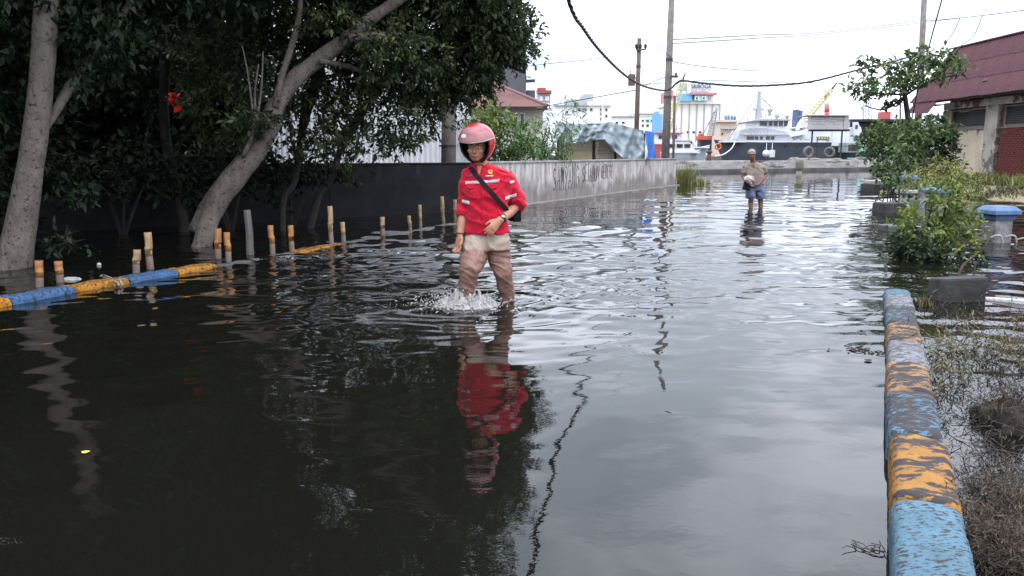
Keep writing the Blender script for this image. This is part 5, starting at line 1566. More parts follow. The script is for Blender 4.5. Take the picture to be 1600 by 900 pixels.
# red-white stack, lattice tower, dark shed
root = thing('striped_chimney', 'red and white banded chimney behind the ferry', 'chimney', at(1292, 240, 250))
M['far_red'] = mk('far_red', (0.50, 0.10, 0.10), (0.44, 0.09, 0.09), 0.5, 0.7, 0)
for k, (y0, y1) in enumerate(((135, 144), (144, 153), (153, 166), (166, 175), (175, 186), (186, 240))):
    mb = MB(); mb.tube([at(1292, y1, 250), at(1292, y0, 250)], .75 - .0, 10); mb.build('band', M['far_red' if k % 2 == 1 or y0 == 175 else 'white_far'] if k != 4 else M['far_red'], root, smooth=True)
root = thing('lattice_mast', 'tall pale lattice radio mast right of the ferry', 'mast', at(1357, 240, 240))
mb = MB(); lattice(mb, at(1357, 240, 240), at(1354, 138, 240), 2.4, 1.1, 16, .12); mb.build('frame', M['far_grey'], root)
mb = MB(); mb.tube([at(1348, 240, 238), at(1348, 168, 238)], .12, 6); mb.tube([at(1348, 172, 238), at(1346, 166, 238)], .3, 6); mb.build('floodlight_pole', M['far_grey'], root)
root = thing('dark_shed', 'long low dark-roofed harbour shed behind the ferry', 'shed', at(1380, 240, 135))
pbox('roof', 'black', root, 1330, 186, 1440, 190, 135, 12); pbox('wall', 'concrete_dark', root, 1336, 190, 1436, 240, 136, 9, .5)
pthing('red_tank', 'far_red', 'red box tank on the roof of the dark harbour shed', 'tank', 1380, 174.5, 1392, 185.9, 136, 2)

# ================================================================== SHIPS
M['hull_navy_hazed'] = mk('hull_navy_hazed', (0.06, 0.078, 0.095), (0.085, 0.10, 0.115), 0.6, 0.5, 0.05, 6)  # navy lightened in its colour to imitate distance haze
M['ship_white'] = mk('ship_white', (0.62, 0.63, 0.66), (0.52, 0.53, 0.57), 0.5, 0.5, 0.0, c3=(0.34, 0.28, 0.24), scale3=0.9, lo3=0.56, hi3=0.74, stretch3=(2, 2, .5))
M['ship_grey'] = mk('ship_grey', (0.38, 0.39, 0.40), (0.30, 0.31, 0.33), 0.5, 0.6, 0.0, c3=(0.24, 0.19, 0.16), scale3=0.9, lo3=0.56, hi3=0.74, stretch3=(2, 2, .5))
M['hull_green'] = mk('hull_green', (0.05, 0.12, 0.10), (0.05, 0.10, 0.09), 0.4, 0.6, 0.0)
def hull(x0, x1, ydeck, Y, beam, bow=.22, sheer=2.0):
    """long hull side-on; bow at x0 (left)"""
    A_ = at(x0, ydeck, Y); B_ = at(x1, ydeck, Y); L = B_.x - A_.x
    mb = MB(); secs = 24; prof = []
    vs, fs = [], []
    for i in range(secs + 1):
        t = i / secs
        bm_ = beam / 2 * min(1, (t / bow) ** .6 + .02)
        zz = A_.z + sheer * .3 * max(0, 1 - t / .4) ** 2
        x = A_.x + L * t
        rake = .9 * max(0, 1 - t / .15)
        for (yy, z, rx) in ((-bm_, zz, 0), (-bm_ * .93, zz - .5, rake * .3), (-bm_ * .72, -.3, rake * 1.6), (bm_ * .72, -.3, rake * 1.6), (bm_ * .93, zz - .5, rake * .3), (bm_, zz, 0)):
            vs.append(Vector((x + rx, Y + beam / 2 + yy, z)))
    for i in range(secs):
        for k in range(6):
            k2 = (k + 1) % 6
            fs.append((i * 6 + k, i * 6 + k2, (i + 1) * 6 + k2, (i + 1) * 6 + k))
    fs.append(tuple(range(6))); fs.append(tuple(secs * 6 + k for k in range(5, -1, -1)))
    mb.add(vs, fs)
    return mb
Yv = 92.0
gs = thing('patrol_ship', 'grey and white patrol ship with dark navy hull and tall mast', 'ship', (at(1200, 240, Yv).x, Yv + 3, 0))
hull(1127, 1300, 222.5, Yv, 7, .3, 1.2).build('hull', M['hull_navy_hazed'], gs, smooth=False)
mb = MB(); PX(mb, 1131, 219.5, 1290, 222.4, Yv + .4, 5.5); mb.build('gunwale', M['ship_white'], gs)
# angled superstructure
def slab(poly, Y0, dep):
    mb = MB(); mb.poly([at(x, y, Y0) for x, y in poly], (0, dep, 0)); return mb
slab([(1150, 219.4), (1158, 203), (1172, 200), (1196, 200), (1230, 206), (1240, 219.4)], Yv + 1.2, 4).build('lower_house', M['ship_grey'], gs)
slab([(1162, 203), (1166, 190), (1196, 184), (1232, 188), (1228, 206), (1196, 206)], Yv + 1.6, 3.2).build('bridge', M['ship_white'], gs)
slab([(1188, 189), (1232.5, 189), (1230, 196.5), (1188, 196)], Yv + 1.5, .3).build('bridge_window', M['glass_dark'], gs)
for x in (1200, 1208, 1216, 1224): pbox('mullion', 'ship_white', gs, x - .5, 188.6, x + .5, 197, Yv + 1.42, .12)
slab([(1164, 190.5), (1186, 186), (1236, 186), (1238, 188.4), (1188, 188.8)], Yv + 1.2, 4).build('bridge_roof', M['ship_grey'], gs)
mb = MB(); mb.tube([at(1184.5, 187, Yv + 3), at(1186.5, 142, Yv + 3)], [.42, .12], 8); mb.beam(at(1177, 171, Yv + 3), at(1193, 171, Yv + 3), .5, .25); mb.tube([at(1190, 188, Yv + 3), at(1187, 172, Yv + 3)], .16, 6); mb.tube([at(1185, 145, Yv + 3), at(1188.5, 144, Yv + 3)], .2, 6)
for y in (150, 156, 162, 167): mb.beam(at(1185, y, Yv + 3), at(1188.5, y, Yv + 3), .25, .18)
mb.build('mast', M['far_grey'], gs)
for (x, y, r_) in ((1178, 199, .5), (1203, 172, .32), (1214, 181, .28), (1230, 182, .25)):
    mb = MB(); mb.ball(at(x, y, Yv + 2.6), r_, sub=2); mb.tube([at(x, y, Yv + 2.6), at(x - .5, y + 9, Yv + 2.6)], r_ * .55, 6); mb.build('radar_dome', M['ship_white'] if x < 1190 else M['far_grey'], gs, smooth=True)
for (x0, x1) in ((1167, 1172), (1173, 1178), (1180, 1185), (1188, 1192), (1197, 1203), (1205, 1210)): pbox('porthole', 'glass_dark', gs, x0, 213, x1, 218, Yv + 1.12, .1)
pbox('deck_rail', 'ship_white', gs, 1160, 209, 1238, 210, Yv + .9, .2); 
for k in range(14): pbox('stanchion', 'far_grey', gs, 1134 + k * 2.2, 217, 1134.3 + k * 2.2, 219.5, Yv + .6, .08)
mb = MB(); limb(mb, [at(1149, 221, Yv - .1), at(1143, 232, Yv - 4), at(1131, 241, Yv - 12), at(1118, 244, Yv - 22)], [.06] * 4, 6); mb.build('mooring_line', M['litter'], gs)
for (x, y0, y1) in ((1168, 190, 176), (1240, 206, 188), (1222, 188, 174), (1196, 186, 168), (1256, 205, 186)):
    mb = MB(); mb.tube([at(x, y0, Yv + 2.2), at(x + .6, y1, Yv + 2.2)], [.06, .03], 5); mb.build('antenna', M['far_grey'], gs)
mb = MB()
for (a, b_) in (((1186.5, 145), (1137, 219)), ((1186.5, 148), (1240, 206)), ((1186.5, 152), (1232, 187))): mb.tube([at(*a, Yv + 3), at(*b_, Yv + 3)], .025, 4)
mb.build('rigging', M['black'], gs)
M['life_ring'] = mk('life_ring', (0.62, 0.16, 0.05), (0.5, 0.13, 0.05), 1, 0.6, 0)
for (x, y) in ((1122, 229),):
    mb = MB(); c = at(x, y, Yv + .7); mb.tube([c + Vector((math.cos(a) * .32, 0, math.sin(a) * .32)) for a in [i * math.pi / 8 for i in range(17)]], .09, 6); mb.build('life_ring', M['life_ring'], gs, smooth=True)
for k in range(16): pbox('rail_post', 'ship_white', gs, 1160 + k * 5.2, 206.5, 1160.4 + k * 5.2, 209, Yv + .9, .08)
for (x, w_) in ((1146, 5), (1153, 3), (1244, 6), (1253, 4), (1262, 5)):
    pbox('deck_locker', 'far_grey', gs, x, 215.5 + w_ * .3, x + w_, 219.4, Yv + .8, 1.0)
for k in range(7): pbox('hull_port', 'black', gs, 1150 + k * 19, 229, 1151.6 + k * 19, 231, Yv - .12 + .03, .2)
# fenders
for (lab, x, y, rr, nm) in (('white ball fender hanging on the navy hull', 1197, 240, .42, 'ball_fender'), ('white box fender hanging beside the ball fender', 1206, 240, .5, 'box_fender')):
    mb = MB(); Yf = Yv - 1.0
    c = at(x, y, Yf)
    if nm[0] == 'ball'[0] and 'ball' in nm: mb.ball(c, rr, sub=2)
    else: mb.box(c, (.6, .3, .8))
    mb.tube([c + Vector((0, 0, .3)), at(x + 1, 224, Yv - .05)], .03, 5)
    mb.build(nm, M['ship_white'], label=lab, cat='fender')
# white ferry
Yf = 99.0
fy = thing('white_ferry', 'long white ferry with sloping cabin front and wide bridge', 'ship', (at(1290, 240, Yf).x, Yf + 3, 0))
hull(1205, 1400, 229, Yf, 8, .35, 1.0).build('hull', M['hull_green'], fy)
slab([(1214, 228.8), (1236, 212), (1262, 201), (1345, 198), (1352, 228.8)], Yf + .8, 6).build('cabin', M['ship_white'], fy)
slab([(1252, 199.5), (1258, 192), (1336, 190), (1341, 197.6)], Yf + 1.2, 5).build('upper_cabin', M['ship_white'], fy)
slab([(1160, 219), (1166, 216), (1240, 207), (1262, 206), (1262, 209), (1236, 214)], Yf - .6, 5).build('awning', M['ship_white'], fy)
slab([(1328, 190), (1341, 190), (1346, 200), (1328, 200)], Yf + 1.1, .3).build('side_window', M['glass_dark'], fy)
slab([(1334, 191), (1341, 191), (1348, 212), (1334, 212)], Yf + .5, .4).build('end_wall', M['ship_white'], fy)
pbox('cabin_window', 'glass_dark', fy, 1337, 195, 1340.5, 201, Yf + .4, .2)
M['sign_yellow'] = mk('sign_yellow', (0.65, 0.48, 0.05), (0.55, 0.4, 0.05), 1, 0.6, 0)
pl = pbox('name_plate', 'hull_navy_hazed', fy, 1277, 213.5, 1296, 218, Yf + .6, .15)
pbox('plate_border', 'ship_white', fy, 1276, 212.6, 1297, 218.9, Yf + .68, .1)
for k in range(4): pbox('plate_mark', 'sign_yellow', pl, 1279 + k * 4.3, 214.6, 1281.6 + k * 4.3, 217, Yf + .55, .06)
for k in range(9): pbox('cabin_window', 'glass_dark', fy, 1180 + k * 4.6, 213.5 - k * .5, 1183 + k * 4.6, 217.5 - k * .45, Yf - .75, .1)
M['funnel'] = mk('funnel', (0.07, 0.11, 0.20), (0.06, 0.095, 0.17), 0.3, 0.7, 0)
pbox('funnel', 'funnel', fy, 1244, 171, 1247.8, 203, Yf + 3.5, 1.5); pbox('funnel', 'funnel', fy, 1248.6, 172.5, 1253.5, 203, Yf + 3.5, 1.5)
mb = MB(); limb(mb, [at(1247, 204, Yf + 2), at(1249, 195, Yf + 2), at(1254, 187, Yf + 2)], [.35, .3, .2], 8); mb.build('vent_pipe', M['ship_white'], fy, smooth=True)
pbox('teal_box', M['far_mint'], fy, 1344, 221, 1353, 239, Yf - 3, 2); pbox('deck_house', 'far_grey', fy, 1323, 223, 1344, 238, Yf - 2.6, 2.5)
pbox('deck_opening_shade', 'concrete_dark', fy, 1326, 226, 1341, 235, Yf - 2.7, .2)  # dark panel draws the shade inside the deck house doorway

# landing shelter in front of the ships
Yl = 66.0
ls = thing('landing_shelter', 'grey slatted landing shelter on two dark posts on the quay', 'shelter', (at(1300, 245, Yl).x, Yl, .6))
M['shelter'] = mk('shelter', (0.40, 0.38, 0.38), (0.30, 0.285, 0.285), 1.2, 0.8, 0.1)
for k, (y0, y1, x0, x1) in enumerate(((181.5, 184.5, 1264, 1325), (184.7, 188.2, 1264, 1325), (188.4, 191, 1264, 1325), (191.2, 194.4, 1264, 1325), (194.6, 197.6, 1264, 1325), (197.8, 201.5, 1264, 1325))):
    pbox('board', 'shelter', ls, x0, y0, x1, y1, Yl - .04 * (k % 2) - .02 * k, .08)
pbox('end_panel', 'shelter', ls, 1319, 180.5, 1326.5, 202, Yl - .18, .1); pbox('end_panel', 'shelter', ls, 1262.5, 180.5, 1267, 202, Yl - .18, .1)
pbox('lower_beam', 'black', ls, 1267, 202, 1328, 205, Yl + .3, .6)
pbox('roof', 'shelter', ls, 1262, 179.5, 1327, 180.6, Yl - .4, 2.2)
for x in (1268.5, 1315): pbox('post', 'black', ls, x - .9, 205, x + .9, 246, Yl + .5, .12, .3)
pbox('post', 'black', ls, 1276, 218, 1277, 246, Yl + .4, .06, .3); pbox('rail', 'black', ls, 1266, 228, 1330, 229, Yl + .4, .06)
# clutter on the quay: tyres, bollards, rope heap
M['tyre'] = mk('tyre', (0.10, 0.085, 0.08), (0.16, 0.13, 0.12), 4, 0.9, 0.3)
def tyre(px, py, Y, r_, lab, yaw=.3):
    root_c = at(px, py, Y); mb = MB(); pts = []
    n_, k_ = 18, 8; vs, fs = [], []
    for i in range(n_):
        a = 2 * math.pi * i / n_
        for j in range(k_):
            b2 = 2 * math.pi * j / k_
            rr = r_ + r_ * .32 * math.cos(b2)
            v = Vector((rr * math.cos(a), r_ * .32 * math.sin(b2), rr * math.sin(a)))
            vs.append(Matrix.Rotation(yaw, 3, 'Z') @ v + root_c)
    for i in range(n_):
        for j in range(k_):
            fs.append((i * k_ + j, ((i + 1) % n_) * k_ + j, ((i + 1) % n_) * k_ + (j + 1) % k_, i * k_ + (j + 1) % k_))
    mb.add(vs, fs); mb.build('tyre', M['tyre'], smooth=True, label=lab, cat='tyre')
tyre(1263, 238, 64.5, .38, 'old tyre propped left under the landing shelter')
tyre(1296, 238, 64.8, .34, 'old tyre propped right of the middle under the landing shelter', -.5)
scrap_specs = [(1278, 243, 64, 1.1, .5, .25, 'grey heap of nets under the landing shelter'), (1305, 244, 64, .9, .5, .22, 'smaller heap of nets under the landing shelter, right end'), (1245, 244, 61, .8, .4, .3, 'rubble heap on the quay left of the shelter'), (1345, 246, 66, 1.3, .5, .3, 'low rubble heap on the quay before the teal box')]
M['nets'] = mk('nets', (0.22, 0.19, 0.18), (0.12, 0.105, 0.10), 5, 0.95, 0.5, 20)
for i, (px, py, Y, rx, ry, rz, lab) in enumerate(scrap_specs):
    c = at(px, py, Y); mb = MB(); mb.ball((0, 0, 0), (rx, ry, rz), sub=3)
    for v in mb.v:
        v *= 1 + .5 * mnoise.noise(v * 2.5 + Vector((i * 5, 0, 0))) + .25 * mnoise.noise(v * 7)
        v += Vector((c.x, c.y, .62))
    mb.build('rubble_heap', M['nets'], label=lab, cat='heap')
for (px, lab) in ((1373, 'pale mooring bollard at the right end of the quay'), (1108, 'rusty ring bollard at the left end of the quay')):
    c = at(px, 245, 60 if px > 1200 else 55)
    root = thing('bollard', lab, 'bollard', (c.x, c.y, .5))
    mb = MB(); mb.tube([Vector((c.x, c.y, .3)), Vector((c.x, c.y, 1.25))], [.16, .14], 10); mb.build('shaft', M['concrete' if px > 1200 else 'rust'], root, smooth=True)
    mb = MB(); mb.tube([Vector((c.x, c.y, 1.25)), Vector((c.x, c.y, 1.32)), Vector((c.x, c.y, 1.42))], [.2, .22, .12], 10); mb.build('head', M['concrete' if px > 1200 else 'rust'], root, smooth=True)

# small boats at the left
def motorboat(lab, x0, x1, ydeck, Y, cab, mat, hullm, dep=2.4):
    root = thing('motor_boat', lab, 'boat', (at((x0 + x1) / 2, 240, Y).x, Y + 1, 0))
    # bow to the right: mirror the hull
    mb = hull(x0, x1, ydeck, Y, dep, .4, .8)
    cx = (at(x0, 240, Y).x + at(x1, 240, Y).x) / 2
    for v in mb.v: v.x = 2 * cx - v.x
    mb.build('hull', M[hullm], root)
    pbox('gunwale', 'ship_white', root, x0, ydeck - 1, x1 - 6, ydeck + 1.4, Y - .05, dep)
    slab(cab, Y + .4, dep * .7).build('cabin', M[mat], root)
    cx0, cx1 = min(c[0] for c in cab), max(c[0] for c in cab); cy0, cy1 = min(c[1] for c in cab), max(c[1] for c in cab)
    for k in range(3):
        a = cx0 + (cx1 - cx0) * (.08 + .26 * k)
        pbox('cabin_window', 'glass_dark', root, a, cy0 + (cy1 - cy0) * .2, a + (cx1 - cx0) * .2, cy0 + (cy1 - cy0) * .58, Y + .33, .1)
    return root
motorboat('white motor boat with long cabin moored behind the concrete pole', 1040, 1100, 238, 66, [(1042, 237), (1043, 222), (1078, 222), (1088, 237)], 'ship_white', 'ship_grey')
motorboat('grey launch with three cabin windows behind the white motor boat', 1052, 1115, 230, 78, [(1056, 229), (1057, 219), (1080, 219), (1088, 229)], 'ship_grey', 'far_grey', 3)
mb_ = motorboat('small red and white boat with mast half hidden behind the pole', 1020, 1072, 224, 95, [(1026, 223), (1027, 210), (1062, 208), (1066, 223)], 'ship_white', 'far_red', 3)
pbox('red_roof', 'far_red', mb_, 1025, 207, 1068, 209, 95.2, 2.6)
mb = MB(); mb.tube([at(1056, 208, 96), at(1057, 196, 96)], .06, 6); mb.beam(at(1051, 203, 96), at(1062, 201, 96), .1, .1); mb.build('mast', M['far_grey'], mb_)

# ================================================================== PEOPLE
M['skin'] = mk('skin', (0.43, 0.205, 0.125), (0.35, 0.155, 0.095), 14, 0.5, 0.15, 60, spec=0.45)
M['skin_dark'] = mk('skin_dark', (0.17, 0.082, 0.055), (0.13, 0.06, 0.042), 14, 0.5, 0.15, 60, spec=0.45)
M['eye_white'] = mk('eye_white', (0.55, 0.52, 0.48), (0.5, 0.47, 0.43), 10, 0.3, 0)
M['hair'] = mk('hair', (0.012, 0.010, 0.009), (0.02, 0.017, 0.015), 30, 0.6, 0.4, 60)
M['lips'] = mk('lips', (0.24, 0.085, 0.07), (0.2, 0.07, 0.06), 30, 0.45, 0.1)


def remesh(mb, voxel, smooth=4, disp=None, name='m'):
    me = mb.mesh(name, (0, 0, 0))
    o = bpy.data.objects.new('tmp', me); COL.objects.link(o)
    md = o.modifiers.new('r', 'REMESH'); md.mode = 'VOXEL'; md.voxel_size = voxel; md.use_smooth_shade = True
    if smooth:
        ms = o.modifiers.new('s', 'SMOOTH'); ms.factor = .5; ms.iterations = smooth
    dg = bpy.context.evaluated_depsgraph_get()
    out = bpy.data.meshes.new_from_object(o.evaluated_get(dg))
    bpy.data.objects.remove(o); bpy.data.meshes.remove(me)
    if disp is not None:
        nrm = [v.normal.copy() for v in out.vertices]
        for v, n_ in zip(out.vertices, nrm): v.co += disp(v.co, n_)
    out.polygons.foreach_set('use_smooth', [True] * len(out.polygons))
    return out


def part_mesh(me, name, mat, root):
    org = ORG[root.name]
    for v in me.vertices: v.co -= org
    me.materials.clear()
    return put(me, name, M[mat] if isinstance(mat, str) else mat, root)


def frame(f, tilt=0.0):
    f = Vector(f).normalized(); u = Vector((tilt, 0, 1)); r_ = f.cross(u).normalized(); u = r_.cross(f).normalized()
    return f, r_, u                     # r_ is the wearer's right


def hand(mb, wrist, d, t, curl, k=1.0, spread=.35):
    """d: forearm to knuckles; t: thumb side; fingers curl towards the palm normal"""
    d = Vector(d).normalized(); t = Vector(t); t = (t - d * t.dot(d)).normalized()
    n = d.cross(t).normalized()
    if curl < 0: n = -n
    c = abs(curl)
    w = Vector(wrist)
    mb.tube([w - d * .02 * k, w + d * .02 * k, w + d * .055 * k, w + d * .088 * k, w + d * .098 * k],
            [(.027 * k, .020 * k), (.033 * k, .019 * k), (.040 * k, .017 * k), (.041 * k, .014 * k), (.034 * k, .009 * k)], 12, up=t)
    for off, L in ((.030, .072), (.0105, .082), (-.0105, .076), (-.030, .060)):
        b0 = w + d * .086 * k + t * off * k
        ang = c * .5 * (1 + .12 * (off < 0)); pts = [b0]; dd = (d + t * off * spread * 8).normalized()
        for sgm in (.45, .32, .23):
            dn = dd * math.cos(ang) + n * math.sin(ang)
            pts.append(pts[-1] + dn * L * sgm * k); ang += c
        mb.tube([b0 - d * .012 * k] + pts, [.0095 * k, .0095 * k, .0088 * k, .008 * k, .0062 * k], 8)
    b0 = w + d * .022 * k + t * .028 * k
    p1_ = b0 + (t * .55 + d * .75 + n * .35).normalized() * .038 * k
    p2_ = p1_ + (t * .15 + d * .9 + n * .35).normalized() * .030 * k
    p3_ = p2_ + (d * .95 + n * .5 - t * .1).normalized() * .022 * k
    mb.tube([w + d * .012 * k + t * .012 * k, b0, p1_, p2_, p3_], [.014 * k, .014 * k, .0115 * k, .0105 * k, .0075 * k], 8)


def head_shape(mb, hc, f, r_, u, k=1.0, ears=True):
    Rm = Matrix((r_, f, u)).transposed()
    def b(o, rad_, sub=3): mb.ball(hc + (r_ * o[0] + f * o[1] + u * o[2]) * k, tuple(x * k for x in rad_), Rm, sub)
    b((0, -.008, .018), (.074, .094, .092)); b((0, .022, -.048), (.060, .070, .062)); b((0, .052, -.085), (.034, .034, .026))
    b((0, .093, -.018), (.011, .016, .028)); b((0, .100, -.034), (.0165, .014, .011))
    b((-.03, .070, .022), (.026, .018, .010)); b((.03, .070, .022), (.026, .018, .010)); b((-.040, .058, -.028), (.024, .024, .022)); b((.040, .058, -.028), (.024, .024, .022))
    b((0, .086, -.060), (.024, .010, .0065)); b((0, .086, -.071), (.021, .010, .007))
    if ears:
        b((-.076, -.005, -.015), (.010, .020, .032)); b((.076, -.005, -.015), (.010, .020, .032))


def face_bits(root, hc, f, r_, u, k=1.0, hair='hair'):
    Rm = Matrix((r_, f, u)).transposed()
    for sx in (-1, 1):
        e = MB(); e.ball(hc + (r_ * (.030 * sx) + f * .078 + u * -.001) * k, (.0135 * k, .008 * k, .0065 * k), Rm, 2); ob = e.build('eye', M['eye_white'], root, smooth=True)
        e = MB(); e.ball(hc + (r_ * (.030 * sx) + f * .0845 + u * -.001) * k, (.0058 * k, .003 * k, .0058 * k), Rm, 2); e.build('iris', M['hair'], ob, smooth=True)
        e = MB(); e.tube([hc + (r_ * (.012 * sx) + f * .090 + u * .020) * k, hc + (r_ * (.032 * sx) + f * .086 + u * .026) * k, hc + (r_ * (.050 * sx) + f * .070 + u * .019) * k], [.0035 * k, .0045 * k, .002 * k], 6); e.build('eyebrow', M[hair], root, smooth=True)
    e = MB(); e.tube([hc + (r_ * -.024 + f * .085 + u * -.066) * k, hc + (f * .0975 + u * -.0645) * k, hc + (r_ * .024 + f * .085 + u * -.066) * k], [.002 * k, .0045 * k, .002 * k], 6); e.build('lips', M['lips'], root, smooth=True)


class Draper:
    def __init__(s, me, org):
        s.b = BVHTree.FromPolygons([v.co + org for v in me.vertices], [tuple(p_.vertices) for p_ in me.polygons])

    def hit(s, px, py, Y, off=.004):
        o = at(px, py, Y)
        o2 = Vector((o.x, o.y - .6, o.z))
        loc, nrm, i, d = s.b.ray_cast(o2, Vector((0, 1, 0)), 1.4)
        if loc is None:
            loc, nrm, i, d = s.b.find_nearest(o)
        if nrm.y > 0: nrm = -nrm
        return loc + nrm * off, nrm

    def patch(s, fn, nu, nv, Y, off=.004, th=.003):
        """thin cloth patch lying on the garment"""
        pts = [[s.hit(*fn(i / nu, j / nv), Y, off) for i in range(nu + 1)] for j in range(nv + 1)]
        mb = MB()
        top = [p_[0] for row in pts for p_ in row]; bot = [p_[0] - p_[1] * th for row in pts for p_ in row]
        w = nu + 1; n_ = len(top); fs = []
        for j in range(nv):
            for i in range(nu):
                q = (j * w + i, j * w + i + 1, (j + 1) * w + i + 1, (j + 1) * w + i)
                fs.append(q); fs.append(tuple(n_ + x for x in reversed(q)))
        ed = [(i, i + 1) for i in range(nu)] + [(nv * w + i + 1, nv * w + i) for i in range(nu)] + [((j + 1) * w, j * w) for j in range(nv)] + [(j * w + nu, (j + 1) * w + nu) for j in range(nv)]
        fs += [(b_, a, n_ + a, n_ + b_) for a, b_ in ed]
        mb.add(top + bot, fs)
        return mb


# ------------------------------------------------ the man in red
Y1 = 6.45
S1 = Y1 / F / math.cos(PIT) * 1.0
s1 = (at(801, 350, Y1).x - at(800, 350, Y1).x)
P1r = thing('person', 'man in red work shirt, red helmet and wet beige trousers wading towards the camera', 'person', (at(764, 470, Y1).x, Y1 + .03, -.27))
f1, r1, u1 = frame((-.20, -1, -.10), .03)
hc1 = at(745.5, 229, Y1 - .03)
def ring(px, py, dY, hw, dep, yaw=-.18): return (at(px, py, Y1 + dY), hw * s1, dep, yaw)
body = MB()
head_shape(body, hc1, f1, r1, u1, 1.02, False)
body.tube([at(746, 238, Y1 + .02), at(749, 252, Y1 + .03), at(755, 268, Y1 + .04)], [.058, .057, .066], 14)
body.rings([ring(757, 264, .04, 12, .05), ring(759, 271, .04, 29, .07), ring(760, 290, .02, 31, .09), ring(759, 320, .02, 30, .10), ring(759, 345, .02, 29, .10), ring(759, 368, .03, 31, .10), ring(760, 385, .03, 30, .10)], 20)
el_r, wr_r = at(726, 324, Y1 + .05), at(718.5, 368, Y1 - .05)        # his right arm (left in the picture)
el_l, wr_l = at(808, 321, Y1 + .10), at(780, 345, Y1 - .13)
body.tube([at(735, 279, Y1 + .05), at(728.5, 300, Y1 + .06), el_r, at(722, 345, Y1 + .0), wr_r], [.036, .042, .042, .041, .029], 12)
body.tube([at(788, 278, Y1 + .05), at(801, 300, Y1 + .09), el_l, at(796, 332, Y1 - .0), wr_l], [.038, .044, .044, .043, .030], 12)
hand(body, wr_r, at(716, 385, Y1 - .08) - wr_r, (0.7, -.7, 0), .42)
hand(body, wr_l, at(766, 361, Y1 - .18) - wr_l, (-.75, -.35, .5), .40)
kn_a, an_a = at(734, 421, Y1 - .16), at(727, 470, Y1 - .10)
kn_b, an_b = at(787, 427, Y1 - .01), at(793.5, 470, Y1 + .12)
ft_a, ft_b = Vector((an_a.x, an_a.y, -.13)), Vector((an_b.x + .02, an_b.y + .05, -.20))
body.tube([at(745, 378, Y1), at(740, 400, Y1 - .08), kn_a, (kn_a + an_a) / 2 + Vector((0, .03, 0)), an_a, ft_a], [.085, .075, .058, .052, .042, .038], 12)
body.tube([at(776, 378, Y1 + .03), at(781, 402, Y1 + .02), kn_b, (kn_b + an_b) / 2 + Vector((0, .03, 0)), an_b, ft_b], [.085, .073, .056, .050, .040, .038], 12)
for a in (ft_a, ft_b):
    body.tube([a + Vector((.01, .06, -.02)), a + Vector((0, 0, -.02)), a + Vector((-.02, -.10, -.035)), a + Vector((-.03, -.17, -.045))], [(.035, .035), (.042, .045), (.036, .045), (.016, .035)], 10, up=(0, 0, 1))
part_mesh(remesh(body, .0055, 3, name='body'), 'body', 'skin', P1r)
face_bits(P1r, hc1, f1, r1, u1, 1.02)

# shirt
def cloth(amp, sc, seed):
    sd_ = Vector((seed, seed * 2, 0))
    def fn(co, n_):
        a = mnoise.noise(Vector((co.x * 6, co.y * 6, co.z * 16 + co.x * 9)) * sc + sd_)
        b2 = mnoise.noise(Vector((co.x * 16, co.y * 12, co.z * 30 - co.x * 20)) * sc + sd_) + .5 * max(0, 1 - 4 * abs(mnoise.noise(Vector((co.x * 12, co.y * 12, co.z * 17 + co.x * 14)) * sc + sd_)))
        c_ = 1 - abs(mnoise.noise(Vector((co.x * 7 + co.z * 6, co.y * 7, co.z * 9)) * sc + sd_)) * 2
        return n_ * (a * amp + b2 * amp * .35 + max(0, c_) ** 3 * amp * .7 - amp * .15)
    return fn
m, nt, p = nodes('shirt_red')
n = tex(nt, 260, 2, (1, 1, 1)); n0 = tex(nt, 4, 5)
r = ramp(nt, [(0.35, (0.50, 0.006, 0.028)), (0.7, (0.41, 0.005, 0.022))])
nt.links.new(n0.outputs['Fac'], r.inputs[0]); nt.links.new(r.outputs[0], p.inputs['Base Color'])
p.inputs['Roughness'].default_value = .85; p.inputs['Specular IOR Level'].default_value = .2
p.inputs['Sheen Weight'].default_value = .15
b = nt.nodes.new("ShaderNodeBump"); b.inputs['Strength'].default_value = .15; b.inputs['Distance'].default_value = .002
nt.links.new(n.outputs['Fac'], b.inputs['Height']); nt.links.new(b.outputs[0], p.inputs['Normal'])
M['shirt_red'] = m
sm = MB()
sm.rings([ring(752, 257, .035, 14, .062), ring(755, 262, .04, 24, .075), ring(759, 267, .04, 36, .088), ring(761, 274, .03, 40, .10), ring(761, 288, .02, 39.5, .118), ring(760, 304, .01, 37.5, .128), ring(759, 322, .01, 35, .128),
          ring(758.5, 340, .01, 34, .126), ring(759, 352, .015, 35, .130), ring(760, 364, .02, 36.5, .136)], 28)
sm.tube([at(735, 274, Y1 + .03), at(730, 290, Y1 + .04), at(727.5, 308, Y1 + .05), at(725.5, 326, Y1 + .04), at(724.5, 336, Y1 + .03)], [.062, .066, .063, .064, .068], 14)
sm.tube([at(788, 274, Y1 + .04), at(796, 286, Y1 + .06), at(802, 302, Y1 + .08), at(807, 316, Y1 + .08), at(806.5, 321, Y1 + .06)], [.066, .074, .072, .072, .068], 14)
shirt_me = remesh(sm, .0075, 4, cloth(.0145, 1.0, 3), 'shirt')
shirt = part_mesh(shirt_me, 'shirt', 'shirt_red', P1r)
dr = Draper(shirt_me, ORG[P1r.name])
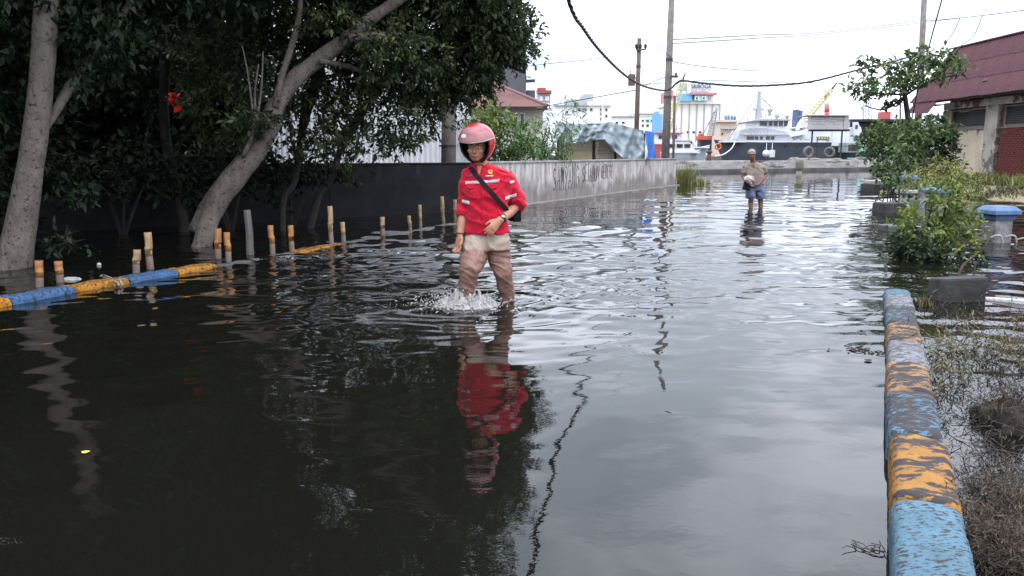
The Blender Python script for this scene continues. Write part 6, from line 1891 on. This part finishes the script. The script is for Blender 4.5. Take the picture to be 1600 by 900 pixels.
# rolled cuffs
mb = MB(); mb.tube([at(726, 329, Y1 + .035), at(725.4, 333, Y1 + .03), at(725, 338, Y1 + .025)], [.070, .075, .069], 16); part_mesh(remesh(mb, .006, 3, cloth(.006, 1.6, 5)), 'cuff', 'shirt_red', P1r)
c0 = at(809, 315, Y1 + .085); dcf = (at(803, 324, Y1 + .03) - c0).normalized()
mb = MB(); mb.tube([c0 - dcf * .01, c0 + dcf * .02, c0 + dcf * .05], [.074, .081, .074], 16); part_mesh(remesh(mb, .006, 3, cloth(.007, 1.6, 6)), 'cuff', 'shirt_red', P1r)
# collar
mb = MB()
nc = at(750, 258, Y1 + .02)
def collar(u, v):
    az = math.radians(-152 + 304 * u) + math.pi / 2          # open at the front
    rr = .066 + .022 * v
    e = abs(u - .5) * 2
    return nc + Vector((math.cos(az) * rr * 1.08, math.sin(az) * rr * .95 + .012, .028 - .030 * v - .028 * e ** 3 * (1 + v * .9)))
mb.grid(collar, 30, 5)
col_o = mb.build('collar', M['shirt_red'], P1r, smooth=True)
md = col_o.modifiers.new('thick', 'SOLIDIFY'); md.thickness = .006
# open neck: bare skin below the collar comes through as a small wedge
mb = dr.patch(lambda u, v: (749 + (u - .5) * (9 - 8 * v), 259 + 13 * v), 4, 6, Y1, .004); mb.build('open_neck', M['skin'], P1r, smooth=True)
mb = dr.patch(lambda u, v: (752 + 4.4 * u + 2 * v, 272 + 90 * v), 2, 30, Y1, .005); mb.build('placket', M['shirt_red'], P1r, smooth=True)
M['reflective'] = mk('reflective', (0.50, 0.48, 0.48), (0.42, 0.40, 0.40), 40, 0.35, 0.1)
mb = dr.patch(lambda u, v: (727.5 + 53 * u, 283.5 - 4 * u + 4.8 * v), 30, 3, Y1, .006); mb.build('chest_stripe', M['reflective'], P1r, smooth=True)
mb = dr.patch(lambda u, v: (722.5 + 12 * u, 312 + 2 * u + 4.5 * v), 10, 3, Y1, .006); mb.build('sleeve_stripe', M['reflective'], P1r, smooth=True)
mb = dr.patch(lambda u, v: (789 + 18 * u, 307 - 5 * u + 5 * v), 12, 3, Y1, .006); mb.build('sleeve_stripe', M['reflective'], P1r, smooth=True)
for (x0, x1) in ((757, 777), (730, 742)):
    mb = dr.patch(lambda u, v: (x0 + (x1 - x0) * u, 286.5 + (7 + 2.5 * (1 - abs(u - .5) * 2)) * v), 10, 4, Y1, .0065); mb.build('pocket_flap', M['shirt_red'], P1r, smooth=True)
M['emblem'] = mk('emblem', (0.62, 0.38, 0.03), (0.45, 0.25, 0.02), 60, 0.5, 0.1)
M['white_print'] = mk('white_print', (0.72, 0.70, 0.70), (0.62, 0.6, 0.6), 60, 0.6, 0)
M['navy_print'] = mk('navy_print', (0.10, 0.05, 0.18), (0.2, 0.08, 0.2), 90, 0.6, 0)
def disc(cx, cy, r_):
    return lambda u, v: (cx + r_ * (u * 2 - 1) * math.sqrt(max(0, 1 - .5 * (v * 2 - 1) ** 2)), cy + r_ * (v * 2 - 1) * math.sqrt(max(0, 1 - .5 * (u * 2 - 1) ** 2)))
em = dr.patch(disc(766.5, 268.3, 3.9), 8, 8, Y1, .0065).build('emblem', M['emblem'], P1r, smooth=True)
dr.patch(disc(766.5, 268.3, 1.7), 4, 4, Y1, .0085).build('emblem_centre', M['shirt_red'], em, smooth=True)
for k in range(6): dr.patch(lambda u, v: (759.8 + k * 1.9 + 1.4 * u, 274.0 - k * .05 + 1.5 * v), 2, 2, Y1, .0065).build('white_lettering', M['white_print'], P1r)
dr.patch(lambda u, v: (733 + 6 * u, 274.5 - 2.5 * u + 3 * v), 4, 3, Y1, .006).build('chest_badge', M['navy_print'], P1r, smooth=True)
dr.patch(lambda u, v: (796.5 + 6.5 * u, 283 - 1 * u + 3.6 * v), 4, 3, Y1, .006).build('flag_patch', M['white_print'], P1r, smooth=True)
mb = dr.patch(lambda u, v: (778 + 17 * u, 262.5 + 6 * u + 2.6 * v), 6, 2, Y1 + .05, .006); mb.build('epaulette', M['shirt_red'], P1r, smooth=True)
# trousers: dry and pale above, soaked below
m, nt, p = nodes('trousers')
tc = nt.nodes.new("ShaderNodeTexCoord"); sx_ = nt.nodes.new("ShaderNodeSeparateXYZ"); nt.links.new(tc.outputs['Object'], sx_.inputs[0])
nz = tex(nt, 9, 5); ma = nt.nodes.new("ShaderNodeMath"); ma.operation = 'MULTIPLY_ADD'; ma.inputs[1].default_value = .22
nt.links.new(nz.outputs['Fac'], ma.inputs[0]); nt.links.new(sx_.outputs[2], ma.inputs[2])
wet_z = at(760, 386, Y1).z + .27 + .11
r = ramp(nt, [(0.0, (0.225, 0.125, 0.095)), (1.0, (0.37, 0.295, 0.24))])
mr = nt.nodes.new("ShaderNodeMapRange"); mr.inputs[1].default_value = wet_z - .02; mr.inputs[2].default_value = wet_z + .02
nt.links.new(ma.outputs[0], mr.inputs[0]); nt.links.new(mr.outputs[0], r.inputs[0]); nt.links.new(r.outputs[0], p.inputs['Base Color'])
r2 = ramp(nt, [(0, (.42, .42, .42)), (1, (.85, .85, .85))]); nt.links.new(mr.outputs[0], r2.inputs[0]); nt.links.new(r2.outputs[0], p.inputs['Roughness'])
p.inputs['Specular IOR Level'].default_value = .3
M['trousers'] = m
tm = MB()
tm.rings([ring(759, 352, .02, 32, .115), ring(760, 366, .025, 36, .122), ring(759, 380, .02, 38, .125), ring(759, 390, .01, 38, .115)], 24)
tm.tube([at(746, 374, Y1 + .0), at(742, 392, Y1 - .03), at(739, 408, Y1 - .09), kn_a + Vector((0, -.01, 0)), at(731, 437, Y1 - .14), at(728, 455, Y1 - .12), Vector((an_a.x, an_a.y, -.10))], [.098, .108, .104, .084, .072, .064, .058], 16)
tm.tube([at(777, 374, Y1 + .03), at(779, 392, Y1 + .03), at(780, 408, Y1 + .02), kn_b, at(789, 444, Y1 + .05), at(792, 458, Y1 + .09), Vector((an_b.x, an_b.y, -.15))], [.096, .098, .089, .072, .064, .060, .058], 16)
def pant(co, n_):
    z = co.z
    wv = mnoise.noise(co * 4) * 1.6
    fold = 1.2 * max(0, 1 - 3.2 * abs(mnoise.noise(Vector((co.x * 4 + wv, co.y * 4, z * 13 + co.x * 11 + wv * 1.3))))) + .6 * mnoise.noise(Vector((co.x * 10 - wv, co.y * 10, z * 22 - co.x * 9))) + .25 * mnoise.noise(co * 55)
    amt = .0075
    return n_ * (fold * amt)
trousers_me = remesh(tm, .0075, 5, pant, 'trousers'); part_mesh(trousers_me, 'trousers', 'trousers', P1r)
# watch and bracelet
dw = (wr_l - el_l).normalized()
wt_ = MB(); q = wr_l - dw * .035; wt_.tube([q - dw * .011, q + dw * .011], .036, 16); wch = wt_.build('watch', M['black'], P1r, smooth=True)
M['steel'] = mk('steel', (0.5, 0.5, 0.5), (0.4, 0.4, 0.4), 20, 0.25, 0, metal=1.0)
sd2 = (Vector((.25, -.85, .5)) - dw * dw.dot(Vector((.25, -.85, .5)))).normalized()
wt_ = MB(); wt_.tube([q + sd2 * .032, q + sd2 * .043], [.022, .020], 16); wt_.build('watch_face', M['steel'], wch, smooth=True)
dw2 = (wr_r - el_r).normalized(); q = wr_r - dw2 * .01
wt_ = MB(); wt_.tube([q - dw2 * .004, q + dw2 * .004], .0335, 16); wt_.build('bracelet', M['black'], P1r, smooth=True)

# helmet
m, nt, p = nodes('helmet_red'); p.inputs['Base Color'].default_value = (.58, .012, .016, 1); p.inputs['Roughness'].default_value = .28; p.inputs['Coat Weight'].default_value = .5
n = tex(nt, 9, 4); r = ramp(nt, [(.4, (.60, .012, .018)), (.7, (.50, .010, .015))]); nt.links.new(n.outputs['Fac'], r.inputs[0]); nt.links.new(r.outputs[0], p.inputs['Base Color'])
M['helmet_red'] = m
m, nt, p = nodes('visor')
n = tex(nt, 7, 5, (1, 1, 2)); r = ramp(nt, [(.35, (.58, .20, .22)), (.7, (.70, .44, .45))]); nt.links.new(n.outputs['Fac'], r.inputs[0]); nt.links.new(r.outputs[0], p.inputs['Base Color'])
p.inputs['Roughness'].default_value = .22; p.inputs['Transmission Weight'].default_value = .55; p.inputs['IOR'].default_value = 1.15
M['visor'] = m
M['visor_rim'] = mk('visor_rim', (0.30, 0.27, 0.27), (0.22, 0.2, 0.2), 20, 0.35, 0)
hel = at(746, 222, Y1 - .02)
hf, hr, hu = frame((-.22, -1, -.06), .03)
def hp(az, el, k=1.0):
    """az 0 = front, positive towards his left (right in the picture); el in radians"""
    ce, se = math.cos(el), math.sin(el)
    low = 1.0 - .10 * max(0, -se) ** 1.5
    x, y, z = math.sin(az) * ce * .142 * low, math.cos(az) * ce * .158 * low, se * .150 if se > 0 else se * .165
    return hel + (-hr * x + hf * y + hu * z) * k
def el_edge(az):
    a = abs(math.degrees(az))
    if a < 54: return math.radians(10)
    if a < 68: return math.radians(10 - (a - 54) / 14 * 80)
    return math.radians(-70)
def shell(k, deep=0.0):
    mb = MB(); na, ne = 72, 26
    mb.grid(lambda u, v: hp(-math.pi + 2 * math.pi * u, math.pi / 2 + (el_edge(-math.pi + 2 * math.pi * u) - math.pi / 2) * (v * .999 + .001), k), na, ne)
    return mb
hm = shell(1.0).build('helmet', M['helmet_red'], P1r, smooth=True, weld=True, label='glossy red open-face motorcycle helmet')
shell(.955).build('helmet_lining', M['black'], hm, smooth=True, weld=True)
mb = MB()
ed = [hp(math.radians(a), el_edge(math.radians(a)) , .985) for a in range(-180, 181, 3)]
mb.tube(ed, .0085, 6); mb.build('helmet_trim', M['black'], hm, smooth=True)
mb = MB()
def vis(u, v):
    az = math.radians(-92 + 176 * u)
    e = abs(u - .5) * 2
    e0_, e1_ = math.radians(11 - 8 * (1 - e ** 2) - 4 * math.sin((u - .1) * 5.2)), math.radians(50 - 36 * e ** 2.2)
    return hp(az, e0_ + (e1_ - e0_) * v, 1.055 + .05 * (1 - e ** 2) * (1 - v))
mb.grid(vis, 40, 12); vo = mb.build('visor', M['visor'], hm, smooth=True)
md = vo.modifiers.new('thick', 'SOLIDIFY'); md.thickness = .003
mb = MB(); mb.tube([vis(i / 40, 0) for i in range(41)], [.0025 if i < 20 else .0055 for i in range(41)], 6); mb.build('visor_rim', M['visor_rim'], hm, smooth=True)
mb = MB(); lc = (-30, 27)
mb.grid(lambda u, v: hp(math.radians(lc[0] + 11 * (u * 2 - 1) * math.sqrt(1 - .5 * (v * 2 - 1) ** 2)), math.radians(18 + 5.5 * (v * 2 - 1) * math.sqrt(1 - .5 * (u * 2 - 1) ** 2)), 1.105), 10, 8); mb.build('helmet_badge', M['white_print'], hm, smooth=True)
for sgn in (-1, 1):
    mb = MB(); mb.tube([hp(math.radians(74 * sgn), math.radians(-48), .93), hc1 + f1 * .045 * 1 - u1 * .105 - r1 * (.03 * sgn), hc1 + f1 * .06 - u1 * .122], [(.010, .004)] * 3, 6); mb.build('chin_strap', M['black'], hm)

# shoulder bag
bgc = at(804, 337, Y1 + .13)
bag = thing('shoulder_bag', 'small black bag on a cross-body strap at the hip of the man in red', 'bag', bgc)
mb = MB(); mb.box(bgc, (.07, .15, .095), Matrix.Rotation(.35, 3, 'Z')); part_mesh(remesh(mb, .008, 6), 'pouch', 'black_cloth', bag)
strap_c = [(736, 262), (740, 267), (748, 277), (758, 289), (769, 301), (780, 313), (790, 325), (797, 333)]
pts = []
for i, (x, y) in enumerate(strap_c):
    P, N = dr.hit(x, y, Y1, .009); pts.append((P, N))
mb = MB(); vs, fs = [], []
path, _ = smooth_path([q[0] for q in pts], [1] * len(pts), 4)
for i, P in enumerate(path):
    t = (path[min(i + 1, len(path) - 1)] - path[max(i - 1, 0)]).normalized()
    N = Vector((0.1, -1, .15)); a = t.cross(N).normalized() * .019; N = a.normalized().cross(t)
    vs += [P - a, P + a, P + a - N * .003, P - a - N * .003]
for i in range(len(path) - 1):
    for k in range(4):
        fs.append((i * 4 + k, i * 4 + (k + 1) % 4, i * 4 + 4 + (k + 1) % 4, i * 4 + 4 + k))
mb.add(vs, fs)
# over the shoulder and down the back
bk = [at(736, 262, Y1 + .0), at(741, 256.5, Y1 + .06), at(752, 270, Y1 + .19), at(780, 305, Y1 + .20), at(800, 330, Y1 + .11)]
pb_, _ = smooth_path(bk, [1] * 5, 5); mb.tube(pb_, [(.004, .018)] * len(pb_), 6)
mb.build('strap', M['black_cloth'], bag)

# ------------------------------------------------ splash at his foot
m, nt, p = nodes('splash_water'); p.inputs['Base Color'].default_value = (.52, .49, .47, 1); p.inputs['Roughness'].default_value = .12; p.inputs['IOR'].default_value = 1.33; p.inputs['Transmission Weight'].default_value = .28
M['splash'] = m
mb = MB(); r_ = random.Random(12); kc = on(724, 478)
def fbm(q): return mnoise.noise(q) + .5 * mnoise.noise(q * 2.1) + .25 * mnoise.noise(q * 4.3)
def heap(u, v):
    a = u * 2 * math.pi; rr = v
    x = kc.x + math.cos(a) * rr * .29 + .02; y = kc.y + math.sin(a) * rr * .15
    q = Vector((x * 24, y * 24, 0))
    ragged = min(1.0, max(0, .45 + .7 * fbm(q) + .3 * mnoise.noise(q * 7)))
    env = max(0, 1 - rr ** 1.6) * (.35 + .65 * math.exp(-((rr - .45) / .35) ** 2))
    return Vector((x + .02 * fbm(q * 1.4), y + .02 * fbm(q + Vector((9, 0, 0))), -.012 + .20 * env * ragged + .018 * fbm(q * 3)))
mb.grid(heap, 220, 70)
for i in range(1000):
    a = r_.uniform(0, 6.28); rr = abs(r_.gauss(0, .19)); lift = max(0, r_.gauss(.07, .06)) * math.exp(-rr / .3)
    c = kc + Vector((math.cos(a) * rr * 1.25 - .02, math.sin(a) * rr * .7, .005 + lift))
    rad_ = r_.uniform(.0012, .0042) if lift > .05 else r_.uniform(.0015, .006)
    mb.ball(c, (rad_ * r_.uniform(.8, 3.2), rad_, rad_ * r_.uniform(.6, 1.8)), Matrix.Rotation(r_.uniform(-.8, .8), 3, 'Y'), 1)
mb.build('water_splash', M['splash'], smooth=True, label='splash of white water thrown up by the lifted foot of the man in red', cat='splash', kind='stuff')

# ------------------------------------------------ second wader
Y2 = 17.95
s2 = at(801, 280, Y2).x - at(800, 280, Y2).x
P2r = thing('person', 'barelegged man in khaki shirt and blue shorts wading far down the street', 'person', (at(1180, 325, Y2).x, Y2, -.22))
f2, r2, u2 = frame((-.15, -1, -.12))
hc2 = at(1174.5, 241.5, Y2 - .03)
def ring2(px, py, dY, hw, dep, yaw=.1): return (at(px, py, Y2 + dY), hw * s2, dep, yaw)
b2_ = MB(); head_shape(b2_, hc2, f2, r2, u2, 1.0)
b2_.tube([at(1175.5, 246, Y2), at(1177, 256, Y2 + .02)], [.055, .06], 12)
b2_.rings([ring2(1178, 255, .02, 7, .06), ring2(1178, 259, .02, 14, .08), ring2(1179, 272, .02, 13, .10), ring2(1180, 288, .02, 12, .10), ring2(1180, 298, .02, 12.5, .10)], 18)
eA, wA, eB, wB = at(1161.5, 277, Y2 + .02), at(1169, 283, Y2 - .20), at(1196, 274, Y2 + .04), at(1184, 289, Y2 - .18)
b2_.tube([at(1164.5, 260, Y2 + .02), at(1162, 268, Y2 + .03), eA, at(1165, 281, Y2 - .1), wA], [.055, .05, .042, .04, .03], 10)
b2_.tube([at(1192, 260, Y2 + .02), at(1195, 267, Y2 + .04), eB, at(1190, 282, Y2 - .08), wB], [.055, .05, .043, .041, .03], 10)
hand(b2_, wA, at(1174, 285, Y2 - .24) - wA, (0, -.2, 1), .5); hand(b2_, wB, at(1178, 293, Y2 - .20) - wB, (-.4, -.6, .4), .5)
for (hx, kx, ax, dy) in ((1174, 1173.5, 1173, -.06), (1186, 1188, 1188.5, .02)):
    a_ = at(ax, 325, Y2 + dy); fz = Vector((a_.x, a_.y, -.18))
    b2_.tube([at(hx, 294, Y2), at((hx + kx) / 2, 303, Y2 + dy), at(kx, 310, Y2 + dy * 1.4), at(ax, 317, Y2 + dy + .02), a_, fz], [.085, .075, .058, .057, .045, .04], 10)
    b2_.tube([fz + Vector((0, .05, -.02)), fz + Vector((0, -.08, -.03)), fz + Vector((0, -.16, -.035))], [(.04, .04), (.035, .045), (.015, .03)], 8, up=(0, 0, 1))
part_mesh(remesh(b2_, .008, 3, name='body'), 'body', 'skin_dark', P2r)
face_bits(P2r, hc2, f2, r2, u2)
M['hair_grey'] = mk('hair_grey', (0.36, 0.31, 0.29), (0.20, 0.17, 0.16), 30, 0.8, 0.5, 50)
Rm = Matrix((r2, f2, u2)).transposed()
hb = MB(); hb.ball(hc2 + u2 * .045 - f2 * .012, (.083, .100, .078), Rm, 3); part_mesh(remesh(hb, .008, 2, lambda co, n_: n_ * (.008 * mnoise.noise(co * 60))), 'hair', 'hair_grey', P2r)
mb = MB(); mb.tube([hc2 + u2 * .032 + (r2 * math.cos(a) * .080 + f2 * math.sin(a) * .098) for a in [i * 2 * math.pi / 24 for i in range(25)]], [(.006, .012)] * 25, 6); 
M['headband'] = mk('headband', (0.36, 0.25, 0.23), (0.28, 0.19, 0.17), 20, 0.8, 0.2); mb.build('headband', M['headband'], P2r, smooth=True)
M['khaki'] = mk('khaki', (0.25, 0.20, 0.165), (0.18, 0.145, 0.12), 5, 0.85, 0.2, 60)
sm = MB(); sm.rings([ring2(1178, 254.5, .02, 7, .07), ring2(1178, 257, .02, 13, .085), ring2(1178.5, 261, .02, 15.5, .10), ring2(1179, 270, .01, 15, .12), ring2(1180, 280, .01, 14.5, .125), ring2(1180.5, 288.5, .01, 15, .13)], 22)
sm.tube([at(1166, 260, Y2 + .02), at(1163, 266, Y2 + .03), at(1161.8, 271, Y2 + .03)], [.066, .066, .068], 12); sm.tube([at(1191, 260, Y2 + .02), at(1194, 265, Y2 + .03), at(1195.4, 270, Y2 + .04)], [.066, .066, .068], 12)
s2m = remesh(sm, .010, 4, cloth(.009, .8, 9)); part_mesh(s2m, 'shirt', 'khaki', P2r)
dr2 = Draper(s2m, ORG[P2r.name])
mb = dr2.patch(lambda u, v: (1176 + (u - .5) * (5.5 - 5 * v), 255 + 8 * v), 3, 5, Y2, .006); mb.build('open_collar', M['skin_dark'], P2r)
mb = dr2.patch(lambda u, v: (1182 + 6.5 * u, 266 + .9 * v), 4, 2, Y2, .006); mb.build('pocket_edge', M['headband'], P2r)
M['denim'] = mk('denim', (0.13, 0.16, 0.245), (0.085, 0.11, 0.18), 6, 0.85, 0.2, 60)
tm = MB(); tm.rings([ring2(1180, 285, .02, 13.5, .115), ring2(1180, 292, .02, 15, .13), ring2(1180, 298, .02, 15.2, .13)], 20)
tm.tube([at(1173.5, 292, Y2), at(1172.5, 302, Y2 - .05), at(1172.8, 309, Y2 - .07)], [.10, .105, .10], 12); tm.tube([at(1187, 292, Y2 + .02), at(1188, 302, Y2 + .02), at(1188.5, 310.5, Y2 + .03)], [.10, .11, .108], 12)
part_mesh(remesh(tm, .010, 4, cloth(.012, .8, 4)), 'shorts', 'denim', P2r)
M['bundle'] = mk('bundle', (0.50, 0.40, 0.37), (0.34, 0.26, 0.24), 12, 0.9, 0.4, 30)
bc = at(1171, 280.5, Y2 - .24)
mb = MB(); mb.ball(bc, (.11, .10, .085), None, 3); mb.ball(bc + Vector((.04, 0, -.06)), (.06, .06, .07), None, 3); mb.tube([bc + Vector((.05, 0, -.08)), bc + Vector((.06, 0, -.15))], [.04, .02], 8)
o = part_mesh(remesh(mb, .010, 2, cloth(.03, 1.5, 2)), 'cloth_bundle', 'bundle', thing('cloth_bundle', 'crumpled pale cloth bundle carried against the belly of the far wader', 'bundle', bc))
o.name = 'cloth'
bc = at(1167, 291, Y2 - .20)
mb = MB(); mb.box(bc, (.15, .10, .17), Matrix.Rotation(.2, 3, 'Y')); part_mesh(remesh(mb, .010, 5, cloth(.012, 1, 2)), 'pouch', 'black_cloth', thing('black_pouch', 'black pouch hanging below the cloth bundle of the far wader', 'pouch', bc))
